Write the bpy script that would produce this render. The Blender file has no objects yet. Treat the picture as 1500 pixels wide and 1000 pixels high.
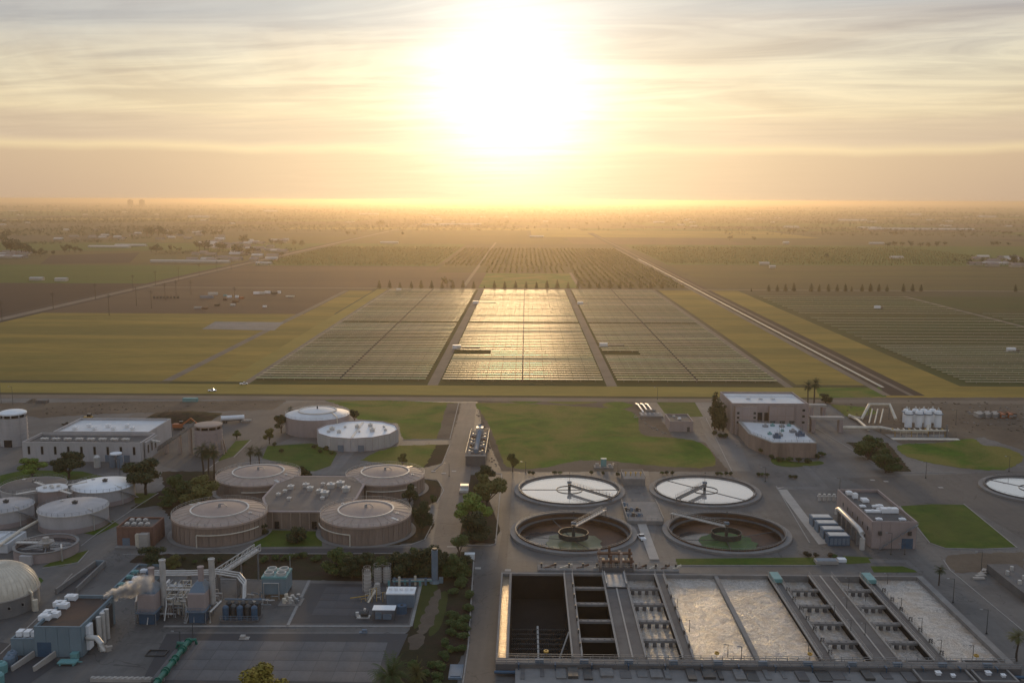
import bpy, math, random
from mathutils import Vector, Matrix
R = math.radians
rnd = random.Random(7)
scene = bpy.context.scene
COL = scene.collection
# ------------------------------------------------------------------ camera
HAZE_D = 1.0e-4
CAM_H = 110.0
FPX = 1450.0                       # focal length in photo pixels (photo 1500 wide)
cam_rot = Matrix.Rotation(R(0.79), 3, 'Z') @ Matrix.Rotation(R(90 - 8.12), 3, 'X') @ Matrix.Rotation(R(0.2), 3, 'Z')
cam_d = bpy.data.cameras.new('camera')
cam_d.sensor_width = 36.0
cam_d.lens = 36.0 * FPX / 1500.0
cam_d.clip_start = 1.0
cam_d.clip_end = 200000.0
cam_o = bpy.data.objects.new('camera', cam_d)
COL.objects.link(cam_o)
cam_o.matrix_world = Matrix.Translation((0, 0, CAM_H)) @ cam_rot.to_4x4()
scene.camera = cam_o

def ray(px, py):
    return cam_rot @ Vector(((px - 750.0) / FPX, (500.0 - py) / FPX, -1.0))
def at(px, py, z=0.0):
    """point of the place at height z that is seen at this spot of the photograph"""
    d = ray(px, py)
    t = (z - CAM_H) / d.z
    return Vector((d.x * t, d.y * t, z))
def hgt(px, pyb, pyt):
    b = at(px, pyb)
    d = ray(px, pyt)
    return CAM_H + d.z * b.y / d.y
def mpp(px, py):
    p = at(px, py)
    return (p - Vector((0, 0, CAM_H))).dot(cam_rot @ Vector((0, 0, -1))) / FPX

# ------------------------------------------------------------------ light
sun_dir = ray(752, 125).normalized()
SUN_EL = math.asin(sun_dir.z)
sun_az = math.atan2(sun_dir.x, sun_dir.y)
ld = bpy.data.lights.new('sun', 'SUN')
ld.energy = 1.1
ld.angle = R(6.0)
ld.color = (1.0, 0.67, 0.33)
lo = bpy.data.objects.new('sun', ld)
COL.objects.link(lo)
lo.location = (0, 0, 300)
lo.rotation_euler = sun_dir.to_track_quat('Z', 'Y').to_euler()

world = bpy.data.worlds.new('World')
scene.world = world
world.use_nodes = True
nt = world.node_tree
nt.nodes.clear()
N = nt.nodes.new
L = nt.links.new
def vmath(t, op, a=None, b=None, s=None):
    n = t.nodes.new('ShaderNodeVectorMath'); n.operation = op
    for i, q in enumerate((a, b)):
        if q is None: continue
        if isinstance(q, (tuple, list, Vector)): n.inputs[i].default_value = q
        else: t.links.new(q, n.inputs[i])
    if s is not None:
        if isinstance(s, (int, float)): n.inputs['Scale'].default_value = s
        else: t.links.new(s, n.inputs['Scale'])
    return n.outputs['Value'] if op in ('DOT_PRODUCT', 'LENGTH', 'DISTANCE') else n.outputs[0]
def fmath(t, op, a, b=None, c=None, clamp=False):
    n = t.nodes.new('ShaderNodeMath'); n.operation = op; n.use_clamp = clamp
    for i, q in enumerate((a, b, c)):
        if q is None: continue
        if isinstance(q, (int, float)): n.inputs[i].default_value = q
        else: t.links.new(q, n.inputs[i])
    return n.outputs[0]
def ramp(t, fac, stops, interp='LINEAR'):
    n = t.nodes.new('ShaderNodeValToRGB'); n.color_ramp.interpolation = interp
    e = n.color_ramp.elements
    while len(e) < len(stops): e.new(0.5)
    for el, (p, c) in zip(e, stops):
        el.position = p; el.color = (c[0], c[1], c[2], 1)
    t.links.new(fac, n.inputs[0])
    return n.outputs[0]
def mixc(t, fac, a, b, mode='MIX'):
    n = t.nodes.new('ShaderNodeMix'); n.data_type = 'RGBA'; n.blend_type = mode
    for i, q in ((0, fac), (6, a), (7, b)):
        if isinstance(q, (int, float)): n.inputs[i].default_value = q
        elif isinstance(q, (tuple, list)): n.inputs[i].default_value = (q[0], q[1], q[2], 1)
        else: t.links.new(q, n.inputs[i])
    return n.outputs[2]
def noise(t, vec, scale, detail=4, rough=0.5, dist=0.0, col=False):
    n = t.nodes.new('ShaderNodeTexNoise')
    n.inputs['Scale'].default_value = scale; n.inputs['Detail'].default_value = detail
    n.inputs['Roughness'].default_value = rough; n.inputs['Distortion'].default_value = dist
    t.links.new(vec, n.inputs['Vector'])
    return n.outputs['Color' if col else 'Fac']
def combine(t, x, y, z):
    n = t.nodes.new('ShaderNodeCombineXYZ')
    for i, q in enumerate((x, y, z)):
        if isinstance(q, (int, float)): n.inputs[i].default_value = q
        else: t.links.new(q, n.inputs[i])
    return n.outputs[0]

tc = N('ShaderNodeTexCoord').outputs['Generated']
dirn = vmath(nt, 'NORMALIZE', tc)
sep = N('ShaderNodeSeparateXYZ'); L(dirn, sep.inputs[0])
dx, dy, dz = sep.outputs
sdot = fmath(nt, 'MAXIMUM', vmath(nt, 'DOT_PRODUCT', dirn, tuple(sun_dir)), 0.0)
sraw = vmath(nt, 'DOT_PRODUCT', dirn, tuple(sun_dir))
# perspective of a flat cloud deck, so streaks flatten towards the horizon
zz = fmath(nt, 'ADD', fmath(nt, 'MAXIMUM', dz, 0.0), 0.05)
u = fmath(nt, 'DIVIDE', dx, zz); v = fmath(nt, 'DIVIDE', dy, zz)
v2 = fmath(nt, 'ADD', v, fmath(nt, 'MULTIPLY', u, 0.16))
cv = combine(nt, fmath(nt, 'MULTIPLY', u, 0.22), fmath(nt, 'MULTIPLY', v2, 0.6), 0.0)
c1 = noise(nt, cv, 2.6, 8, 0.62, 1.1)
c2 = noise(nt, combine(nt, fmath(nt, 'MULTIPLY', u, 0.10), fmath(nt, 'MULTIPLY', v2, 0.30), 3.7), 1.3, 3, 0.5, 0.4)
wob = fmath(nt, 'MULTIPLY', fmath(nt, 'SUBTRACT', noise(nt, combine(nt, fmath(nt, 'MULTIPLY', dx, 3.0), 0.0, 0.0), 1.5, 3), 0.5), 0.018)
el = fmath(nt, 'MULTIPLY', fmath(nt, 'ADD', dz, fmath(nt, 'MULTIPLY', wob, fmath(nt, 'GREATER_THAN', dz, 0.0))), 2.0, clamp=True)
base = ramp(nt, el, [(0.0, (.46, .33, .235)), (0.085, (.54, .40, .27)), (0.098, (.70, .55, .34)), (0.112, (.56, .44, .32)),
                     (0.15, (.60, .48, .34)), (0.165, (.72, .60, .40)), (0.24, (.69, .62, .46)), (0.34, (.54, .52, .48)),
                     (0.52, (.46, .50, .55)), (1.0, (.36, .43, .53))])
# streaks of thinner and thicker cloud: cream where thin, mauve grey where thick, blue gaps
hi = fmath(nt, 'MULTIPLY', fmath(nt, 'SUBTRACT', dz, 0.045), 14.0, clamp=True)
dark = ramp(nt, c1, [(0.44, (0, 0, 0)), (0.60, (1, 1, 1))])
base = mixc(nt, fmath(nt, 'MULTIPLY', fmath(nt, 'MULTIPLY', dark, hi), 0.55), base, mixc(nt, 1.0, base, (.64, .63, .70), 'MULTIPLY'))
lightm = ramp(nt, c1, [(0.30, (1, 1, 1)), (0.46, (0, 0, 0))])
base = mixc(nt, fmath(nt, 'MULTIPLY', fmath(nt, 'MULTIPLY', lightm, hi), 0.5), base, mixc(nt, 1.0, base, (1.22, 1.18, 1.10), 'MULTIPLY'))
c3 = noise(nt, combine(nt, fmath(nt, 'MULTIPLY', u, 0.35), fmath(nt, 'MULTIPLY', v2, 0.22), 9.1), 1.1, 5, 0.6, 1.2)
big = ramp(nt, c3, [(0.46, (0, 0, 0)), (0.64, (1, 1, 1))])
base = mixc(nt, fmath(nt, 'MULTIPLY', fmath(nt, 'MULTIPLY', big, hi), 0.55), base, mixc(nt, 1.0, base, (.74, .68, .68), 'MULTIPLY'))
gap = ramp(nt, c2, [(0.50, (0, 0, 0)), (0.66, (1, 1, 1))])
gapf = fmath(nt, 'MULTIPLY', gap, fmath(nt, 'MULTIPLY', fmath(nt, 'SUBTRACT', dz, 0.10), 9.0, clamp=True))
base = mixc(nt, fmath(nt, 'MULTIPLY', gapf, 0.7), base, (.34, .41, .47))
sky = N('ShaderNodeTexSky'); sky.sky_type = 'NISHITA'; sky.sun_disc = False
sky.sun_elevation = SUN_EL; sky.sun_rotation = sun_az
sky.dust_density = 2.0
nis = vmath(nt, 'SCALE', sky.outputs[0], s=0.002)
# away from the sun the deck is dimmer and cooler
away = fmath(nt, 'ADD', fmath(nt, 'MULTIPLY', sraw, 0.5), 0.5)
base = mixc(nt, away, mixc(nt, 1.0, base, (.92, .95, 1.02), 'MULTIPLY'), base)
mod = fmath(nt, 'ADD', fmath(nt, 'MULTIPLY', fmath(nt, 'SUBTRACT', 1.0, c1), 1.1), 0.45)
g1 = fmath(nt, 'MULTIPLY', mod, fmath(nt, 'POWER', sdot, 330.0)); g2 = fmath(nt, 'MULTIPLY', mod, fmath(nt, 'POWER', sdot, 38.0)); g3 = fmath(nt, 'POWER', sdot, 16.0)
tot = vmath(nt, 'ADD', vmath(nt, 'SCALE', base, s=0.95), nis)
tot = vmath(nt, 'ADD', tot, vmath(nt, 'SCALE', (1.0, .95, .86), s=fmath(nt, 'MULTIPLY', g1, 0.8)))
tot = vmath(nt, 'ADD', tot, vmath(nt, 'SCALE', (1.0, .87, .66), s=fmath(nt, 'MULTIPLY', g2, 0.20)))
lowg = fmath(nt, 'MULTIPLY', g3, fmath(nt, 'POWER', 2.718, fmath(nt, 'MULTIPLY', fmath(nt, 'MAXIMUM', dz, 0.0), -14.0)))
tot = vmath(nt, 'ADD', tot, vmath(nt, 'SCALE', (1.0, .70, .30), s=fmath(nt, 'MULTIPLY', lowg, 0.26)))
tot = vmath(nt, 'ADD', tot, vmath(nt, 'SCALE', (1.0, .80, .42), s=fmath(nt, 'MULTIPLY', g3, 0.13)))
bg = N('ShaderNodeBackground'); bg.inputs['Strength'].default_value = 1.0
L(tot, bg.inputs['Color'])
wo = N('ShaderNodeOutputWorld'); L(bg.outputs[0], wo.inputs['Surface'])

scene.view_settings.view_transform = 'Standard'
scene.view_settings.look = 'None'
scene.view_settings.exposure = 0.2
scene.view_settings.gamma = 1.0
scene.view_settings.use_curve_mapping = False
scene.cycles.volume_bounces = 1
scene.cycles.max_bounces = 6
scene.cycles.transparent_max_bounces = 6

# ------------------------------------------------------------------ materials
def pmat(name, a, b=None, scale=0.3, rough=0.85, stretch=(1, 1, 1), bump=0.0, bscale=None, c=None, cscale=0.03, camt=0.6,
         metallic=0.0, ior=1.45, fine=0.12, world=False, detail=6, rnd_amt=0.0, crack=False):
    m = bpy.data.materials.new(name); m.use_nodes = True
    t = m.node_tree; bs = t.nodes['Principled BSDF']
    if b is None: b = tuple(x * 0.8 for x in a)
    if world: vec = t.nodes.new('ShaderNodeNewGeometry').outputs['Position']
    else: vec = t.nodes.new('ShaderNodeTexCoord').outputs['Object']
    sv = vmath(t, 'MULTIPLY', vec, stretch)
    n1 = noise(t, sv, scale, detail, 0.6, 0.3)
    col = mixc(t, ramp(t, n1, [(0.32, (0, 0, 0)), (0.68, (1, 1, 1))]), a, b)
    if c is not None:
        n2 = noise(t, sv, cscale, 5, 0.6, 0.6)
        f = ramp(t, n2, [(0.42, (0, 0, 0)), (0.6, (1, 1, 1))])
        col = mixc(t, fmath(t, 'MULTIPLY', f, camt), col, c)
    n3 = noise(t, sv, scale * 9, 4, 0.7)
    k = fmath(t, 'ADD', fmath(t, 'MULTIPLY', n3, 2 * fine), 1 - fine)
    col = vmath(t, 'SCALE', col, s=k)
    if crack:
        nc = noise(t, vec, .035, 4, .6, 1.2); nd = fmath(t, 'ABSOLUTE', fmath(t, 'SUBTRACT', nc, .5))
        ln = fmath(t, 'LESS_THAN', nd, .0035); col = vmath(t, 'SCALE', col, s=fmath(t, 'SUBTRACT', 1.0, fmath(t, 'MULTIPLY', ln, .4)))
        ns = noise(t, vmath(t, 'MULTIPLY', vec, (1.3, .06, 1)), .5, 4, .6); col = vmath(t, 'SCALE', col, s=fmath(t, 'ADD', fmath(t, 'MULTIPLY', ns, .5), .75))
    if rnd_amt:
        oi = t.nodes.new('ShaderNodeObjectInfo').outputs['Random']
        col = vmath(t, 'SCALE', col, s=fmath(t, 'ADD', fmath(t, 'MULTIPLY', oi, 2 * rnd_amt), 1 - rnd_amt))
    t.links.new(col, bs.inputs['Base Color'])
    bs.inputs['Roughness'].default_value = rough
    bs.inputs['Metallic'].default_value = metallic
    if rough >= .85 and world: bs.inputs['Specular IOR Level'].default_value = .12
    bs.inputs['IOR'].default_value = ior
    if bump:
        bn = t.nodes.new('ShaderNodeBump'); bn.inputs['Strength'].default_value = 1.0; bn.inputs['Distance'].default_value = bump
        t.links.new(noise(t, sv, bscale or scale * 4, 5, 0.65), bn.inputs['Height'])
        t.links.new(bn.outputs[0], bs.inputs['Normal'])
    return m
MT = {}
def M_(k, *a, **kw): MT[k] = pmat(k, *a, **kw)
# setting
M_('asphalt', (.098, .092, .088), (.058, .055, .053), scale=.08, c=(.16, .145, .13), cscale=.02, rough=.7, fine=.2, world=True, crack=True)
M_('old_asphalt', (.075, .066, .060), (.055, .05, .048), scale=.05, c=(.115, .095, .078), cscale=.02, rough=.72, fine=.22, world=True, crack=True)
M_('concrete_pave', (.14, .13, .12), (.09, .085, .08), scale=.12, c=(.165, .155, .15), cscale=.02, rough=.7, fine=.18, world=True, crack=True)
M_('warm_road', (.17, .135, .11), (.125, .10, .085), scale=.09, c=(.10, .085, .075), cscale=.03, rough=.78, fine=.2, world=True, crack=True)
M_('dark_patch', (.05, .047, .05), (.04, .038, .04), scale=.1, rough=.7, world=True)
M_('slab_concrete', (.135, .128, .128), (.10, .096, .098), scale=.15, c=(.07, .066, .066), cscale=.05, rough=.75, fine=.18, rnd_amt=.10)
M_('slab_asphalt', (.088, .084, .088), (.066, .064, .068), scale=.15, c=(.05, .048, .05), cscale=.05, rough=.75, fine=.18, rnd_amt=.12)
M_('kerb', (.30, .28, .26), (.22, .21, .20), scale=.5, rough=.8, world=True)
M_('paint_line', (.45, .42, .38), (.35, .33, .30), scale=1., rough=.7, world=True)
M_('dirt', (.125, .095, .072), (.085, .066, .052), scale=.06, c=(.17, .135, .10), cscale=.02, rough=.95, fine=.25, world=True, bump=.2)
M_('bed_soil', (.052, .034, .024), (.034, .024, .018), scale=.25, c=(.03, .035, .015), cscale=.1, rough=1, fine=.3, world=True, bump=.15)
M_('dark_soil', (.050, .032, .028), (.038, .025, .022), scale=.02, rough=1, fine=.2, stretch=(1, 3, 1), world=True)
M_('lawn', (.070, .115, .014), (.036, .070, .010), scale=.22, c=(.095, .10, .024), cscale=.05, rough=.9, fine=.25, world=True, bump=.1)
M_('rough_grass', (.085, .145, .013), (.045, .09, .009), scale=.09, c=(.17, .14, .035), cscale=.03, camt=.85, rough=.95, fine=.4, world=True, bump=.15)
M_('meadow', (.32, .205, .045), (.20, .15, .034), scale=.02, stretch=(.35, 1.8, 1), c=(.13, .105, .026), cscale=.009, camt=.7, rough=.95, fine=.42, world=True)
M_('dry_strip', (.30, .21, .05), (.20, .155, .036), scale=.03, stretch=(.3, 1, 1), c=(.24, .19, .05), cscale=.02, rough=.95, fine=.22, world=True)
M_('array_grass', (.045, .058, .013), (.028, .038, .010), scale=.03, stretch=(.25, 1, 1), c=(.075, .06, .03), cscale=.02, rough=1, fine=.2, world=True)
M_('crop_green', (.055, .072, .020), (.035, .048, .015), scale=.015, stretch=(.3, 1.4, 1), c=(.07, .06, .024), cscale=.006, rough=1, fine=.25, world=True)
M_('field_green', (.065, .11, .018), (.045, .08, .014), scale=.01, stretch=(.3, 1.4, 1), c=(.07, .085, .02), cscale=.005, rough=1, fine=.2, world=True)
M_('field_brown', (.105, .066, .046), (.08, .053, .038), scale=.01, stretch=(.3, 1.5, 1), c=(.12, .08, .052), cscale=.004, rough=1, fine=.15, world=True)
M_('field_olive', (.105, .092, .030), (.065, .060, .022), scale=.012, stretch=(.3, 1.5, 1), c=(.08, .062, .03), cscale=.004, rough=1, fine=.2, world=True)
M_('plain', (.09, .078, .034), (.042, .045, .022), scale=.0032, stretch=(.5, 1.2, 1), c=(.10, .07, .05), cscale=.0012, rough=1, fine=.25, world=True)
M_('track', (.20, .16, .12), (.15, .12, .095), scale=.05, rough=.9, fine=.15, world=True)
M_('canal_bank', (.060, .042, .035), (.045, .034, .03), scale=.1, rough=1, world=True)
M_('foliage_mid', (.075, .110, .022), (.035, .062, .014), scale=.35, rough=.8, fine=.35, rnd_amt=.15)
M_('foliage_bright', (.17, .23, .028), (.08, .13, .018), scale=.4, rough=.8, fine=.35, rnd_amt=.1)
M_('foliage_dark', (.045, .060, .018), (.020, .032, .011), scale=.35, rough=.85, fine=.35, rnd_amt=.15)
M_('foliage_olive', (.15, .14, .032), (.075, .08, .02), scale=.4, rough=.85, fine=.35, rnd_amt=.15)
M_('foliage_yellow', (.30, .22, .025), (.15, .13, .02), scale=.8, rough=.8, fine=.3)
M_('foliage_rust', (.065, .045, .022), (.04, .032, .018), scale=.8, rough=.85, fine=.3)
M_('bark', (.075, .055, .04), (.05, .038, .028), scale=2, rough=.95)
# built
M_('pink_wall', (.31, .225, .175), (.24, .175, .14), scale=.35, stretch=(1, 1, .2), rough=.85, c=(.16, .115, .09), cscale=.15, camt=.7, rnd_amt=.09)
M_('pink_roof', (.40, .30, .235), (.30, .225, .18), scale=.25, rough=.7, c=(.38, .28, .24), cscale=.08, camt=.5)
M_('pink_roof_inner', (.36, .27, .225), (.31, .23, .19), scale=.25, rough=.7)
M_('brick_red', (.20, .105, .075), (.155, .085, .065), scale=.6, rough=.9, rnd_amt=.1)
M_('mauve_wall', (.35, .28, .26), (.30, .24, .225), scale=.35, rough=.85, stretch=(1, 1, .3), rnd_amt=.05)
M_('white_wall', (.46, .43, .42), (.40, .375, .365), scale=.3, stretch=(1, 1, .25), rough=.75, c=(.30, .28, .27), cscale=.15, camt=.35, rnd_amt=.04)
M_('white_roof', (.66, .66, .66), (.56, .57, .58), scale=.25, rough=.45, c=(.48, .48, .48), cscale=.1, camt=.4)
M_('bright_white', (.78, .78, .78), (.70, .71, .72), scale=.5, rough=.4)
M_('dark_roof', (.085, .078, .075), (.062, .058, .058), scale=.2, rough=.75, c=(.12, .11, .10), cscale=.08)
M_('gravel_roof', (.15, .125, .11), (.11, .095, .085), scale=.2, rough=.85, c=(.19, .16, .14), cscale=.1)
M_('concrete', (.25, .235, .22), (.19, .18, .17), scale=.3, rough=.85, c=(.14, .13, .125), cscale=.1, camt=.5)
M_('dark_concrete', (.12, .112, .108), (.085, .08, .08), scale=.3, rough=.85, c=(.16, .15, .14), cscale=.08, camt=.5)
M_('light_concrete', (.40, .36, .32), (.32, .29, .26), scale=.3, rough=.8)
M_('stained_concrete', (.16, .078, .040), (.085, .046, .030), scale=.1, rough=.6, c=(.03, .022, .02), cscale=.06, camt=.8)
M_('steel', (.33, .34, .35), (.24, .245, .25), scale=.8, rough=.45, metallic=.6)
M_('bridge_steel', (.17, .165, .16), (.12, .118, .115), scale=.8, rough=.6)
M_('dark_steel', (.09, .088, .085), (.06, .06, .06), scale=.8, rough=.5, metallic=.4)
M_('galv_pipe', (.60, .57, .53), (.46, .44, .41), scale=.5, rough=.4, metallic=.3)
M_('cream_pipe', (.68, .60, .48), (.50, .44, .35), scale=.5, rough=.5)
M_('pipe_green', (.02, .16, .11), (.018, .11, .08), scale=.6, rough=.4)
M_('teal_paint', (.16, .33, .32), (.12, .27, .27), scale=.5, rough=.5)
M_('blue_paint', (.05, .105, .17), (.04, .08, .13), scale=.5, rough=.5)
M_('slate_blue', (.15, .20, .25), (.115, .155, .20), scale=.3, rough=.7, rnd_amt=.05)
M_('slate_wall', (.18, .235, .265), (.14, .19, .22), scale=.3, rough=.75, stretch=(1, 1, .3), rnd_amt=.05)
M_('brown_roof', (.055, .042, .034), (.042, .034, .03), scale=.2, rough=.8, c=(.10, .05, .03), cscale=.12)
M_('glass_dark', (.018, .02, .024), (.012, .013, .016), scale=1, rough=.12)
M_('yellow_paint', (.50, .30, .05), (.40, .24, .04), scale=.6, rough=.5)
M_('orange_paint', (.42, .12, .04), (.32, .10, .04), scale=.6, rough=.6)
M_('rubber', (.02, .02, .02), rough=.8)
M_('rust', (.17, .09, .055), (.11, .06, .04), scale=.8, rough=.9)
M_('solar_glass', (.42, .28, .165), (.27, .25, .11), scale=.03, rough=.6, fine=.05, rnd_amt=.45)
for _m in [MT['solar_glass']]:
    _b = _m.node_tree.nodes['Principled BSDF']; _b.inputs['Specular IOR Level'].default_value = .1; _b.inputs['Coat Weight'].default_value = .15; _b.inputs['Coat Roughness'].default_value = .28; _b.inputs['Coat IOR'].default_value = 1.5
M_('house_wall', (.36, .31, .26), (.30, .26, .22), scale=.1, rough=.8, rnd_amt=.25)
M_('house_roof', (.22, .17, .15), (.16, .13, .12), scale=.1, rough=.8, rnd_amt=.3)
M_('shed_roof', (.45, .42, .38), (.36, .34, .31), scale=.1, rough=.4, rnd_amt=.1)
M_('still_water', (.74, .72, .69), (.68, .66, .63), scale=.05, rough=.05, metallic=.72, fine=.02)
M_('canal_water', (.10, .09, .07), rough=.18, ior=1.33, fine=.02, world=True)
M_('sludge', (.17, .175, .08), (.12, .125, .06), scale=.3, rough=.35, c=(.09, .10, .04), cscale=.15)
M_('dark_water', (.075, .068, .072), (.05, .046, .05), scale=.1, rough=.1, c=(.05, .05, .05), cscale=.06)
M_('gold_lit_water', (.36, .27, .18), (.20, .15, .10), scale=.8, rough=.3, metallic=.45, bump=.25, bscale=1.5)  # rippled water, its golden sunlit glitter tinted into the base colour
M_('drive_black', (.03, .028, .025), rough=.95)
M_('near_black', (.022, .019, .018), (.013, .012, .012), scale=.2, rough=.9)  # near-black for the stained basin floor, cell walls and linings
MT['near_black'].node_tree.nodes['Principled BSDF'].inputs['Specular IOR Level'].default_value = .15
M_('algae', (.06, .13, .02), (.035, .08, .016), scale=.5, rough=.6)

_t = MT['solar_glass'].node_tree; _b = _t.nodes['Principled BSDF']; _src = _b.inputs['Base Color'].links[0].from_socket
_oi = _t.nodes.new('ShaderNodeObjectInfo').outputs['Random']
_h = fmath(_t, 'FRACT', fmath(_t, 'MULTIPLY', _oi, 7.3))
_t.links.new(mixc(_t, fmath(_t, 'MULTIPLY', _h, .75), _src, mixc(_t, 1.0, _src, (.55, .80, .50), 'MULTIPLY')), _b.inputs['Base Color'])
def foam_mat():
    m = bpy.data.materials.new('foam_water'); m.use_nodes = True
    t = m.node_tree; bs = t.nodes['Principled BSDF']
    vec = t.nodes.new('ShaderNodeNewGeometry').outputs['Position']
    n1 = noise(t, vec, .28, 6, .72, 4.0); n2 = noise(t, vec, .09, 5, .65, 2.2); n3 = noise(t, vec, .7, 5, .75, 5.0)
    col = mixc(t, ramp(t, n1, [(.38, (0, 0, 0)), (.58, (1, 1, 1))]), (.13, .105, .085), (.46, .40, .34))
    col = mixc(t, fmath(t, 'MULTIPLY', ramp(t, n3, [(.48, (0, 0, 0)), (.62, (1, 1, 1))]), .8), col, (.72, .67, .61))
    col = mixc(t, fmath(t, 'MULTIPLY', ramp(t, n2, [(.47, (0, 0, 0)), (.58, (1, 1, 1))]), .6), col, (.34, .24, .15))
    t.links.new(col, bs.inputs['Base Color'])
    bs.inputs['Roughness'].default_value = .28; bs.inputs['IOR'].default_value = 1.7
    bn = t.nodes.new('ShaderNodeBump'); bn.inputs['Strength'].default_value = .8; bn.inputs['Distance'].default_value = .25
    t.links.new(fmath(t, 'ADD', n1, fmath(t, 'MULTIPLY', n3, .5)), bn.inputs['Height']); t.links.new(bn.outputs[0], bs.inputs['Normal'])
    MT['foam_water'] = m
foam_mat()

# ------------------------------------------------------------------ mesh builder
class MB:
    def __init__(s): s.v = []; s.f = []; s.mi = []; s.cur = 0
    def add(s, vs, fs):
        o = len(s.v); s.v += [tuple(p) for p in vs]
        for f in fs: s.f.append(tuple(i + o for i in f)); s.mi.append(s.cur)
        return s
    def box(s, x0, x1, y0, y1, z0, z1):
        return s.add([(x0, y0, z0), (x1, y0, z0), (x1, y1, z0), (x0, y1, z0), (x0, y0, z1), (x1, y0, z1), (x1, y1, z1), (x0, y1, z1)],
                     [(0, 3, 2, 1), (4, 5, 6, 7), (0, 1, 5, 4), (1, 2, 6, 5), (2, 3, 7, 6), (3, 0, 4, 7)])
    def cbox(s, cx, cy, z0, sx, sy, sz, a=0.0):
        c, q = math.cos(a), math.sin(a)
        P = [(-sx / 2, -sy / 2), (sx / 2, -sy / 2), (sx / 2, sy / 2), (-sx / 2, sy / 2)]
        P = [(cx + x * c - y * q, cy + x * q + y * c) for x, y in P]
        return s.add([(x, y, z0) for x, y in P] + [(x, y, z0 + sz) for x, y in P],
                     [(0, 3, 2, 1), (4, 5, 6, 7), (0, 1, 5, 4), (1, 2, 6, 5), (2, 3, 7, 6), (3, 0, 4, 7)])
    def cyl(s, cx, cy, z0, z1, r0, r1=None, n=24, cap=True, a0=0.0):
        if r1 is None: r1 = r0
        A = [a0 + 2 * math.pi * i / n for i in range(n)]
        vs = [(cx + r0 * math.cos(a), cy + r0 * math.sin(a), z0) for a in A] + [(cx + r1 * math.cos(a), cy + r1 * math.sin(a), z1) for a in A]
        fs = [(i, (i + 1) % n, n + (i + 1) % n, n + i) for i in range(n)]
        if cap: fs += [tuple(range(n - 1, -1, -1)), tuple(range(n, 2 * n))]
        return s.add(vs, fs)
    def ring(s, cx, cy, z0, z1, ri, ro, n=64, a0=0.0, a1=2 * math.pi):
        full = abs(a1 - a0 - 2 * math.pi) < 1e-6
        k = n if full else n + 1
        A = [a0 + (a1 - a0) * i / n for i in range(k)]
        vs = []
        for a in A:
            c, q = math.cos(a), math.sin(a)
            vs += [(cx + ri * c, cy + ri * q, z0), (cx + ro * c, cy + ro * q, z0), (cx + ro * c, cy + ro * q, z1), (cx + ri * c, cy + ri * q, z1)]
        fs = []
        for i in range(n):
            a, b = 4 * i, 4 * ((i + 1) % k)
            for j in range(4): fs.append((a + j, b + j, b + (j + 1) % 4, a + (j + 1) % 4))
        if not full: fs += [(0, 1, 2, 3), tuple(4 * n + j for j in (3, 2, 1, 0))]
        return s.add(vs, fs)
    def revolve(s, cx, cy, prof, n=48):
        vs = []; fs = []
        for r, z in prof:
            for i in range(n):
                a = 2 * math.pi * i / n
                vs.append((cx + r * math.cos(a), cy + r * math.sin(a), z))
        for j in range(len(prof) - 1):
            for i in range(n):
                fs.append((j * n + i, j * n + (i + 1) % n, (j + 1) * n + (i + 1) % n, (j + 1) * n + i))
        return s.add(vs, fs)
    def beam(s, p, q, w, h=None):
        h = h or w
        p = Vector(p); q = Vector(q); d = (q - p).normalized()
        up = Vector((0, 0, 1)) if abs(d.z) < .95 else Vector((0, 1, 0))
        x = d.cross(up).normalized() * (w / 2); y = x.cross(d).normalized() * (h / 2)
        return s.add([p - x - y, p + x - y, p + x + y, p - x + y, q - x - y, q + x - y, q + x + y, q - x + y],
                     [(0, 1, 2, 3), (7, 6, 5, 4), (0, 4, 5, 1), (1, 5, 6, 2), (2, 6, 7, 3), (3, 7, 4, 0)])
    def tube(s, pts, r, n=8, r1=None):
        pts = [Vector(p) for p in pts]; rings = []
        for i, p in enumerate(pts):
            d = ((pts[min(i + 1, len(pts) - 1)] - pts[max(i - 1, 0)])).normalized()
            up = Vector((0, 0, 1)) if abs(d.z) < .9 else Vector((0.3, 1, 0)).normalized()
            x = d.cross(up).normalized(); y = x.cross(d).normalized()
            rr = r if r1 is None else r + (r1 - r) * i / (len(pts) - 1)
            rings.append([p + (x * math.cos(2 * math.pi * k / n) + y * math.sin(2 * math.pi * k / n)) * rr for k in range(n)])
        vs = [v for g in rings for v in g]; fs = []
        for i in range(len(pts) - 1):
            for k in range(n): fs.append((i * n + k, i * n + (k + 1) % n, (i + 1) * n + (k + 1) % n, (i + 1) * n + k))
        fs += [tuple(range(n - 1, -1, -1)), tuple((len(pts) - 1) * n + k for k in range(n))]
        return s.add(vs, fs)
    def poly(s, pts, z0, z1=None):
        n = len(pts)
        if z1 is None: return s.add([(p[0], p[1], z0) for p in pts], [tuple(range(n))])
        return s.add([(p[0], p[1], z0) for p in pts] + [(p[0], p[1], z1) for p in pts],
                     [tuple(range(n - 1, -1, -1)), tuple(range(n, 2 * n))] + [(i, (i + 1) % n, n + (i + 1) % n, n + i) for i in range(n)])
    def rail(s, pts, h=1.1, step=2.5, r=.05):
        """guard rail along a line of points: posts and two rails"""
        for p, q in zip(pts[:-1], pts[1:]):
            p = Vector(p); q = Vector(q); n = max(1, int((q - p).length / step))
            for i in range(n + 1):
                a = p.lerp(q, i / n); s.beam(a, a + Vector((0, 0, h)), 2 * r)
            for k in (.55, 1.0):
                s.beam(p + Vector((0, 0, h * k)), q + Vector((0, 0, h * k)), 1.6 * r)
        return s

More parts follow.
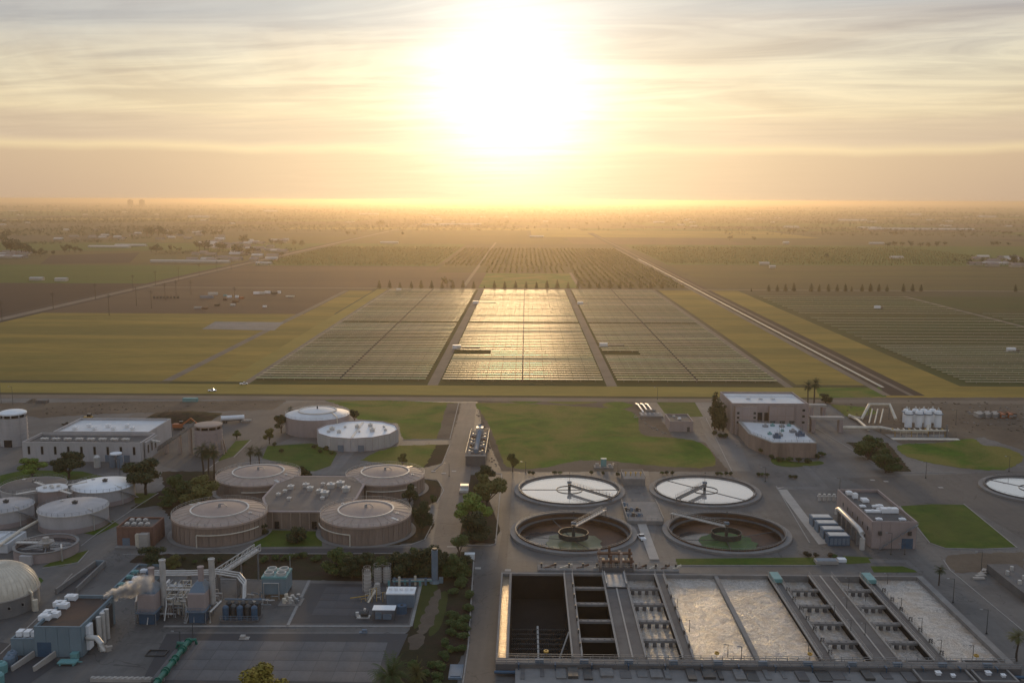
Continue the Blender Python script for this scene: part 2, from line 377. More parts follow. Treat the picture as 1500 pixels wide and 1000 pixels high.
def mesh(name, mb, mats, smooth=False):
    me = bpy.data.meshes.new(name)
    me.from_pydata(mb.v, [], mb.f)
    if isinstance(mats, str): mats = [mats]
    for k in mats: me.materials.append(MT[k])
    if len(mats) > 1: me.polygons.foreach_set('material_index', mb.mi)
    if smooth:
        me.shade_smooth(); me.set_sharp_from_angle(angle=R(35))
    me.update()
    return me
def link(name, me, parent=None, loc=(0, 0, 0), rz=0.0):
    o = bpy.data.objects.new(name, me); COL.objects.link(o)
    o.location = loc; o.rotation_euler = (0, 0, rz)
    if parent: o.parent = parent
    return o
def part(name, mb, mats, parent, smooth=False, label=None):
    o = link(name, mesh(name, mb, mats, smooth), parent)
    if label: o['label'] = label
    return o
def tag(o, label, cat, group=None):
    o['label'] = label; o['category'] = cat
    if group: o['group'] = group
    return o
def thing(name, label, cat, loc=(0, 0, 0), rz=0.0, group=None):
    return tag(link(name, None, None, loc, rz), label, cat, group)
def solo(name, mb, mats, label, cat, loc=(0, 0, 0), group=None, smooth=False, rz=0.0):
    return tag(link(name, mesh(name, mb, mats, smooth), None, loc, rz), label, cat, group)
def struct(name, mb, mats, smooth=False, parent=None):
    o = link(name, mesh(name, mb, mats, smooth), parent); 
    if not parent: o['kind'] = 'structure'
    return o
def dup(root, loc, rz=0.0, label=None, group=None, scale=1.0):
    r = root.copy(); COL.objects.link(r); r.location = loc; r.rotation_euler = (0, 0, rz); r.scale = (scale,) * 3 if not isinstance(scale, tuple) else scale
    if label: r['label'] = label
    if group: r['group'] = group
    for ch in list(root.children):
        c = ch.copy(); COL.objects.link(c); c.parent = r
        for g in list(ch.children):
            d = g.copy(); COL.objects.link(d); d.parent = c
    return r
def in_poly(x, y, P):
    c = False
    for (x1, y1, *_), (x2, y2, *_) in zip(P, P[1:] + P[:1]):
        if (y1 > y) != (y2 > y) and x < (x2 - x1) * (y - y1) / (y2 - y1) + x1: c = not c
    return c
_laid = []
def free_level(pts, z):
    """lift a flush sheet by 4 mm steps until it shares its plane with no sheet it overlaps"""
    P = [(p[0], p[1]) for p in pts]; x0, x1 = min(p[0] for p in P), max(p[0] for p in P); y0, y1 = min(p[1] for p in P), max(p[1] for p in P)
    rg = random.Random(1); S_ = []
    for _ in range(260):
        q = (rg.uniform(x0, x1), rg.uniform(y0, y1))
        if in_poly(*q, P): S_.append(q)
    S_ += P[::max(1, len(P) // 20)]
    near = [l for l in _laid if l[1] < x1 and l[2] > x0 and l[3] < y1 and l[4] > y0]
    for _ in range(12):
        bad = False
        for zl, a0, a1, b0, b1, Q, SQ in near:
            if abs(zl - z) < .003 and (any(in_poly(*q, Q) for q in S_) or any(in_poly(*q, P) for q in SQ)): bad = True; break
        if not bad: break
        z += .004
    _laid.append((z, x0, x1, y0, y1, P, S_)); return z
RAGGED = {'rough_grass', 'bed_soil', 'dirt', 'meadow'}
def sheet(name, pix, mat, lvl, world_pts=None):
    """flush ground sheet through points seen in the photograph; lvl = stacking level, 12 mm each"""
    pts = world_pts or [at(*p) for p in pix]
    if world_pts is None and mat in RAGGED:
        # grass and soil end in a ragged border
        q = []
        for a, b in zip(pts, pts[1:] + pts[:1]):
            n = max(1, int((Vector((b[0] - a[0], b[1] - a[1]))).length / 1.6))
            for i in range(n):
                k = i / n; q.append((a[0] + (b[0] - a[0]) * k + rnd.uniform(-.5, .5), a[1] + (b[1] - a[1]) * k + rnd.uniform(-.7, .7)))
        pts = q
    z = free_level(pts, lvl * .012)
    mb = MB(); mb.poly(pts, z)
    # orient up
    o = struct(name, mb, mat)
    if o.data.polygons[0].normal.z < 0: o.data.flip_normals()
    return o
def kerb_line(pix, w=.35, h=.14, closed=False, mat='kerb', world_pts=None):
    pts = world_pts or [at(*p) for p in pix]
    if closed: pts = pts + [pts[0]]
    mb = MB()
    for p, q in zip(pts[:-1], pts[1:]):
        mb.beam((p[0], p[1], h / 2), (q[0], q[1], h / 2), w, h)
    return struct('kerb', mb, mat)
def smooth_closed(pix, n=6):
    """rounded outline through the given photo points"""
    P = [Vector((p[0], p[1])) for p in pix]; out = []
    k = len(P)
    for i in range(k):
        a, b, c, d = P[i - 1], P[i], P[(i + 1) % k], P[(i + 2) % k]
        for j in range(n):
            t = j / n
            out.append(tuple(.5 * ((2 * b) + (c - a) * t + (2 * a - 5 * b + 4 * c - d) * t * t + (-a + 3 * b - 3 * c + d) * t ** 3)))
    return out
# ================================================================== SETTING
g = MB(); n = 96
ringsR = [0.0, 400, 1500, 6000, 20000, 44000]
vs = [(0, 0, 0)] + [(r * math.cos(2 * math.pi * i / n), r * math.sin(2 * math.pi * i / n), 0) for r in ringsR[1:] for i in range(n)]
fs = [(0, 1 + i, 1 + (i + 1) % n) for i in range(n)]
for k in range(len(ringsR) - 2):
    for i in range(n):
        a = 1 + k * n; b = a + n
        fs.append((a + i, b + i, b + (i + 1) % n, a + (i + 1) % n))
g.add(vs, fs); struct('ground', g, 'plain')

def wrect(name, x0, x1, y0, y1, mat, lvl, skew=0.0):
    return sheet(name, None, mat, lvl, [(x0, y0), (x1, y0), (x1 + skew, y1), (x0 + skew, y1)])
# fields near the solar farm (world axes follow the farm)
wrect('meadow', -470, -182, 592, 950, 'meadow', 2)
wrect('meadow', -170 - 14, -170, 592, 1225, 'dry_strip', 3)
wrect('grass_verge', -215, -186, 592, 1200, 'meadow', 4)
wrect('dirt_track', -222, -216, 592, 1200, 'track', 5)
sheet('gravel_pad', [(315, 471), (416, 472), (402, 484), (296, 482)], 'concrete_pave', 5)
wrect('field', -1400, -492, 905, 1290, 'dark_soil', 2)
wrect('field', -1500, -492, 1290, 1650, 'field_green', 2)
sheet('field', [(75, 374), (205, 370), (190, 385), (58, 387)], 'dark_soil', 3)
wrect('field', -470, -190, 950, 1650, 'field_brown', 2)
wrect('field', -470, -60, 1250, 1640, 'field_brown', 3)
wrect('road', -489, -477, 500, 4200, 'track', 5)
wrect('road_verge', -500, -470, 560, 3000, 'canal_bank', 4)
wrect('road', -475, 620, 1232, 1241, 'track', 6)          # road beyond the solar farm
wrect('field', -60, 66, 1250, 1500, 'rough_grass', 4)
wrect('dirt_track', 66, 70, 1250, 1520, 'track', 5)
wrect('field', 72, 205, 1250, 1640, 'field_olive', 4)
wrect('field', -140, 205, 1510, 2300, 'field_olive', 3)
wrect('field', -460, -150, 1660, 2500, 'field_green', 3)
wrect('dirt_track', -82, -77, 1241, 2600, 'track', 5)
wrect('field', 245, 800, 1250, 1700, 'field_olive', 2)
wrect('field', 245, 1300, 1720, 2500, 'field_green', 2)
wrect('field', 620, 900, 1080, 1240, 'field_green', 3)
# canal with banks
wrect('canal_bank', 208, 229, 560, 3400, 'canal_bank', 4)
wrect('canal', 212.8, 215.0, 585, 1900, 'canal_water', 6)
wrect('dirt_track', 220, 223, 560, 3300, 'track', 5)
wrect('dirt_track', 205, 209.5, 560, 2300, 'track', 5)
wrect('meadow', 164, 205, 592, 1225, 'meadow', 2)
wrect('meadow', 229, 262, 585, 1225, 'meadow', 2)
wrect('array_ground', 262, 640, 592, 1160, 'crop_green', 2)
# the solar farm: three blocks and dirt lanes between them
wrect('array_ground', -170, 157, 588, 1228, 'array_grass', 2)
for x0, x1 in ((-171, -166.5), (-58.8, -52.4), (48.8, 55.0), (155.2, 160)):
    wrect('dirt_lane', x0, x1, 583, 1232, 'track', 6)
wrect('dirt_lane', -171, 160, 1222, 1231, 'track', 7)
wrect('dry_grass', -470, 205, 553, 583, 'dry_strip', 3)
wrect('dirt_lane', -215, 205, 584, 589, 'array_grass', 5)
wrect('road', -700, 900, 537, 547, 'track', 8)
wrect('dry_grass', 205, 640, 548, 590, 'meadow', 1)
wrect('plant_yard', -700, 900, 60, 537, 'asphalt', 1)
# far patchwork: fields out to the haze
r2 = random.Random(11)
yb = 2520
lv = 4
while yb < 16000:
    dy_ = r2.uniform(240, 520) * (1 + yb / 9000)
    xb = -yb * .62 - 400
    while xb < yb * .62 + 400:
        dx_ = r2.uniform(300, 900) * (1 + yb / 9000)
        if r2.random() < .8:
            wrect('field', xb, xb + dx_ - 14, yb, yb + dy_ - 14, r2.choice(['field_green', 'field_brown', 'field_olive', 'field_olive', 'field_brown', 'meadow', 'dark_soil', 'field_green']), 1)
        xb += dx_
    yb += dy_
for (x0, x1, y0, y1, m_) in ((-1500, -500, 1660, 2100, 'field_olive'), (-1700, -500, 2110, 2500, 'field_green'), (-2400, -1510, 1500, 2500, 'field_olive'),
                             (810, 1500, 1250, 1700, 'field_olive'), (1310, 2200, 1720, 2500, 'field_olive'), (-1400, -480, 592, 880, 'meadow'), (262, 1200, 480, 520, 'dirt')):
    wrect('field', x0, x1, y0, y1, m_, 1)

# plant ground: roads, grass, beds
def G(name, pix, mat, lvl, rounded=0): return sheet(name, smooth_closed(pix, rounded) if rounded else pix, mat, lvl)
G('dirt_yard', [(0, 590), (420, 586), (400, 600), (250, 604), (150, 606), (60, 612), (0, 600)], 'dirt', 3)
G('paved_yard', [(195, 606), (250, 603), (330, 604), (420, 590), (500, 588), (430, 640), (380, 660), (300, 700), (230, 680), (240, 630), (180, 616)], 'old_asphalt', 2)
G('grass', [(473, 585), (560, 586), (672, 590), (668, 612), (659, 643), (590, 643), (583, 620), (525, 614), (508, 597)], 'rough_grass', 4)
G('soil_strip', [(655, 590), (676, 591), (661, 644), (640, 643)], 'dirt', 5)
G('grass', [(586, 652), (659, 651), (648, 678), (620, 685), (560, 678), (528, 674), (552, 661)], 'rough_grass', 4)
G('soil_strip', [(640, 652), (659, 651), (648, 678), (622, 684)], 'bed_soil', 5)
G('lawn', [(392, 653), (456, 649), (480, 655), (494, 663), (484, 682), (458, 691), (435, 684), (384, 671)], 'lawn', 4)
G('walkway', [(510, 656), (524, 656), (497, 690), (480, 690)], 'concrete_pave', 5)
G('walkway', [(455, 690), (510, 690), (506, 695), (452, 696)], 'concrete_pave', 6)
G('grass', [(700, 590), (790, 592), (860, 596), (915, 600), (935, 612), (940, 636), (985, 641), (1030, 650), (1046, 683), (960, 682), (905, 676), (850, 674), (795, 685), (745, 684), (733, 664), (716, 622), (702, 600)], 'rough_grass', 4, 3)
G('soil_strip', [(700, 586), (925, 588), (960, 600), (985, 640), (1032, 648), (1068, 690), (790, 691), (735, 690), (705, 620)], 'dirt', 3)
G('lawn', [(960, 586), (1016, 586), (1030, 610), (978, 611)], 'lawn', 5)
for a_ in ([(745, 588), (770, 585), (795, 588), (770, 591)], [(800, 588), (838, 586), (876, 589), (838, 592)], [(883, 592), (905, 588), (928, 594), (900, 600)]):
    G('grass', a_, 'rough_grass', 5, 5)
G('forecourt', [(1016, 586), (1060, 586), (1100, 690), (1072, 690), (1034, 640)], 'concrete_pave', 4)
G('lawn', [(1132, 671), (1170, 677), (1200, 675), (1204, 680), (1160, 684), (1134, 680)], 'lawn', 4, 4)
G('dirt_yard', [(1200, 582), (1500, 582), (1500, 660), (1440, 640), (1400, 646), (1320, 650), (1240, 610)], 'dirt', 3)
G('grass', [(1315, 652), (1380, 648), (1424, 642), (1440, 652), (1470, 655), (1500, 670), (1470, 688), (1400, 684), (1332, 670)], 'rough_grass', 5, 3)
G('grass', [(1195, 567), (1288, 567), (1300, 581), (1200, 583)], 'rough_grass', 4)
G('grass', [(1216, 592), (1275, 597), (1286, 606), (1240, 610)], 'rough_grass', 5)
G('soil_bed', [(1240, 648), (1300, 648), (1335, 690), (1300, 692)], 'bed_soil', 4)
G('lawn', [(1318, 741), (1365, 738), (1412, 739), (1450, 768), (1490, 801), (1440, 803), (1385, 802), (1362, 794), (1344, 770)], 'lawn', 4)
G('lawn', [(990, 818), (1197, 816), (1202, 827), (990, 827)], 'lawn', 4)
G('lawn', [(1234, 814), (1275, 816), (1290, 823), (1240, 826)], 'lawn', 4)
G('lawn', [(1275, 829), (1322, 829), (1350, 838), (1280, 838)], 'lawn', 4)
G('lawn', [(388, 776), (470, 778), (472, 800), (366, 801)], 'lawn', 4)
G('lawn', [(0, 696), (36, 688), (120, 690), (160, 700), (60, 704), (0, 712)], 'lawn', 4)
G('lawn', [(345, 646), (366, 644), (342, 668), (318, 676)], 'lawn', 4)
G('lawn', [(195, 722), (230, 722), (212, 737), (198, 737)], 'lawn', 4)
G('lawn', [(120, 780), (165, 762), (175, 768), (140, 784)], 'lawn', 4)
G('lawn', [(85, 818), (130, 805), (115, 822), (92, 829), (62, 830)], 'lawn', 4)
G('lawn', [(52, 845), (60, 846), (64, 850), (58, 856)], 'lawn', 4)
G('soil_bed', [(236, 690), (330, 690), (330, 760), (250, 760), (235, 740), (190, 745), (240, 715)], 'bed_soil', 3)
G('soil_bed', [(205, 812), (300, 810), (470, 812), (690, 808), (693, 836), (690, 852), (430, 850), (330, 846), (230, 826), (190, 824)], 'bed_soil', 4)
G('soil_bed', [(628, 845), (694, 820), (686, 945), (676, 962), (668, 975), (668, 1010), (560, 1010), (562, 970), (600, 920)], 'bed_soil', 5)
G('grass', [(618, 858), (640, 856), (638, 880), (628, 905), (612, 918), (606, 915)], 'crop_green', 6, 3)
G('grass', [(640, 872), (656, 868), (650, 905), (640, 925), (628, 930), (634, 900)], 'crop_green', 6, 3)
G('dirt_patch', [(596, 938), (614, 926), (622, 938), (606, 952)], 'dirt', 6, 3)
G('dirt_patch', [(612, 925), (636, 868), (646, 872), (632, 920)], 'dirt', 7, 3)
G('soil_bed', [(682, 695), (735, 695), (732, 780), (722, 796), (664, 796), (668, 760)], 'bed_soil', 4)
G('soil_bed', [(612, 700), (640, 702), (650, 720), (640, 735), (625, 740), (636, 772), (620, 792), (560, 802), (600, 760)], 'bed_soil', 3)
G('lawn', [(440, 700), (462, 697), (456, 709), (436, 709)], 'lawn', 5)
G('lawn', [(492, 701), (506, 701), (502, 712), (484, 710)], 'lawn', 5)
G('road', [(665, 590), (697, 590), (689, 700), (668, 815), (632, 815), (650, 690)], 'warm_road', 4)
G('road', [(700, 690), (752, 690), (742, 830), (724, 1010), (676, 1010), (690, 850), (727, 830), (735, 780)], 'old_asphalt', 4)
G('road', [(0, 826), (190, 806), (300, 800), (640, 800), (730, 800), (730, 812), (560, 812), (300, 810), (190, 822), (60, 900), (0, 960)], 'asphalt', 3)
G('walkway', [(366, 804), (640, 802), (640, 809), (366, 811)], 'dark_patch', 5)
G('pavement', [(915, 690), (950, 690), (962, 770), (950, 830), (925, 830), (912, 780)], 'concrete_pave', 4)
G('road_strip', [(1137, 714), (1150, 713), (1213, 796), (1199, 797)], 'light_concrete', 5)
G('walkway', [(1175, 682), (1184, 682), (1216, 717), (1136, 717), (1150, 713), (1204, 713)], 'concrete_pave', 5)
G('paved_yard', [(420, 849), (617, 853), (603, 917), (421, 917)], 'asphalt', 5)
G('paved_yard', [(240, 925), (600, 925), (560, 1010), (230, 1010)], 'concrete_pave', 3)
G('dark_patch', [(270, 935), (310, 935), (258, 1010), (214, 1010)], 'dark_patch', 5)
G('dark_patch', [(0, 940), (60, 950), (88, 970), (30, 1010), (0, 1010)], 'dark_patch', 5)
G('dirt_yard', [(1392, 812), (1500, 808), (1500, 840), (1400, 838), (1385, 825)], 'dirt', 4)
G('pavement', [(1352, 838), (1376, 826), (1500, 930), (1500, 1010), (1480, 1000)], 'asphalt', 5)
G('paved_yard', [(1240, 700), (1500, 690), (1500, 790), (1412, 738), (1318, 740)], 'old_asphalt', 2)
for kx in ([(464, 590), (530, 586), (560, 585)], [(672, 590), (659, 643), (590, 644)], [(659, 651), (648, 678), (636, 688)], [(700, 690), (735, 694), (726, 796), (716, 799), (664, 798)],
           [(1034, 612), (1072, 690)], [(1180, 618), (1300, 690), (1330, 692), (1400, 692)], [(1318, 741), (1362, 795), (1385, 803), (1440, 804), (1490, 802), (1412, 738)],
           [(694, 820), (686, 945), (678, 1000)], [(180, 812), (240, 810), (470, 811), (640, 810)], [(421, 850), (300, 848)],
           [(60, 900), (0, 958)], [(1382, 820), (1392, 835), (1500, 925)], [(232, 722), (200, 742), (140, 783), (118, 800)],
           [(130, 806), (114, 824), (62, 832)], [(560, 800), (600, 798), (622, 790), (636, 762)], [(612, 700), (642, 704), (650, 718), (640, 736)], [(1137, 712), (1186, 795)],
           [(342, 670), (368, 644)], [(0, 585), (40, 590)], [(990, 828), (1202, 828)], [(80, 867), (106, 840)], [(320, 675), (300, 690)]):
    kerb_line(kx)
def slabs(pix, size, mat, z):
    P = [tuple(at(*q)) for q in pix]; g_ = .04
    m = MB(); m.poly(P, z - .03); base_ = struct('slab_bed', m, 'dark_patch')
    if base_.data.polygons[0].normal.z < 0: base_.data.flip_normals()
    m = MB(); m.box(-size / 2 + g_, size / 2 - g_, -size / 2 + g_, size / 2 - g_, -.02, .0); me = mesh('paving_slab', m, mat)
    x = min(p[0] for p in P) + size / 2
    while x < max(p[0] for p in P):
        y = min(p[1] for p in P) + size / 2
        while y < max(p[1] for p in P):
            if all(in_poly(x + a, y + b, P) for a in (-size / 2, size / 2) for b in (-size / 2, size / 2)): link('paving_slab', me, base_, (x, y, z + rnd.uniform(0, .012)))
            y += size
        x += size
slabs([(244, 928), (598, 928), (560, 1012), (200, 1012)], 5.2, 'slab_concrete', .12)
slabs([(455, 854), (612, 857), (598, 913), (426, 913)], 5.0, 'slab_asphalt', .12)
kerb_line([(453, 850), (421, 917), (602, 917), (617, 854)], w=.8)
kerb_line([(421, 917), (240, 917)], w=.8)
# painted marks
for q in ([(655, 800), (668, 800), (668, 801), (655, 801)],): G('painted_line', q, 'paint_line', 7)
for px, py in ((1298, 705), (1378, 714), (744, 835), (1278, 703), (700, 832), (635, 690), (650, 693), (665, 690)):
    p = at(px, py); mb = MB(); mb.box(p.x - .9, p.x + .9, p.y - .8, p.y + .8, .07, .10); struct('manhole_slab', mb, 'light_concrete')
# mound of dark compost
def mound(name, px0, px1, pyf, h, depth, mat):
    a, b = at(px0, pyf), at(px1, pyf); nx, ny = 26, 10; mb = MB(); vs = []; fs = []
    for j in range(ny + 1):
        for i in range(nx + 1):
            u_, v_ = i / nx, j / ny
            e = (math.sin(math.pi * u_) ** .6) * (math.sin(math.pi * v_) ** .7)
            vs.append((a.x + (b.x - a.x) * u_ + rnd.uniform(-.4, .4), a.y + depth * v_ + rnd.uniform(-.4, .4), (h * e * rnd.uniform(.8, 1.1)) if 0 < i < nx and 0 < j < ny else -.05))
    for j in range(ny):
        for i in range(nx):
            k = j * (nx + 1) + i; fs.append((k, k + 1, k + nx + 2, k + nx + 1))
    mb.add(vs, fs); return mesh(name, mb, mat, True)
tag(link('compost_heap', mound('compost_heap', 200, 305, 620, 3.0, 26, 'bed_soil')), 'long dark brown heap of compost behind the white-roofed building', 'heap')
tag(link('sand_heap', mound('sand_heap', 36, 50, 590, 1.4, 8, 'dirt')), 'small brown sand heap in the dirt yard at the left edge', 'heap')

# ------------------------------------------------------------------ solar rows
def row_mesh(width, seg, tilt, w=3.3, zc=1.5):
    mb = MB(); nseg = max(1, int(round(width / seg))); sl = width / nseg
    c, s_ = math.cos(tilt), math.sin(tilt)
    for i in range(nseg):
        x0 = -width / 2 + i * sl + .12; x1 = x0 + sl - .24
        mb.cur = 0
        pts = [(-w / 2, 0), (w / 2, 0), (w / 2, .06), (-w / 2, .06)]
        P = [(y * c - z * s_, zc + y * s_ + z * c) for y, z in pts]
        mb.add([(x0, *p) for p in P] + [(x1, *p) for p in P], [(0, 1, 2, 3), (7, 6, 5, 4), (0, 4, 5, 1), (1, 5, 6, 2), (2, 6, 7, 3), (3, 7, 4, 0)])
        mb.cur = 1
        mb.box((x0 + x1) / 2 - .08, (x0 + x1) / 2 + .08, -.08, .08, 0, zc - .02)
    mb.cur = 1
    mb.box(-width / 2, width / 2, -w / 2 - .09, -w / 2 - .03, zc - w / 2 * s_ - .05, zc - w / 2 * s_ + .08)
    return mesh('solar_row', mb, ['solar_glass', 'light_concrete'])
ys = []; y = 598.0
while y < 1216: ys.append(y); y += 8.6
gapY = [i for i, q in enumerate(ys) if abs(q - 880) < 5]
blocks = [(-166, -61, 'left'), (-51, 47.5, 'middle'), (56, 154, 'right')]
lab = {'left': 'long low row of dark solar panels in the left block of the solar farm', 'middle': 'long glinting row of solar panels in the sunlit middle block of the solar farm',
       'right': 'long low row of solar panels in the block beside the canal meadow'}
sr = random.Random(5)
for x0, x1, nm in blocks:
    variants = [row_mesh(x1 - x0, 9.2, R(t)) for t in (-3.0, -1.1, -.4, .3, .9, 1.8, 5.0)]
    half = (x1 - x0) / 2
    for i, yy in enumerate(ys):
        if i in gapY: continue
        k = int(3 + 2.0 * math.sin(yy * .05 + x0) + 1.2 * math.sin(yy * .17) + sr.uniform(-1.6, 1.6)); k = max(0, min(6, k))
        if nm != 'left' and 695 < yy < 715:      # rows cut short round the inverter pad
            o = link('solar_row', variants[k], None, ((x0 + x1) / 2 + 13, yy, 0)); o.scale.x = 1 - 26 / (x1 - x0)
        else: o = link('solar_row', variants[k], None, ((x0 + x1) / 2, yy, 0))
        far_ = yy > 830
        tag(o, lab[nm] + (', beyond its middle' if far_ else ', number %d counted from its near edge' % (i + 1)), 'solar panels', 'solar rows in the ' + nm + ' block')
    ax = (x0 + x1) / 2
    wrect('drive_track', ax - .8, ax + .8, 597, 1212, 'dark_soil', 4)
    mb = MB(); mb.box(-.35, .35, 0, 615, 1.62, 2.0)
    solo('drive_beam', mb, 'drive_black', 'thin dark drive beam crossing all rows of the ' + nm + ' solar block', 'beam', (ax, 597, 0))
# second farm on the right: 90 thinner rows
rws = []; y = 600.0
while y < 1150 and len(rws) < 88: rws.append(y); y += 8.6 if y < 800 else 10.5
v2s = [row_mesh(170, 14, R(t), w=1.7, zc=1.2) for t in (-1.5, 0, 1.2, 2.4)]
for i, yy in enumerate(rws):
    for j, xc in enumerate((354, 534)):
        if j and yy > 980: continue
        if not j and 935 < yy < 960: continue
        if (j == 1 or yy > 760) and i % 2: continue
        o = link('solar_row', v2s[sr.randrange(4)], None, (xc, yy, 0))
        tag(o, 'thin pale row of solar panels in the green field right of the canal', 'solar panels', 'thin solar rows right of the canal')
wrect('dirt_lane', 441, 446, 592, 1160, 'track', 6)
def station(px, py, label, L_=14):
    p = at(px, py)
    t = thing('inverter_station', label, 'cabinet', (p.x, p.y, 0))
    mb = MB(); mb.box(-3, 3, -1.3, 1.3, .25, 3.0); part('cabinet', mb, 'bright_white', t)
    mb = MB(); mb.box(-4.5, L_, -2.4, 2.4, 0, .25); part('pad', mb, 'dark_patch', t)
    mb = MB(); mb.box(4, L_ - .5, -1.5, 1.5, .25, 1.9); part('transformer', mb, 'dark_steel', t)
station(669, 511, 'white inverter cabinet by the left edge of the middle solar block', 18)
station(884, 508, 'white inverter cabinet by the left edge of the right solar block', 16)
station(697, 445, 'small white inverter cabinet far back in the middle solar block', 22)
station(850, 446, 'small white inverter cabinet far back in the right solar block', 8)
station(584, 426, 'white cabinet behind the far end of the left solar block', 16)
station(1285, 452, 'white cabinet on the lane through the right-hand solar field', 6)
station(1481, 515, 'white cabinet on the lane at the right edge of the photo', 6)

# ------------------------------------------------------------------ TREES
def leaf_cloud(mb, clumps, n, size, rg, flat=.75):
    tot_ = sum(c[3] ** 2 for c in clumps)
    for cx, cy, cz, cr, *rest in clumps:
        fz = rest[0] if rest else flat
        k = int(n * cr * cr / tot_)
        for _ in range(k):
            while True:
                d = Vector((rg.uniform(-1, 1), rg.uniform(-1, 1), rg.uniform(-1, 1)))
                if .05 < d.length < 1: break
            d = d.normalized() * (rg.random() ** .33)
            p = Vector((cx, cy, cz)) + Vector((d.x * cr, d.y * cr, d.z * cr * fz))
            nrm = (d + Vector((rg.gauss(0, .6), rg.gauss(0, .6), rg.gauss(0, .6) + .3))).normalized()
            a = nrm.orthogonal().normalized(); b = nrm.cross(a)
            th = rg.uniform(0, 6.28); a, b = a * math.cos(th) + b * math.sin(th), b * math.cos(th) - a * math.sin(th)
            s_ = size * rg.uniform(.6, 1.4)
            mb.add([p - a * s_, p - b * s_ * .55, p + a * s_, p + b * s_ * .55], [(0, 1, 2, 3)])
def tree_meshes(kind, rg):
    """returns (trunk mesh, crown mesh) for a tree 1 unit high"""
    tr, cr = MB(), MB()
    if kind in ('round', 'forked', 'bushy', 'sparse'):
        nb = {'round': 7, 'forked': 6, 'bushy': 9, 'sparse': 6}[kind]
        base_h = {'round': .22, 'forked': .3, 'bushy': .08, 'sparse': .2}[kind]
        tr.tube([(0, 0, -.02), (.01, 0, base_h * .6), (0, .01, base_h)], .035, 7, .026)
        clumps = []
        for i in range(nb):
            a = i * 2.4 + rg.uniform(-.3, .3); rad = rg.uniform(.14, .34) * (1.15 if kind != 'sparse' else .9); z = rg.uniform(base_h + .18, .86)
            rad *= 1 - max(0, z - .65) * 1.4
            q = Vector((math.cos(a) * rad, math.sin(a) * rad, z))
            tr.tube([(0, 0, base_h - .02), tuple(q * .5 + Vector((0, 0, base_h * .45))), tuple(q)], .018, 5, .006)
            clumps.append((q.x, q.y, q.z, rg.uniform(.13, .21)))
        clumps.append((0, 0, .62, .23)); clumps.append((rg.uniform(-.1, .1), rg.uniform(-.1, .1), .84, .14))
        if kind == 'bushy': clumps += [(rg.uniform(-.3, .3), rg.uniform(-.3, .3), .25, .2) for _ in range(5)]
        leaf_cloud(cr, clumps, {'round': 4200, 'forked': 3600, 'bushy': 4600, 'sparse': 1300}[kind], .034, rg)
    elif kind == 'conifer':
        tr.tube([(0, 0, -.02), (0, 0, .9)], .03, 6, .006)
        clumps = []
        for i in range(9):
            z = .14 + i * .095; rr = .25 * (1 - z) ** .8 + .03
            for a in range(3):
                th = i * 1.1 + a * 2.09; clumps.append((math.cos(th) * rr * .5, math.sin(th) * rr * .5, z, rr * .75))
        leaf_cloud(cr, clumps, 700, .035, rg)
    elif kind == 'cypress':
        tr.tube([(0, 0, -.02), (0, 0, .8)], .022, 6, .006)
        clumps = [(rg.uniform(-.03, .03), rg.uniform(-.03, .03), .12 + .09 * i, .13 * (1 - abs(i - 3.5) / 8)) for i in range(10)]
        leaf_cloud(cr, clumps, 1400, .026, rg, 1.0)
    elif kind == 'far':
        tr.tube([(0, 0, -.02), (0, 0, .5)], .04, 5, .02)
        clumps = [(rg.uniform(-.26, .26), rg.uniform(-.26, .26), rg.uniform(.35, .78), rg.uniform(.16, .26)) for _ in range(7)]
        leaf_cloud(cr, clumps, 260, .07, rg)
    elif kind == 'shrub':
        tr.tube([(0, 0, -.02), (0, 0, .4)], .06, 5, .03)
        clumps = [(rg.uniform(-.25, .25), rg.uniform(-.25, .25), rg.uniform(.3, .65), rg.uniform(.25, .36)) for _ in range(6)]
        leaf_cloud(cr, clumps, 900, .085, rg)
    elif kind in ('palm', 'date'):
        if kind == 'palm': top, fl, nf, rt = .84, .26, 60, .02
        else: top, fl, nf, rt = .34, .75, 120, .07
        pts = [(.012 * math.sin(i), .01 * i / 6, top * i / 6) for i in range(7)]; tr.tube([(0, 0, -.02)] + pts[1:], rt * 1.25, 8, rt * .8)
        tx, ty, tz = pts[-1]
        for i in range(nf):
            a = rg.uniform(0, 6.28); e = rg.uniform(-.7, 1.35) if kind == 'palm' else rg.uniform(-.25, 1.35)
            ln = fl * rg.uniform(.8, 1.1); prev = Vector((tx, ty, tz)); dirv = Vector((math.cos(a) * math.cos(e), math.sin(a) * math.cos(e), math.sin(e)))
            side = Vector((-math.sin(a), math.cos(a), 0)); K = 5
            spine = [prev]
            for k in range(K):
                dirv = (dirv + Vector((0, 0, -.24))).normalized(); prev = prev + dirv * ln / K; spine.append(prev)
            for k in range(K):
                w0 = ln * (.24 if kind == 'palm' else .17) * math.sin(math.pi * min(1, (k + .3) / K)) ; p0, p1 = spine[k], spine[k + 1]
                for m_ in range(3):
                    q = p0.lerp(p1, (m_ + .2) / 3); r_ = p0.lerp(p1, (m_ + .75) / 3)
                    for sg in (-1, 1):
                        tip = r_ + side * sg * w0 + Vector((0, 0, -w0 * .35)) + (p1 - p0) * .5
                        cr.add([q, r_, tip], [(0, 1, 2)])
    return mesh('trunk', tr, 'bark', True), cr
_proto = {}
def tree_proto(kind, mat, var=0):
    k = (kind, mat, var)
    if k not in _proto:
        rg = random.Random(hash_(k)); tm, cr = tree_meshes(kind, rg); _proto[k] = (tm, mesh('crown', cr, mat))
    return _proto[k]
def hash_(k): return sum(ord(c) * (i + 1) for i, c in enumerate(str(k)))
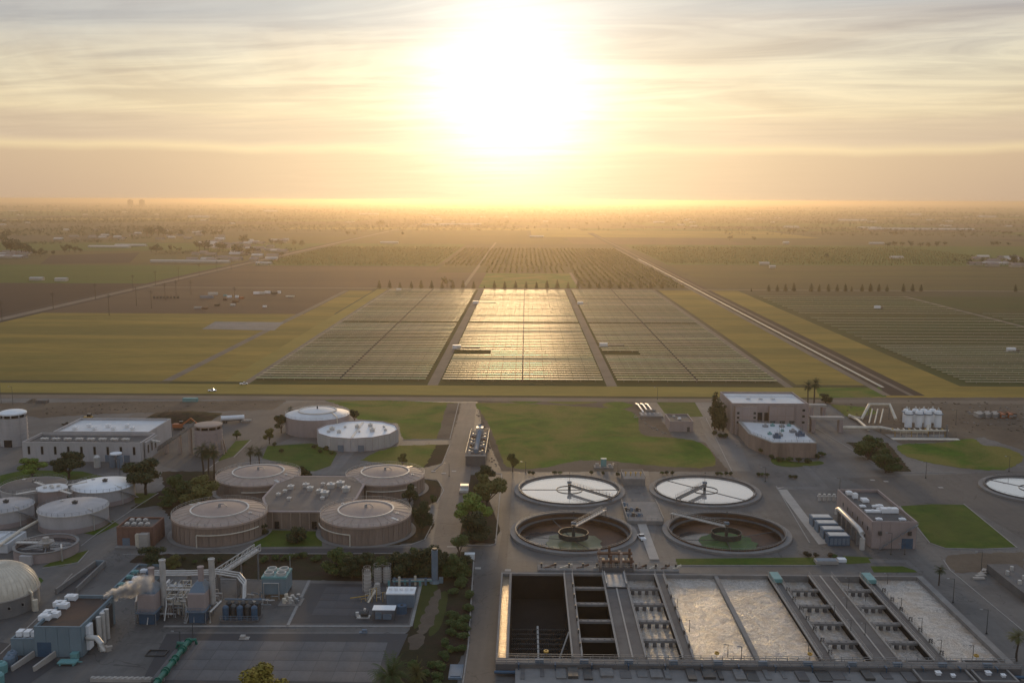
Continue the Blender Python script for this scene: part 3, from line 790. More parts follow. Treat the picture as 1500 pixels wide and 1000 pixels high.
def plant_tree(name, kind, mat, loc, h, label, cat='tree', group=None, wide=1.0, var=0, rz=None):
    tm, cm = tree_proto(kind, mat, var)
    t = thing(name, label, cat, loc, rnd.uniform(0, 6.28) if rz is None else rz, group)
    t.scale = (h * wide, h * wide, h)
    link('trunk', tm, t); link('crown', cm, t)
    return t
def tree_px(name, kind, mat, px, pyb, pyt, label, **k):
    p = at(px, pyb); return plant_tree(name, kind, mat, (p.x, p.y, 0), max(.5, hgt(px, pyb, pyt)), label, **k)

B_ = lambda *a, **k: tree_px('broadleaf_tree', *a, **k)
B_('round', 'foliage_bright', 48, 702, 669, 'bright green round tree in front of the long white building', wide=1.5)
B_('round', 'foliage_dark', 101, 701, 659, 'dark round tree standing before the middle windows of the long white building', wide=1.2, var=1)
B_('forked', 'foliage_dark', 214, 724, 671, 'large dark tree with forked trunk right of the small tank with a pale roof', wide=1.25)
B_('bushy', 'foliage_mid', 262, 735, 692, 'leafy green tree left of the two in the bed behind the pink tank', wide=1.1)
B_('bushy', 'foliage_olive', 296, 742, 694, 'broad olive-green tree touching the back pink tank', wide=1.2, var=1)
B_('bushy', 'foliage_mid', 246, 742, 722, 'low green bush at the road corner left of the pink tanks', wide=1.3, var=2)
B_('round', 'foliage_mid', 347, 643, 629, 'small round tree beside the tanker trailer', wide=1.1)
B_('round', 'foliage_dark', 412, 634, 606, 'dark tree left of the white domed tank', wide=.9, var=2)
B_('round', 'foliage_olive', 395, 650, 626, 'olive tree nearest the paved yard left of the white domed tank', wide=.8, var=3)
B_('round', 'foliage_dark', 519, 620, 599, 'dark tree between the white domed tank and the white angular tank', wide=.8, var=4)
B_('bushy', 'foliage_dark', 445, 706, 680, 'dark tree at the rim of the back left pink tank', wide=.95)
B_('round', 'foliage_olive', 590, 684, 663, 'small olive tree behind the back right pink tank', wide=.9, var=5)
B_('round', 'foliage_dark', 600, 742, 708, 'dark green tree in front of the back right pink tank', wide=.8, var=6)
B_('bushy', 'foliage_dark', 619, 774, 732, 'dark green tree between the right pink tanks and the road', wide=.75, var=3)
B_('bushy', 'foliage_mid', 634, 737, 724, 'small shrub-like tree on the road corner by the pink tanks', wide=.9, var=4)
B_('bushy', 'foliage_dark', 435, 795, 768, 'dark bushy tree on the lawn between the two front pink tanks', wide=1.3, var=5)
B_('bushy', 'foliage_dark', 384, 782, 766, 'small dark tree right of the front left pink tank', wide=1.2, var=6)
B_('round', 'foliage_dark', 710, 708, 679, 'dark tree at the far end of the tree island', wide=1.1, var=7)
B_('round', 'foliage_olive', 713, 746, 691, 'olive-yellow round tree in the tree island', wide=1.1, var=8)
B_('round', 'foliage_bright', 693, 768, 722, 'bright green round tree in the tree island', wide=1.3, var=9)
B_('bushy', 'foliage_dark', 695, 792, 748, 'nearly black tree at the near end of the tree island', wide=1.25, var=7)
B_('sparse', 'foliage_mid', 673, 816, 779, 'thin sparse young tree at the road crossing', wide=1.0)
B_('round', 'foliage_olive', 751, 691, 662, 'small tree at the corner of the big green field', wide=.65, var=10)
B_('bushy', 'foliage_mid', 1272, 673, 636, 'large dark green tree on the bed left of the pipe rack', wide=1.3, var=8)
B_('bushy', 'foliage_mid', 1297, 692, 655, 'dark green tree nearer the road below the pipe rack', wide=1.1, var=9)
B_('bushy', 'foliage_dark', 1209, 590, 576, 'dark clump of a tree behind the concrete portal frame', wide=1.5, var=10)
B_('bushy', 'foliage_yellow', 385, 1030, 974, 'yellow-flowering tree cut by the bottom edge of the photo', wide=1.5)
B_('bushy', 'foliage_dark', 226, 828, 797, 'dark bush-like tree beside the brick red building', wide=1.3, var=11)
B_('bushy', 'foliage_olive', 254, 832, 812, 'low olive tree at the left end of the hedge bed', wide=1.4, var=12)
for i, (px, pb, pt) in enumerate(((298, 702, 650), (306, 702, 655), (314, 700, 652))):
    tree_px('palm_tree', 'palm', 'foliage_dark', px, pb, pt, ['leftmost', 'middle', 'rightmost'][i] + ' palm of the three near the silo conveyor', wide=1.15, group='palms near the silo', var=i)
for px, pb, pt, l_ in ((367, 690, 654, 'left palm of the pair behind the back left pink tank'), (380, 690, 655, 'right palm of the pair behind the back left pink tank'),
                       (426, 618, 596, 'small palm left of the white domed tank'), (1183, 594, 559, 'left palm of the pair behind the pink administration building'),
                       (1192, 594, 555, 'right palm of the pair behind the pink administration building'), (1375, 857, 829, 'palm beside the far right corner of the aeration basins'),
                       (1489, 968, 925, 'palm at the lower right edge of the photo'), ):
    tree_px('palm_tree', 'palm', 'foliage_dark' if px != 1489 else 'foliage_olive', px, pb, pt, l_, wide=1.5 if px > 1300 else 1.2, var=px % 3)
tree_px('date_palm', 'date', 'foliage_mid', 572, 1018, 950, 'large spreading date palm at the bottom edge left of the soil bed', cat='palm', wide=.62)
tree_px('date_palm', 'date', 'foliage_olive', 610, 1000, 966, 'smaller palm right of the large date palm', cat='palm', wide=.62, var=1)
for i, (px, pb, pt) in enumerate(((1047, 628, 572), (1059, 632, 588), (1053, 630, 582))):
    tree_px('cypress_tree', 'cypress', 'foliage_dark', px, pb, pt, ['tallest', 'rightmost', 'middle'][i] + ' of the three narrow dark trees left of the pink administration building', wide=1.2, var=i)
# hedge bed
HX = [497, 516, 536, 556, 576, 592, 610, 628, 648, 664, 680, 622, 560]
for i, (px, pb, pt) in enumerate(((497, 842, 799), (516, 846, 812), (536, 842, 808), (556, 846, 814), (576, 840, 806), (592, 846, 806), (610, 840, 800), (628, 845, 800), (648, 842, 805), (664, 846, 808), (680, 840, 812), (622, 846, 815), (560, 836, 812))):
    tree_px('hedge_shrub', 'bushy', 'foliage_dark' if i % 3 else 'foliage_mid', px, pb, pt, 'tall dark shrub in the hedge behind the tank compound, number %d from the left' % (1 + sorted(HX).index(px)), cat='shrub', group='tall hedge shrubs', wide=1.15, var=i % 4)
def shrubs(lst, hpx, label, group, mat='foliage_dark', wide=1.2):
    for i, (px, py) in enumerate(lst):
        tree_px('shrub', 'shrub', mat if not i % 4 == 3 else 'foliage_mid', px, py + hpx * .45, py - hpx * .55, label, cat='shrub', group=group, wide=wide * rnd.uniform(.85, 1.2), var=i % 4)
shrubs([(386, 819), (404, 816), (416, 816), (434, 813), (444, 812), (467, 815), (424, 815), (462, 818)], 10, 'low shrub at the road edge of the left hedge bed', 'low shrubs of the left hedge bed', 'foliage_mid')
shrubs([(340, 822), (322, 820), (300, 818), (285, 822), (270, 818), (312, 825), (355, 824)], 8, 'small shrub along the road below the front left pink tank', 'shrubs below the front left pink tank')
shrubs([(684, 838), (679, 849), (674, 855), (665, 865), (689, 870), (661, 898), (668, 902), (662, 911), (668, 916), (661, 924), (674, 907), (679, 930), (651, 941), (661, 949), (674, 948), (649, 957), (641, 990), (633, 973), (606, 973), (625, 985), (652, 962), (685, 888), (681, 918), (683, 905), (644, 975), (638, 1000)], 13,
       'rounded shrub in the planted strip beside the road', 'shrubs of the roadside strip', 'foliage_mid')
shrubs([(775, 692), (781, 692), (812, 692), (820, 692), (866, 692), (883, 692), (905, 694), (970, 692), (977, 692), (985, 692), (1050, 693), (1056, 693), (1063, 693), (1070, 693), (1110, 694), (1116, 694), (1124, 695), (1157, 697), (1164, 698)], 6,
       'small round shrub in the line behind the round clarifiers', 'shrubs behind the clarifiers')
shrubs([(1046, 634), (1054, 637), (1062, 638), (1107, 652), (1116, 660), (1130, 668), (1142, 672), (1156, 672), (1170, 673), (1184, 674), (1198, 668), (1204, 664), (1180, 640), (1172, 632)], 8, 'clipped shrub at the foot of the pink buildings', 'shrubs round the pink buildings')
shrubs([(1186, 812), (1195, 812), (1216, 812), (1222, 814), (1180, 810)], 7, 'low reddish shrub at the gap in the lawn strip', 'shrubs in the lawn strip', 'foliage_rust')
shrubs([(460, 654), (468, 660), (478, 656), (486, 662), (412, 660), (402, 650), (570, 644), (560, 650)], 7, 'dark shrub round the lawn by the angular tank', 'shrubs by the angular tank')
# conifers in a line beyond the solar farm
for i, x in enumerate((167, 213, 258, 308, 351, 397, 443, 490, 535, 582, 628, 673, 718, 766, 812, 857, 904, 949, 997, 1040, 1090, 1133, 1180, 1225, 1270, 1315, 1360, 1410)):
    px = 500 + x / 3; s_ = {628: .45, 258: .75}.get(x, 1) * rnd.uniform(.85, 1.12)
    tree_px('conifer_tree', 'conifer', 'foliage_dark', px, 422.5, 422.5 - 12.5 * s_, 'small conifer at the far end of the solar farm, number %d from the left in its row' % (i + 1), group='conifers beyond the solar farm', var=i % 3)
for i, x in enumerate((302, 378, 416, 452, 488, 565, 600, 640, 679, 715, 742, 788, 825, 862, 898, 970, 1010, 1047, 1462)):
    px = 1000 + x / 3; s_ = {302: .5, 742: .7}.get(x, 1) * rnd.uniform(.8, 1.15)
    tree_px('conifer_tree', 'conifer', 'foliage_dark', px, 427, 427 - 12.5 * s_, 'small conifer behind the field right of the canal, number %d from the left in its row' % (i + 1), group='conifers right of the canal', var=i % 3)
B_('far', 'foliage_dark', 655, 420, 404, 'round dark tree in the conifer row beyond the solar farm', wide=1.2)

# far trees one can tell apart
ft = random.Random(23)
def far_tree(px, py, hpx, label, group, mat='foliage_dark', wide=1.0, kind='far', lean=None):
    tree_px('broadleaf_tree', kind, mat, px, py, py - hpx, label, group=group, wide=wide, var=ft.randrange(3))
for px, py, h_ in [(5, 357, 18), (10, 350, 16), (16, 372, 24), (24, 372, 26), (32, 373, 24), (38, 372, 22), (44, 373, 14), (59, 376, 14), (66, 374, 9), (78, 374, 8), (95, 370, 12), (102, 369, 14), (110, 370, 12), (118, 370, 9), (52, 374, 10)]:
    far_tree(px, py, h_, 'dark tree in the grove at the left edge beyond the green field', 'grove at the left edge')
for px, py, h_ in [(222, 370, 12), (229, 370, 14), (236, 369, 10), (252, 369, 12), (262, 370, 9), (292, 366, 15), (300, 366, 16), (305, 366, 13), (322, 368, 16), (327, 368, 14), (345, 372, 14), (352, 372, 16), (362, 374, 12), (371, 372, 14), (378, 370, 8),
                   (215, 346, 16), (222, 346, 15), (232, 346, 17), (240, 346, 12), (250, 347, 10), (266, 346, 12), (300, 346, 10), (313, 347, 12), (322, 346, 10), (355, 356, 14), (362, 356, 10), (398, 358, 9), (404, 358, 8), (412, 360, 10), (430, 360, 9), (442, 361, 10), (413, 376, 8), (432, 358, 8), (195, 350, 8), (165, 348, 7)]:
    far_tree(px, py, h_, 'dark tree among the houses left of the solar farm', 'trees of the settlement', wide=1.1)
for px, py, h_ in [(1157, 341, 7), (1163, 341, 6), (1177, 341, 6), (1210, 342, 5), (1305, 344, 6), (1312, 344, 7), (1320, 344, 5), (1300, 362, 8), (1310, 361, 9), (1322, 361, 8), (1335, 361, 9), (1348, 362, 9), (1360, 362, 8), (1372, 361, 9), (1384, 360, 7), (1455, 360, 7), (1462, 360, 8), (1478, 360, 6), (1489, 388, 17), (1484, 388, 12), (1498, 388, 10), (1211, 378, 8), (1069, 352, 9), (1105, 352, 6), (1410, 340, 5), (1420, 340, 6), (1470, 344, 7), (1480, 344, 6), (1400, 383, 6), (1420, 385, 8), (1440, 384, 7), (1455, 384, 7)]:
    far_tree(px, py, h_, 'dark tree among the fields right of the canal far away', 'far trees on the right', wide=1.3)
for px, py, h_ in [(555, 332, 12), (560, 331, 10), (742, 330, 8), (735, 331, 5), (730, 328, 6), (510, 345, 8), (520, 345, 7), (640, 330, 5), (590, 345, 6), (860, 330, 6), (1075, 316, 4), (1330, 318, 4), (1220, 330, 6)]:
    far_tree(px, py, h_, 'hazy tree on the plain beyond the orchards', 'hazy trees in the middle', wide=1.1)
# tree belts and woods far off: nobody could count these
def belt(pixline, n, h0, h1, depth, seed, mat='foliage_dark'):
    rg = random.Random(seed); mb = MB()
    for k in range(n):
        t = rg.random() * (len(pixline) - 1); i = int(t); f_ = t - i
        px = pixline[i][0] * (1 - f_) + pixline[i + 1][0] * f_; py = pixline[i][1] * (1 - f_) + pixline[i + 1][1] * f_
        p = at(px, py); p.y += rg.uniform(-.5, .5) * depth; h_ = rg.uniform(h0, h1); r_ = h_ * rg.uniform(.35, .6)
        leaf_cloud(mb, [(p.x, p.y, h_ * .55, r_)], 16, h_ * .16, rg, .8)
    o = link('tree_belt', mesh('tree_belt', mb, mat)); o['kind'] = 'stuff'; o['label'] = 'dark belts of far-off trees'
belt([(0, 322), (500, 318)], 900, 8, 15, 2600, 1)
belt([(400, 320), (1000, 318)], 800, 8, 15, 2600, 2)
belt([(900, 321), (1500, 324)], 1000, 8, 15, 2600, 3)
belt([(0, 312), (750, 310)], 1000, 12, 24, 4000, 4)
belt([(750, 311), (1500, 315)], 1000, 12, 24, 4000, 5)
belt([(0, 304), (750, 303)], 360, 18, 40, 5000, 6)
belt([(750, 304), (1500, 308)], 360, 18, 40, 5000, 7)
belt([(0, 340), (330, 338)], 650, 6, 13, 1000, 8)
belt([(330, 335), (760, 333)], 520, 6, 12, 1000, 9)
belt([(1030, 338), (1500, 342)], 600, 5, 11, 1000, 10)
belt([(0, 330), (1500, 332)], 900, 6, 13, 1500, 14)
belt([(0, 326), (500, 322)], 500, 8, 14, 600, 15)
belt([(0, 360), (200, 352)], 120, 4, 9, 250, 12)
belt([(230, 372), (440, 366)], 130, 3, 7, 120, 13)
# orchards
def orchard(x0, x1, y0, y1, sx, sy, h_, mat, seed):
    rg = random.Random(seed); mb = MB(); y = y0
    while y < y1:
        x = x0
        while x < x1:
            px_, py_ = x + rg.uniform(-.6, .6), y + rg.uniform(-.6, .6)
            leaf_cloud(mb, [(px_, py_, h_ * .6, h_ * .5)], 5, h_ * .34, rg)
            x += sx
        y += sy
    o = link('orchard', mesh('orchard', mb, mat)); o['kind'] = 'stuff'; o['label'] = 'orchard of small trees in straight rows'
orchard(74, 204, 1255, 1640, 9, 9, 4.0, 'foliage_olive', 1)
orchard(-135, 200, 1660, 2250, 8.5, 10, 4.0, 'foliage_olive', 2)
orchard(-60, 62, 1500, 1650, 9, 9, 3.6, 'foliage_olive', 5)
orchard(-450, -150, 1660, 2300, 9, 12, 4.0, 'foliage_olive', 3)
orchard(250, 900, 1730, 2350, 11, 15, 4.2, 'foliage_olive', 4)

def rubble(pix, n, s0, s1, mat, seed, label):
    P = [tuple(at(*q)) for q in pix]; rg = random.Random(seed); m = MB(); k = 0
    while k < n:
        x = rg.uniform(min(p[0] for p in P), max(p[0] for p in P)); y = rg.uniform(min(p[1] for p in P), max(p[1] for p in P))
        if not in_poly(x, y, P): continue
        a = rg.uniform(s0, s1); m.cbox(x, y, 0, a * rg.uniform(.6, 2), a, a * rg.uniform(.2, .6), rg.uniform(0, 3)); k += 1
    o = link('rubble', mesh('rubble', m, mat)); o['kind'] = 'stuff'; o['label'] = label
rubble([(1230, 585), (1500, 590), (1500, 635), (1400, 640), (1240, 612)], 170, .2, .9, 'dirt', 3, 'clods and scrap strewn over the dirt yard on the right')
rubble([(1420, 593), (1500, 598), (1500, 625), (1410, 622)], 70, .2, .8, 'concrete', 4, 'pale scrap round the long bins')
rubble([(925, 602), (985, 640), (960, 632), (930, 612)], 40, .2, .8, 'concrete', 5, 'broken concrete by the small pink building')
rubble([(698, 592), (735, 690), (720, 690), (700, 640)], 60, .2, .7, 'dirt', 6, 'clods along the dirt edge by the pump station')
rubble([(60, 590), (420, 588), (250, 603), (60, 610)], 120, .2, .7, 'dirt', 7, 'clods on the dirt yard behind the plant')
# ================================================================== BUILDINGS
def frame_box(xl, xr, yb, yt, ybk):
    """size and place of a building from its front base line, roof line and the back edge of its roof"""
    A, B = at(xl, yb), at(xr, yb); Y0 = (A.y + B.y) / 2; h = hgt((xl + xr) / 2, yb, yt)
    Y1 = at((xl + xr) / 2, ybk, h).y
    return A.x, B.x, Y0, Y1, h
def shell(t, X0, X1, Y0, Y1, h, wall, roof, parapet=.6, npan=0, nside=0, ppanel=True, z0=0.0):
    """walls with a parapet and a recessed roof, coordinates local to the thing; panels stand proud of the wall, joints recessed"""
    w = .35
    m = MB()
    m.box(X0, X1, Y0, Y0 + w, z0, h); m.box(X0, X1, Y1 - w, Y1, z0, h)
    m.box(X0, X0 + w, Y0 + w, Y1 - w, z0, h); m.box(X1 - w, X1, Y0 + w, Y1 - w, z0, h)
    wo_ = part('wall', m, wall, t)
    m = MB(); m.box(X0 + w + .01, X1 - w - .01, Y0 + w + .01, Y1 - w - .01, h - parapet - .3, h - parapet); part('roof', m, roof, t)
    m = MB()
    for a in ((X0 - .06, X1 + .06, Y0 - .06, Y0 + w + .06), (X0 - .06, X1 + .06, Y1 - w - .06, Y1 + .06)): m.box(*a, h + .002, h + .12)
    for a in ((X0 - .06, X0 + w + .06, Y0 + w + .063, Y1 - w - .063), (X1 - w - .06, X1 + .06, Y0 + w + .063, Y1 - w - .063)): m.box(*a, h + .002, h + .12)
    part('coping', m, wall, t)
    if npan:
        pw = (X1 - X0) / npan; m = MB(); m.box(-pw / 2 + .06, pw / 2 - .06, -.08, -.002, z0 + .12, h - .12); me = mesh('wall_panel', m, wall)
        for i in range(npan): link('wall_panel', me, t, (X0 + pw * (i + .5), Y0, 0))
    if nside:
        pw = (Y1 - Y0) / nside; m = MB(); m.box(.002, .08, -pw / 2 + .06, pw / 2 - .06, z0 + .12, h - .12); me = mesh('wall_panel', m, wall)
        for i in range(nside):
            link('wall_panel', me, t, (X1, Y0 + pw * (i + .5), 0))
            link('wall_panel', me, t, (X0, Y0 + pw * (i + .5), 0), math.pi)
def window(t, x, y, z, w, h, face='front', name='window'):
    """glazed opening with a frame; face front looks to -y, right to +x, left to -x"""
    rz = {'front': 0, 'right': math.pi / 2, 'left': -math.pi / 2}[face]
    m = MB(); m.box(-w / 2, w / 2, -.13, -.085, 0, h)
    o = link(name, mesh(name, m, 'glass_dark'), t, (x, y, z), rz)
    m = MB(); e = .09
    m.box(-w / 2 - e, -w / 2, -.17, -.082, -e, h + e); m.box(w / 2, w / 2 + e, -.17, -.082, -e, h + e)
    m.box(-w / 2, w / 2, -.17, -.082, h, h + e); m.box(-w / 2, w / 2, -.17, -.082, -e, 0)
    link('frame', mesh('frame', m, 'light_concrete'), o)
def door(t, x, y, z, w, h, mat='blue_paint', face='front'):
    rz = {'front': 0, 'right': math.pi / 2, 'left': -math.pi / 2}[face]
    m = MB(); m.box(-w / 2, w / 2, -.15, -.085, 0, h)
    for k in range(1, 4): m.box(-w / 2 + .05, w / 2 - .05, -.18, -.152, h * k / 4 - .04, h * k / 4 + .04)
    o = link('door', mesh('door', m, mat), t, (x, y, z), rz)
    m = MB(); m.box(w * .35, w * .35 + .12, -.24, -.155, 1.0, 1.2); link('handle', mesh('handle', m, 'steel'), o)
def vent(t, x, y, z, s=1.0, name='roof_vent', mat='galv_pipe'):
    m = MB(); m.box(-s / 2, s / 2, -s / 2, s / 2, 0, s * .55); m.box(-s * .62, s * .62, -s * .62, s * .62, s * .56, s * .72); m.cyl(0, 0, s * .72, s * .95, s * .3, s * .2, 10)
    return link(name, mesh(name, m, mat), t, (x, y, z))
def ac_unit(t, x, y, z, sx, sy, sz, mat='bright_white', name='rooftop_unit'):
    m = MB(); m.box(-sx / 2, sx / 2, -sy / 2, sy / 2, .15, sz); m.box(-sx / 2 + .1, -sx / 2 + .25, -sy / 2 + .1, sy / 2 - .1, 0, .15); m.box(sx / 2 - .25, sx / 2 - .1, -sy / 2 + .1, sy / 2 - .1, 0, .15)
    m.cyl(0, 0, sz, sz + .2, min(sx, sy) * .33, None, 14)
    return link(name, mesh(name, m, mat), t, (x, y, z))

# --- long white building with the white rear roof
X0, X1, Y0, Y1, h = frame_box(33, 208, 676, 648, 634)
t = thing('process_building', 'long pale grey panelled building with narrow dark windows and a white-roofed rear block', 'building', ((X0 + X1) / 2, Y0, 0))
W = X1 - X0; D = Y1 - Y0
shell(t, -W / 2, W / 2, 0, D, h, 'white_wall', 'dark_roof', 1.0, npan=9, nside=4)
for i in range(9): window(t, -W / 2 + W / 9 * (i + .5), 0, h * .38, 1.0, 3.4)
wx = at(228, 655).x - (X0 + X1) / 2
m_ = MB()
shell(t, W / 2 + .5, wx + 4.5, 3.0, D - 1, h * .93, 'white_wall', 'dark_roof', 1.0, npan=2)
for i in range(3): window(t, wx + 4.5, 5 + i * (D - 8) / 2.2, h * .35, 1.3, 3.4, 'right')
Xr0, Xr1, Yr0, Yr1, hr = frame_box(64, 192, 655, 634, 619)
Yr1 = max(Yr1, Y1 + 10)
shell(t, -W / 2 + 5, W / 2 - 3, D + .5, Yr1 - Y0, h + .5, 'white_wall', 'white_roof', .9, nside=3)
for i in range(8):
    for j in (0, 1): vent(t, -W / 2 + 5 + i * (W - 10) / 8 + j * 1.6, D * .45, h - 1.0, 1.3)
for i in range(7): vent(t, -W / 2 + 11 + i * (W - 20) / 7, D + 8 + (i % 2) * 5, h - .1, 1.6, mat='bright_white')
for i in range(3): vent(t, W / 2 + 1.5 + i * 1.8, D * .5 - i, h * .93 - 1.0, 1.2)
door(t, W / 2 - 6, 0, 0, 2.5, 3, 'slate_blue'); door(t, W / 2 - 14, 0, 0, 2.5, 3, 'slate_blue')

# --- silos
def cyl_frame(cx, rx, yfb, yfr):
    p = at(cx, yfb); m = mpp(cx, yfb); Rr = rx * m
    for _ in range(4): Rr = rx * m * (p.y + Rr) / p.y
    return Vector((p.x * (p.y + Rr) / p.y, p.y + Rr, 0)), Rr, hgt(cx, yfb, yfr)
def silo(args, label, wall, cap, dome):
    c, r_, h = cyl_frame(*args)
    t = thing('silo', label, 'silo', c)
    m = MB(); m.revolve(0, 0, [(r_, 0), (r_, h * .84)], 40)
    part('shell', m, wall, t, True)
    for i in range(6):
        m = MB(); m.ring(0, 0, h * (.1 + .125 * i), h * (.1 + .125 * i) + .25, r_ + .004, r_ + .14, 40); part('band', m, wall, t)
    m = MB(); m.cyl(0, 0, h * .845, h * .925, r_ * .86, None, 32); part('opening', m, 'glass_dark', t)
    for i in range(10):
        a = i * .628; m = MB(); m.cbox(math.cos(a) * r_ * .93, math.sin(a) * r_ * .93, h * .842, .5, .5, h * .085, a); part('column', m, wall, t)
    m = MB(); m.revolve(0, 0, [(r_ * 1.02, h * .93), (r_ * 1.02, h * .97), (r_ * .8, h * (.985 + dome * .5)), (r_ * .4, h * (.99 + dome * .9)), (0, h * (.99 + dome))], 36); part('cap', m, cap, t, True)
    m = MB(); m.box(-r_ * .3, r_ * .3, -r_ - .15, -r_ + .5, 0, 3.2); part('door', m, 'glass_dark', t)
    m = MB()
    for k in (-.25, .25): m.beam((r_ * .8 + k, -r_ * .62, 0), (r_ * .8 + k, -r_ * .62, h * .95), .07)
    for i in range(int(h)): m.beam((r_ * .8 - .25, -r_ * .62, i + .5), (r_ * .8 + .25, -r_ * .62, i + .5), .05)
    part('ladder', m, 'steel', t)
    return t, c, r_, h
silo((22, 18.5, 655, 606), 'white banded silo with a domed white cap at the left edge', 'white_wall', 'bright_white', .05)
s2, sc, sr_, sh = silo((307, 19.5, 669, 624), 'beige silo with a flat tan cap fed by an inclined conveyor', 'mauve_wall', 'pink_roof', .0)
m = MB()
for i in range(4):
    a = -1.2 + i * .5; m.beam((math.cos(a) * sr_ * 1.22, math.sin(a) * sr_ * 1.22, 0), (math.cos(a) * sr_, math.sin(a) * sr_, sh * .45), .6)
part('buttress', m, 'pink_roof', s2)
# conveyor
t = thing('conveyor', 'inclined conveyor gallery climbing to the beige silo on concrete piers', 'conveyor', (sc.x - sr_, sc.y - 1, 0))
base_pt = at(232, 662); L0 = Vector((base_pt.x - (sc.x - sr_), base_pt.y - sc.y, 1.0))
m = MB(); m.beam(L0, (0, 0, sh * .95), 1.7, .25); part('belt', m, 'dark_steel', t)
m = MB()
for s_ in (-1, 1):
    o = Vector((0, s_ * .95, 0)); m.beam(L0 + o, Vector((0, 0, sh * .95)) + o, .12); m.beam(L0 + o + Vector((0, 0, 1.5)), Vector((0, 0, sh * .95 + 1.5)) + o, .12)
    for k in range(16):
        q = (L0 + o).lerp(Vector((0, 0, sh * .95)) + o, k / 15); m.beam(q, q + Vector((0, 0, 1.5)), .09)
        q2 = (L0 + o).lerp(Vector((0, 0, sh * .95)) + o, min(1, (k + 1) / 15)); m.beam(q, q2 + Vector((0, 0, 1.5)), .07)
part('truss', m, 'steel', t)
for k in (.25, .6, .88):
    q = L0.lerp(Vector((0, 0, sh * .95)), k)
    m = MB(); m.box(q.x - .55, q.x + .55, q.y - .8, q.y + .8, 0, q.z - .2); part('pier', m, 'pink_roof', t)

# --- round tanks
def white_tank(args, label, roofm='white_roof', lower='mauve_wall'):
    c, r_, h = cyl_frame(*args); t = thing('storage_tank', label, 'tank', c)
    m = MB(); m.revolve(0, 0, [(r_, h * .3), (r_, h)], 56); part('wall', m, 'white_wall', t, True)
    m = MB(); m.ring(0, 0, 0, h * .3, r_ - .4, r_ + .05, 56); part('plinth', m, lower, t)
    m = MB(); m.revolve(0, 0, [(r_ + .1, h), (r_ * .7, h + r_ * .055), (r_ * .35, h + r_ * .085), (0, h + r_ * .095)], 56); part('roof', m, roofm, t, True)
    m = MB(); m.ring(0, 0, h - .3, h + .05, r_ + .11, r_ + .3, 56); part('rim', m, 'galv_pipe', t)
    m = MB()
    P = [(math.cos(a) * (r_ + .1), math.sin(a) * (r_ + .1), h + .05) for a in [i * 2 * math.pi / 32 for i in range(33)]]
    m.rail(P, 1.1, 3, .035); part('guard_rail', m, 'steel', t)
    z = h + r_ * .09
    vent(t, .5, .3, z, 1.3, mat='dark_steel'); vent(t, -r_ * .5, r_ * .35, h + r_ * .04, .9)
    m = MB(); m.tube([(r_ * .86, -r_ * .55, 0), (r_ * .86, -r_ * .55, h * .8), (r_ * .8, -r_ * .5, h + .6), (r_ * .4, -r_ * .2, h + r_ * .06)], .16, 8); part('pipe', m, 'galv_pipe', t, True)
    m = MB(); n_ = 26
    for i in range(n_):
        a = .2 - i * .035; m.cbox(math.cos(a) * (r_ + .7), math.sin(a) * (r_ + .7), h * i / n_, 1.0, .35, .08, a)
    part('stair', m, 'steel', t)
    return t, c, r_, h
white_tank((52, 44, 744, 723), 'white tank with a tan weathered dome, back left of the four white tanks', 'gravel_roof')
white_tank((153.6, 43, 744, 722), 'white tank with a bright bluish white roof, back right of the four white tanks', 'bright_white')
t3 = white_tank((110, 47.5, 784, 757), 'white tank with a grey roof, front right of the four white tanks', 'white_wall')
white_tank((9, 39, 776, 752), 'white tank with a grey roof cut by the left edge of the photo', 'white_wall')
# hub and walkways between the white tanks
p0 = at(78, 745)
t = thing('tank_hub', 'flat white-roofed hub with walkways in the middle of the four white tanks', 'walkway', (p0.x, p0.y, 0))
m = MB(); m.cyl(0, 0, 0, 7.5, 5.0, None, 8); part('tower', m, 'mauve_wall', t)
m = MB(); m.cyl(0, 0, 7.6, 7.9, 5.6, None, 8); part('roof', m, 'white_roof', t)
for a in (-2.4, -.6, .7, 2.5):
    m = MB(); q = Vector((math.cos(a), math.sin(a), 0)); m.beam(q * 5 + Vector((0, 0, 7.8)), q * 12 + Vector((0, 0, 7.8)), 1.2, .2)
    m.rail([q * 5 + Vector((-q.y * .6, q.x * .6, 7.9)), q * 12 + Vector((-q.y * .6, q.x * .6, 7.9))], 1.1, 2, .04); part('bridge', m, 'galv_pipe', t)
for i in range(4): vent(t, -2 + i * 1.3, -1 + (i % 2) * 2, 7.9, .9)

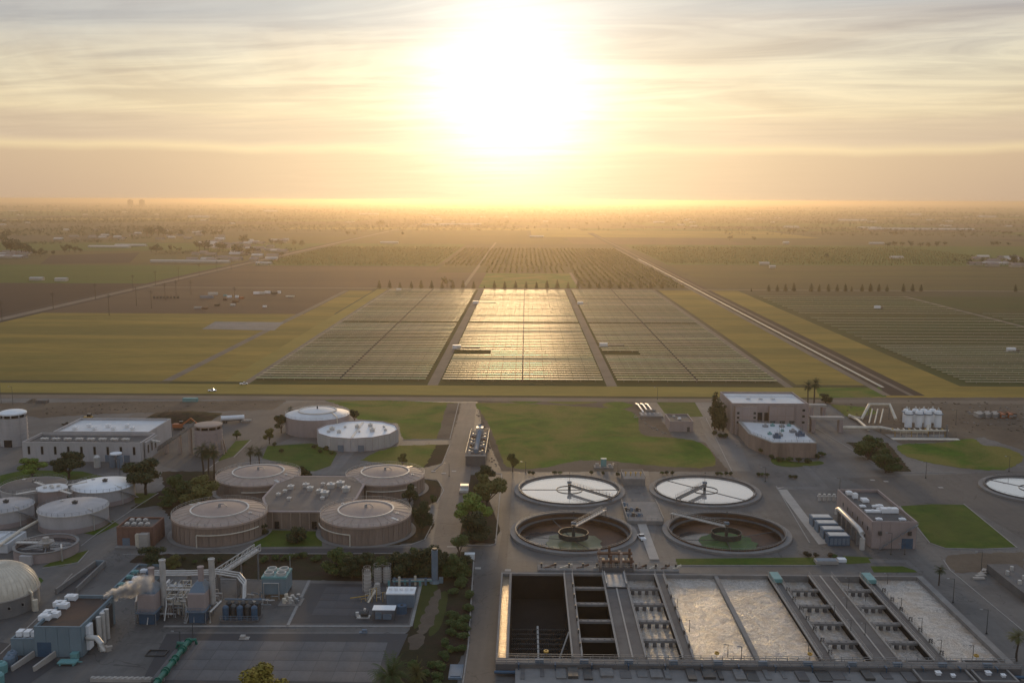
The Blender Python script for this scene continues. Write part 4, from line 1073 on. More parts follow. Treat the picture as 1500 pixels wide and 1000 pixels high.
def pink_tank(args, label, pipe_a=None, walk_a=-.9, npan=44):
    c, r_, h = cyl_frame(*args); t = thing('digester_tank', label, 'tank', c)
    m = MB(); m.revolve(0, 0, [(r_ - .12, 0), (r_ - .12, h * .98)], 66); part('wall', m, 'pink_wall', t, True)
    aw = 2 * math.pi / npan; m = MB(); m.ring(0, 0, .3, h * .9, r_ - .118, r_, 3, -aw / 2 + .011, aw / 2 - .011); me = mesh('wall_panel', m, 'pink_wall')
    for i in range(npan): link('wall_panel', me, t, (0, 0, 0), i * aw)
    m = MB(); m.ring(0, 0, h * .903, h, r_ - .3, r_ + .22, 66); part('rim', m, 'pink_roof', t)
    m = MB(); m.revolve(0, 0, [(r_ - .3, h - .12), (r_ * .62, h + r_ * .07)], 66); part('roof', m, 'pink_roof', t, True)
    m = MB(); m.ring(0, 0, h + r_ * .068, h + r_ * .068 + .45, r_ * .59, r_ * .625, 60); part('collar', m, 'galv_pipe', t)
    m = MB(); m.revolve(0, 0, [(r_ * .59, h + r_ * .075), (r_ * .3, h + r_ * .11), (0, h + r_ * .12)], 60); part('dome', m, 'pink_roof_inner', t, True)
    m = MB()
    for i in range(24):
        a = i * math.pi / 12; m.beam((math.cos(a) * r_ * .64, math.sin(a) * r_ * .64, h + r_ * .068), (math.cos(a) * (r_ - .5), math.sin(a) * (r_ - .5), h - .03), .14, .1)
    part('roof_rib', m, 'pink_roof', t)
    m = MB(); P = [(math.cos(a) * (r_ + .1), math.sin(a) * (r_ + .1), h) for a in [i * 2 * math.pi / 40 for i in range(41)]]
    m.rail(P, 1.1, 2.4, .035); part('guard_rail', m, 'galv_pipe', t)
    # gas dome fittings on top and the white pipe that circles the wall
    m = MB(); z = h + r_ * .12; m.cyl(0, 0, z - .1, z + 1.1, .5, .4, 10); m.tube([(0, 0, z + 1), (1.4, .3, z + 1), (2.4, .5, z)], .15, 6); part('gas_fitting', m, 'steel', t)
    m = MB(); q = Vector((math.cos(walk_a), math.sin(walk_a), 0)); s_ = Vector((-q.y, q.x, 0)) * .6
    m.beam(q * r_ * .1 + Vector((0, 0, z - .1)), q * r_ * .97 + Vector((0, 0, h + .15)), 1.1, .12); part('roof_walk', m, 'galv_pipe', t)
    a0, a1 = pipe_a or (-2.75, -1.45)
    P = [(math.cos(a) * (r_ + .45), math.sin(a) * (r_ + .45), h * .60) for a in [a0 + (a1 - a0) * i / 22 for i in range(23)]]
    e = P[-1]; P += [(e[0], e[1] - .2, h * .58), (e[0], e[1] - .2, 0)]
    m = MB(); m.tube(P, .2, 8); part('ring_pipe', m, 'cream_pipe', t, True)
    m = MB(); m.ring(0, 0, 0, .12, r_ + .02, r_ + 1.6, 66); part('apron', m, 'concrete', t)
    vent(t, r_ * .72, -r_ * .2, h + r_ * .03, .8); vent(t, -r_ * .6, r_ * .45, h + r_ * .03, .8)
    return t, c, r_, h
pink_tank((380, 60, 735, 712), 'round pinkish tank at the back left of the four, half behind the olive tree', (-1.7, -1.0), -.8)
pink_tank((324, 67, 802, 772), 'round pinkish tank at the front left of the four', (-.4, -1.75), 2.6)
pink_tank((565, 57, 733, 711), 'round pinkish tank at the back right of the four', (-.6, -1.9), .9)
pink_tank((537, 65.5, 800, 772), 'round pinkish tank at the front right of the four', (-2.9, -1.75), -.6)
# domed white tank
c, r_, h = cyl_frame(466, 46, 641, 616); t = thing('storage_tank', 'white domed tank with raised centre behind the angular white tank', 'tank', c)
m = MB(); m.revolve(0, 0, [(r_, 0), (r_, h)], 60); part('wall', m, 'mauve_wall', t, True)
m = MB(); m.revolve(0, 0, [(r_ + .1, h), (r_ * .6, h + r_ * .1)], 60); part('roof', m, 'white_roof', t, True)
m = MB(); m.ring(0, 0, h + r_ * .1, h + r_ * .1 + .5, r_ * .57, r_ * .61, 60); part('collar', m, 'galv_pipe', t)
m = MB(); m.revolve(0, 0, [(r_ * .57, h + r_ * .11), (r_ * .3, h + r_ * .15), (0, h + r_ * .165)], 60); part('dome', m, 'white_roof', t, True)
m = MB(); m.rail([(math.cos(a) * r_, math.sin(a) * r_, h + .05) for a in [i * 2 * math.pi / 36 for i in range(37)]], 1.1, 2.5, .035); part('guard_rail', m, 'galv_pipe', t)
m = MB(); m.cyl(0, 0, h + r_ * .16, h + r_ * .16 + 1.4, .4, .3, 8); part('gas_fitting', m, 'dark_steel', t)
m = MB(); m.tube([(r_ * .5, -r_ * .3, h + r_ * .12), (r_ * .75, -r_ * .68, h + .6), (r_ * .78, -r_ * .72, 0)], .25, 8); part('pipe', m, 'cream_pipe', t, True)
# angular tank
c, r_, h = cyl_frame(524.5, 59.5, 662, 642); t = thing('angular_tank', 'ten-sided white building with a bright flat roof and small rooftop vents', 'building', c)
m = MB(); nA = 12
m.revolve(0, 0, [(r_, 0), (r_, h), (r_ - .4, h), (r_ - .4, h - .5)], nA); part('wall', m, 'mauve_wall', t)
m = MB(); m.cyl(0, 0, h - .6, h - .45, r_ - .42, None, nA); part('roof', m, 'bright_white', t)
for i in range(nA):
    a = (i + .5) * 2 * math.pi / nA; s_ = 2 * r_ * math.sin(math.pi / nA); rr = r_ * math.cos(math.pi / nA)
    for k in (-1, 0, 1):
        m = MB(); m.cbox(math.cos(a) * (rr + .04) - math.sin(a) * s_ / 3 * k, math.sin(a) * (rr + .04) + math.cos(a) * s_ / 3 * k, .2, .08, s_ / 3 - .15, h - .5, a); part('wall_panel', m, 'white_wall', t)
for dx_, dy_, s_ in ((-14, -2, 2.0), (-9, -8, 1.6), (-1, 5, 1.8), (6, 8, 1.8), (9, -4, 2.0), (-8, 5, 1.0), (14, 6, 1.0), (16, -2, 1.2), (-15, -7, 1.3), (2, -6, .9)):
    k = r_ / 23.0; vent(t, dx_ * k, dy_ * k, h - .45, s_, mat='galv_pipe')
m = MB(); m.box(-.5, .5, -r_ * .85, r_ * .8, h - .44, h - .2); part('roof_walk', m, 'galv_pipe', t)
for k in (-1, 1): door(t, k * r_ * .24, -r_ * .972, 0, 2.6, 3, 'slate_blue')
# open thickener
c, r_, h = cyl_frame(69.5, 43.5, 826, 812); t = thing('thickener_tank', 'open round tank with dark water and a walkway bridge beside the white tanks', 'tank', c)
m = MB(); m.ring(0, 0, 0, h, r_ - .5, r_, 60); part('wall', m, 'mauve_wall', t, True)
m = MB(); m.ring(0, 0, h + .002, h + .25, r_ - .6, r_ + .25, 60); part('rim', m, 'concrete', t)
m = MB(); m.cyl(0, 0, h - 1.2, h - 1.0, r_ - .52, None, 60); part('water', m, 'dark_water', t)
m = MB(); m.box(-r_, r_ * .25, -.9, .9, h + .3, h + .6); m.rail([(-r_, -.9, h + .6), (r_ * .2, -.9, h + .6)], 1.1, 1.8, .04); m.rail([(-r_, .9, h + .6), (r_ * .2, .9, h + .6)], 1.1, 1.8, .04); part('bridge', m, 'galv_pipe', t)
m = MB(); m.cyl(0, 0, h - 1, h + 2.2, 1.0, None, 16); m.cyl(0, 0, h + .62, h + .9, 2.4, None, 16); part('drive', m, 'light_concrete', t)
m = MB()
for a in (.4, 1.97, 3.5, 5.1): m.beam((0, 0, h - .7), (math.cos(a) * (r_ - 1), math.sin(a) * (r_ - 1), h - .7), .25)
part('rake_arm', m, 'steel', t)
m = MB(); m.box(-r_ * .35, r_ * .05, -r_ * 1.12, -r_ * .9, 0, h * .95); part('weir_box', m, 'white_wall', t)
m = MB(); m.tube([(r_ * .85, -r_ * .7, 0), (r_ * .85, -r_ * .7, h + 1), (r_ * .7, -r_ * .4, h + 1.2)], .3, 8); part('pipe', m, 'galv_pipe', t, True)
# gas holder dome
c, r_, h = cyl_frame(2, 53, 910, 886); t = thing('gas_holder', 'large ribbed dome tank cut by the left edge of the photo', 'tank', c)
m = MB(); m.ring(0, 0, 0, h, r_ - .5, r_, 64); part('wall', m, 'concrete', t, True)
m = MB(); m.revolve(0, 0, [(r_ * math.cos(a), h + .05 + r_ * .78 * math.sin(a)) for a in [i * math.pi / 2 / 12 for i in range(13)]], 64); part('dome', m, 'cream_pipe', t, True)
mr = MB(); mr.tube([((r_ + .02) * math.cos(a), 0, h + .05 + (r_ + .02) * .78 * math.sin(a)) for a in [i * math.pi / 2 / 12 for i in range(12)]], .11, 5)
me = mesh('rib', mr, 'cream_pipe', True)
for i in range(44): link('rib', me, t, (0, 0, 0), i * 2 * math.pi / 44)
m = MB(); m.ring(0, 0, h, h + .3, r_ + .01, r_ + .3, 64); part('rim', m, 'light_concrete', t)
for i in range(4): window(t, math.cos(-1.2 + i * .35) * (r_ + .12), math.sin(-1.2 + i * .35) * (r_ + .12), h * .5, .8, .8)
m = MB(); a = -.25
m.tube([(math.cos(a) * (r_ + .8), math.sin(a) * (r_ + .8), z) for z in (0, h * .8, h * 1.1)] + [(math.cos(a) * r_ * .95, math.sin(a) * r_ * .95, h * 1.3)], .3, 8); m.cyl(math.cos(a) * (r_ + 1.6), math.sin(a) * (r_ + 1.6), 0, h * .7, .7, None, 12); part('pipe', m, 'cream_pipe', t, True)

# --- building between the pink tanks
c, r_, h = cyl_frame(455, 68, 776, 752); t = thing('digester_building', 'eight-sided control building with a flat brown-grey roof between the four pinkish tanks', 'building', (c.x, c.y + 6, 0))
m = MB(); S = [(-.72, -1), (.72, -1), (1.05, -.3), (1.05, .5), (.72, 1), (-.72, 1), (-1.05, .5), (-1.05, -.3)]
S = [(x * r_ * .95, y * r_ * 1.3) for x, y in S]
m.poly(S, 0, h); part('wall', m, 'pink_wall', t)
m = MB(); m.poly([(x * 1.02, y * 1.02) for x, y in S], h + .002, h + .5); part('coping', m, 'mauve_wall', t)
m = MB(); m.poly([(x * .97, y * .97) for x, y in S], h + .502, h + .56); part('roof', m, 'gravel_roof', t)
for x, y in ((-.62, .0), (-.55, .25), (-.1, .15), (.32, .35), (-.4, -.55), (.3, -.25), (.15, -.05), (.3, -.5), (.7, .1), (-.25, .4), (.5, .5), (-.7, -.25), (.1, .55)):
    vent(t, x * r_, y * r_, h + .56, rnd.choice((1.2, 1.8, 2.3)), mat='galv_pipe')
for i in range(-3, 4):
    m = MB(); m.box(i * r_ * .19 - .15, i * r_ * .19 + .15, -r_ * 1.3 * .95 * 1.05 - .12, -r_ * 1.235 - .003, 0, h); 
    m = MB(); m.box(i * r_ * .19 - .15, i * r_ * .19 + .15, S[0][1] - .25, S[0][1] - .003, .1, h - .1); part('pilaster', m, 'pink_roof', t)
door(t, -r_ * .48, S[0][1], 0, 1.6, 2.6, 'glass_dark'); door(t, r_ * .29, S[0][1], 0, 1.6, 2.6, 'glass_dark')

# --- brick red building left of the pink tanks
X0, X1, Y0, Y1, h = frame_box(172, 225, 800, 772, 757)
t = thing('pump_building', 'brick red flat-roofed building with a white door block left of the pinkish tanks', 'building', ((X0 + X1) / 2, Y0, 0)); W = X1 - X0; D = max(8, Y1 - Y0)
shell(t, -W / 2, W / 2, 0, D, h, 'brick_red', 'dark_roof', .5, npan=6, nside=4)
for i in range(7): ac_unit(t, -W / 2 + 2 + (i % 4) * 2.2, D * .35 + (i // 4) * 4, h - .5, 1.3, 1.1, .8, 'galv_pipe')
m = MB(); m.box(W * .18, W * .42, -2.2, -.1, 0, h * .75); part('entrance_block', m, 'light_concrete', t)
m = MB(); m.box(W * .05, W * .15, -1.5, -.1, 0, h * .7); part('buttress', m, 'cream_pipe', t)
door(t, -W * .25, 0, 0, 2.4, 2.8, 'slate_blue')
m = MB(); m.box(-W / 2, W * .1, -2.4, -.1, 0, .4); part('step', m, 'concrete', t)

# --- pink administration building
X0, X1, Y0, Y1, h = frame_box(1071, 1182, 635, 591, 574)
t = thing('office_building', 'tall pink panelled building with a pale flat roof and projecting bays', 'building', ((X0 + X1) / 2, Y0, 0)); W = X1 - X0; D = Y1 - Y0
shell(t, -W / 2, W / 2, 0, D, h, 'mauve_wall', 'white_roof', .8, npan=12, nside=5)
def bay(x0, x1, dep, hh, wins):
    m = MB(); m.box(x0, x1, -dep, -.1, 0, hh); part('bay', m, 'pink_wall', t)
    n_ = 3; pw = (x1 - x0) / n_; 
    for i in range(n_):
        for k in range(3):
            m = MB(); m.box(x0 + pw * i + .05, x0 + pw * (i + 1) - .05, -dep - .07, -dep - .002, hh * k / 3 + .05, hh * (k + 1) / 3 - .05); part('wall_panel', m, 'mauve_wall', t)
    for wx_, wz in wins: window(t, x0 + (x1 - x0) * wx_, -dep - .0, hh * wz, 1.2, 1.1)
bay(-W * .47, -W * .18, 3.0, h * .93, [(a, b) for a in (.13, .87) for b in (.42, .58, .74)])
bay(-W * .02, W * .30, 1.6, h * .93, [])
for i in range(2): window(t, -W * .13 + i * 3.2, 0, h * .42, 2.3, 4.2)
for i in range(3): window(t, W * .03 + i * 4.5, -1.6, h * .32, 2.6, 2.0)
for i in range(3): window(t, W * .44, 0, h * (.35 + .2 * i), 1.3, 1.1)
for i in range(3): window(t, W / 2, D * (.2 + .25 * i), h * .5, 1.2, 3, 'right')
door(t, -W * .4, -3.0, 0, 2.2, 3, 'glass_dark'); door(t, -W * .13, 0, 0, 3.0, 3.4, 'glass_dark'); m = MB()
for i in range(3): ac_unit(t, -W * .2 + i * 6, D * .5, h - .8, 2, 1.6, .7, 'white_roof')
m = MB(); m.box(-W / 2 + 1.5, W / 2 - 1.5, D * .72, D * .74, h - .78, h - .2); part('roof_curb', m, 'bright_white', t)
# --- open blue-topped tank block in front
X0, X1, Y0, Y1, h = frame_box(1131, 1195, 670, 649, 618)
t = thing('filter_block', 'low pink walled block with white deck and blue equipment on top', 'building', ((X0 + X1) / 2, Y0, 0)); W = X1 - X0; D = Y1 - Y0
m = MB(); S = [(-W / 2, 0), (W / 2, 0), (W / 2 - .5, D * .85), (-W / 2 - 6, D), (-W / 2 - 6.5, D * .4)]
m.poly(S, 0, h - .01); part('wall', m, 'pink_wall', t)
m = MB(); m.poly([(x * 1.01, y * 1.005 - .1) for x, y in S], h, h + .35); part('coping', m, 'light_concrete', t)
m = MB(); m.poly([(x * .93, y * .93 + .8) for x, y in S], h + .352, h + .40); part('deck', m, 'white_roof', t)
n_ = 8
for i in range(n_):
    pw = W / n_
    for k in range(2):
        m = MB(); m.box(-W / 2 + pw * i + .06, -W / 2 + pw * (i + 1) - .06, -.09, -.003, h * k / 2 + .06, h * (k + 1) / 2 - .06); part('wall_panel', m, 'pink_wall', t)
for x, y, s_ in ((-.3, .2, 2.6), (-.18, .28, 2.0), (.3, .3, 2.8), (.22, .45, 2.2), (.1, .7, 1.8), (-.1, .75, 1.6), (-.3, .7, 1.8), (.3, .75, 1.4), (0, .5, 1.2), (-.38, .35, 1.5)):
    m = MB(); m.cbox(W * x, D * y, h + .41, s_ * 1.2, s_, s_ * .5, rnd.uniform(-.3, .3)); m.cyl(W * x, D * y, h + .42 + s_ * .5, h + .5 + s_ * .8, s_ * .35, s_ * .25, 10); part('pump', m, 'teal_paint' if s_ < 1.7 else 'blue_paint' if s_ > 2.5 else 'steel', t)
m = MB(); m.rail([(x * .97, y * .97 + .3, h + .35) for x, y in S + [S[0]]], 1.1, 2.5, .05); part('guard_rail', m, 'steel', t)
m = MB()
for i in range(9): m.beam((-W * .4 + i * W * .1, D * (.1 + .09 * (i % 5)), h + .4), (-W * .4 + i * W * .1, D * (.1 + .09 * (i % 5)), h + 4.2), .1)
part('post', m, 'dark_steel', t)
# --- concrete portal frames
for px0, px1, yb, yt, lb in ((1186, 1234, 632, 610, 'nearer pale concrete portal frame right of the pink office building'), (1184, 1209, 612, 592, 'farther concrete portal frame behind the other one')):
    a, b = at(px0, yb), at(px1, yb); h = hgt(px0, yb, yt); t = thing('portal_frame', lb, 'frame', ((a.x + b.x) / 2, a.y, 0)); w = b.x - a.x
    for s_ in (-1, 1): m = MB(); m.box(s_ * (w / 2 - 1.3) - .9, s_ * (w / 2 - 1.3) + .9, -1.2, 2.2, 0, h - 1.2); part('leg', m, 'mauve_wall', t)
    m = MB(); m.box(-w / 2, w / 2, -1.4, 2.4, h - 1.19, h); part('beam', m, 'light_concrete', t)
# --- small pink square building
X0, X1, Y0, Y1, h = frame_box(981, 1015, 632, 617, 606)
t = thing('small_building', 'small square pink building with a dark roof at the end of the green field', 'building', ((X0 + X1) / 2, Y0, 0)); W = X1 - X0; D = Y1 - Y0
shell(t, -W / 2, W / 2, 0, D, h, 'mauve_wall', 'dark_roof', .5, npan=5, nside=4); ac_unit(t, 0, D * .4, h - .5, 1.6, 1.3, .8); vent(t, -2, D * .7, h - .5, 1)
door(t, W * .3, 0, 0, 1.3, 2.3, 'dark_steel')
p = at(942, 604); t = thing('white_pipes', 'three parallel white pipes sloping into a concrete sump beside the green field', 'pipes', (p.x, p.y, 0))
for i in range(3): m = MB(); m.tube([(i * 2.6, -2, .6), (i * 2.6 - 1.2, 14, 1.4), (i * 2.6 - 1.6, 20, .4)], .45, 8); part('pipe', m, 'bright_white', t, True)
m = MB(); m.box(-2.5, 9, -12, -2.5, 0, .8); m.box(1, 6, -3.0, -1.0, .8, 2); part('sump', m, 'concrete', t)
for i in range(5): m = MB(); m.box(-2 + i * 2.2, -1.2 + i * 2.2, -11 + i, -4, .802, 1.0); part('slab', m, 'light_concrete', t)

# --- MCC building on the right with the round duct
A = at(1224, 719); hB = hgt(1275, 805, 766)
X0, X1 = at(1276, 803).x, at(1341, 803).x; Y0 = at(1300, 803).y; Y1 = at(1224, 745).y + 2; Y1 = at(1280, 717, hB).y
t = thing('blower_building', 'long mauve building with grey roof, rooftop boxes and an outside stair on its near wall', 'building', ((X0 + X1) / 2, Y0, 0)); W = X1 - X0; D = Y1 - Y0
shell(t, -W / 2, W / 2, 0, D, hB, 'mauve_wall', 'dark_roof', .8, npan=5, nside=9)
for i in range(6):
    window(t, -W / 2, D * (.1 + .14 * i), hB * .55, .9, 1.4, 'left'); window(t, -W / 2, D * (.16 + .14 * i), hB * .2, .9, 1.2, 'left')
for x, y, sx, sy, sz in ((-.2, .34, 5, 1.6, .8), (.18, .34, 5.5, 2.2, 1.6), (-.25, .12, 2, 1.5, .6), (.28, .12, 2, 1.6, .6), (-.3, .5, 2, 1.6, .6), (.1, .5, 2.2, 1.8, .8), (-.02, .5, 1.6, 1.3, .6), (-.1, .68, 2.2, 3, 1), (-.3, .9, 2, 2, 1.2), (.0, .42, 1.2, 1, .5), (-.25, .78, 1.6, 1.6, 1.8)):
    ac_unit(t, W * x, D * y, hB - .8, sx, sy, sz)
door(t, W * .3, 0, 0, 3.6, 3.4, 'blue_paint')
for k in (-.32, .34): m = MB(); m.cyl(W * k, -.3, hB * .52, hB * .52 + 1.2, .6, None, 12); part('wall_fan', m, 'dark_steel', t)
m = MB(); m.beam((-W * .35, -1.2, .1), (W * .1, -1.2, hB * .55), .9, .12); m.beam((W * .12, -1.2, hB * .55), (W * .48, -1.2, hB * .95), .9, .12)
m.rail([(-W * .35, -1.7, .2), (W * .1, -1.7, hB * .55), (W * .48, -1.7, hB * .95)], 1, 1.2, .04)
for k in (.1, .45): m.beam((W * k, -1.6, 0), (W * k, -1.6, hB * (.5 if k < .2 else .9)), .12)
part('stair', m, 'steel', t)
bx_ = (X0 + X1) / 2
t = thing('air_duct', 'fat pale round duct running along the mauve building and bending down at its near corner', 'duct', (X0 - 3.2, Y0 - 1, 0))
m = MB(); m.tube([(0, 26, 3.2), (0, 26, 4.8), (0, 24, 5.6), (0, 10, 5.6), (0, 3, 5.6), (0, .8, 5.0), (0, 0, 3.6), (0, 0, 0)], .85, 14); part('duct', m, 'galv_pipe', t, True)
for y in (4, 9, 14, 19, 24): m = MB(); m.box(-.6, .6, y - .2, y + .2, 0, 4.8); part('support', m, 'steel', t)
for i in range(4):
    q = at(1216 + i * 9.5 + 9, 762 + i * 11.5 + 8)
    m = MB(); m.box(-3.4, 3.4, -2, 2, 0, 3.0); m.box(-3.5, 3.5, -2.1, 2.1, 3.0, 3.2)
    t = thing('transformer_box', ['farthest', 'second farthest', 'second nearest', 'nearest and bluest'][i] + ' of the four blue-grey boxes left of the mauve building', 'cabinet', (X0 - 9.5, Y0 + 4 + (3 - i) * 6.2, 0))
    part('body', m, 'blue_paint' if i == 3 else 'slate_blue', t)
    m = MB()
    for k in range(5): m.box(-3 + k * 1.3, -2 + k * 1.3, -2.14, -2.003, .4, 2.6)
    part('louvre', m, 'dark_steel' if i < 3 else 'slate_blue', t); m = MB(); m.box(-3, 3, -1.6, 1.6, 3.202, 3.4); part('cover', m, 'galv_pipe', t)
p = at(1212, 733); t = thing('valve_stack', 'group of white valves beside the far end of the mauve building', 'valves', (p.x, p.y, 0))
for i in range(4): m = MB(); m.cyl(-3 + i * 1.8, 0, 0, 2.6, .5, None, 10); m.cyl(-3 + i * 1.8, 0, 1.6, 1.9, .8, None, 10); part('valve', m, 'galv_pipe', t)

# --- eight white vessels
k = 0
for row, (xs, yb, yt) in enumerate((((1327, 1340, 1352, 1365), 621, 596), ((1330, 1345, 1358, 1373), 628, 598))):
    for x in xs:
        p = at(x, yb); h = hgt(x, yb, yt); r_ = 5.2 * mpp(x, yb)
        t = thing('pressure_vessel', ('back' if row == 0 else 'front') + ' row, ' + ['first', 'second', 'third', 'fourth'][k % 4] + ' from the left, of the eight upright white vessels', 'vessel', p, group='upright white vessels')
        m = MB(); m.revolve(0, 0, [(r_, 1.0), (r_, h * .8), (r_ * .8, h * .88), (r_ * .25, h * .92), (0, h * .92)], 18); part('shell', m, 'bright_white', t, True)
        m = MB(); m.cyl(0, 0, h * .9, h, r_ * .28, None, 8); m.cyl(0, 0, h, h * 1.05, .2, None, 6); part('nozzle', m, 'galv_pipe', t)
        m = MB(); m.ring(0, 0, h * .72, h * .75, r_ + .01, r_ + .6, 18); part('platform', m, 'slate_blue', t)
        for q in range(4): m = MB(); a = q * 1.57 + .78; m.cbox(math.cos(a) * r_ * .8, math.sin(a) * r_ * .8, 0, .25, .25, 1.0); part('leg', m, 'steel', t)
        k += 1
def pipe(name, label, pts, r_, mat, cat='pipe', flange=0):
    o0 = Vector(pts[0]); o0.z = 0
    t = thing(name, label, cat, o0); m = MB(); m.tube([Vector(q) - o0 for q in pts], r_, 10); part('pipe', m, mat, t, True)
    for q in pts[1:-1]:
        q = Vector(q) - o0
        if q.z > .8: m = MB(); m.box(q.x - .2, q.x + .2, q.y - .3, q.y + .3, 0, q.z - r_ * .8); part('support', m, 'concrete', t)
    return t
def A_(px, py, z=0): q = at(px, py); q.z = z; return q
pipe('white_pipe', 'long cream pipe from the portal frame to the white vessels', [A_(1234, 632, 2), A_(1290, 632, 2), A_(1320, 638, 2), A_(1358, 638, 2), A_(1360, 626, 2)], .8, 'cream_pipe')
pipe('white_pipe', 'cream pipe loop arching over towards the white vessels', [A_(1244, 612, 1), A_(1262, 619, 2), A_(1272, 612, 7), A_(1302, 612, 7), A_(1312, 620, 2)], .8, 'cream_pipe')
pipe('white_pipe', 'cream diagonal pipe on the ground left of the vessels', [A_(1244, 611, 1), A_(1256, 618, 1.2), A_(1272, 632, 1.2)], .7, 'cream_pipe')
for i in range(3): pipe('white_pipe', ['left', 'middle', 'right'][i] + ' short slanting cream pipe under the pipe loop', [A_(1277 + i * 8, 613, 5), A_(1273 + i * 8, 621, .5)], .35, 'cream_pipe')
p = at(1342, 640); t = thing('pipe_rack', 'yellow-cream pipe manifold in front of the white vessels', 'pipes', (p.x, p.y, 0))
for i in range(10): m = MB(); m.tube([(-10 + i * 2.6, 0, 0), (-10 + i * 2.6, 0, 3), (-10 + i * 2.6, 4, 3.2)], .3, 8); part('pipe', m, 'cream_pipe' if i % 3 else 'yellow_paint', t, True)
m = MB(); m.tube([(-12, 0, 3.2), (15, 0, 3.2)], .4, 8); m.box(-13, 18, -6, -3, 0, .3); part('header', m, 'cream_pipe', t)
m = MB(); m.box(14, 14.3, -1, 1, 0, 6); m.box(-13, 15, -3, 5, 0, .2); part('pad', m, 'concrete', t)
# waste bins
for i in range(10):
    p = at(1432 + i * 5.6, 611 - (i % 2)); m = MB(); m.box(-1.0, 1.0, -2.8, 2.8, .2, 2.2); m.box(-1.1, 1.1, -2.9, 2.9, 2.2, 2.35)
    t = thing('storage_bin', ('white' if i < 6 else 'orange-red') + ' long bin, number ' + ['one', 'two', 'three', 'four', 'five', 'six', 'seven', 'eight', 'nine', 'ten'][i] + ' from the left in the row on the dirt yard', 'bin', (p.x, p.y, 0), group='bins on the dirt yard')
    part('body', m, 'light_concrete' if i < 6 else 'rust' if i % 2 else 'orange_paint', t); m = MB(); m.box(-.9, .9, -2.95, -2.91, .6, 1.8); part('gate', m, 'steel', t)

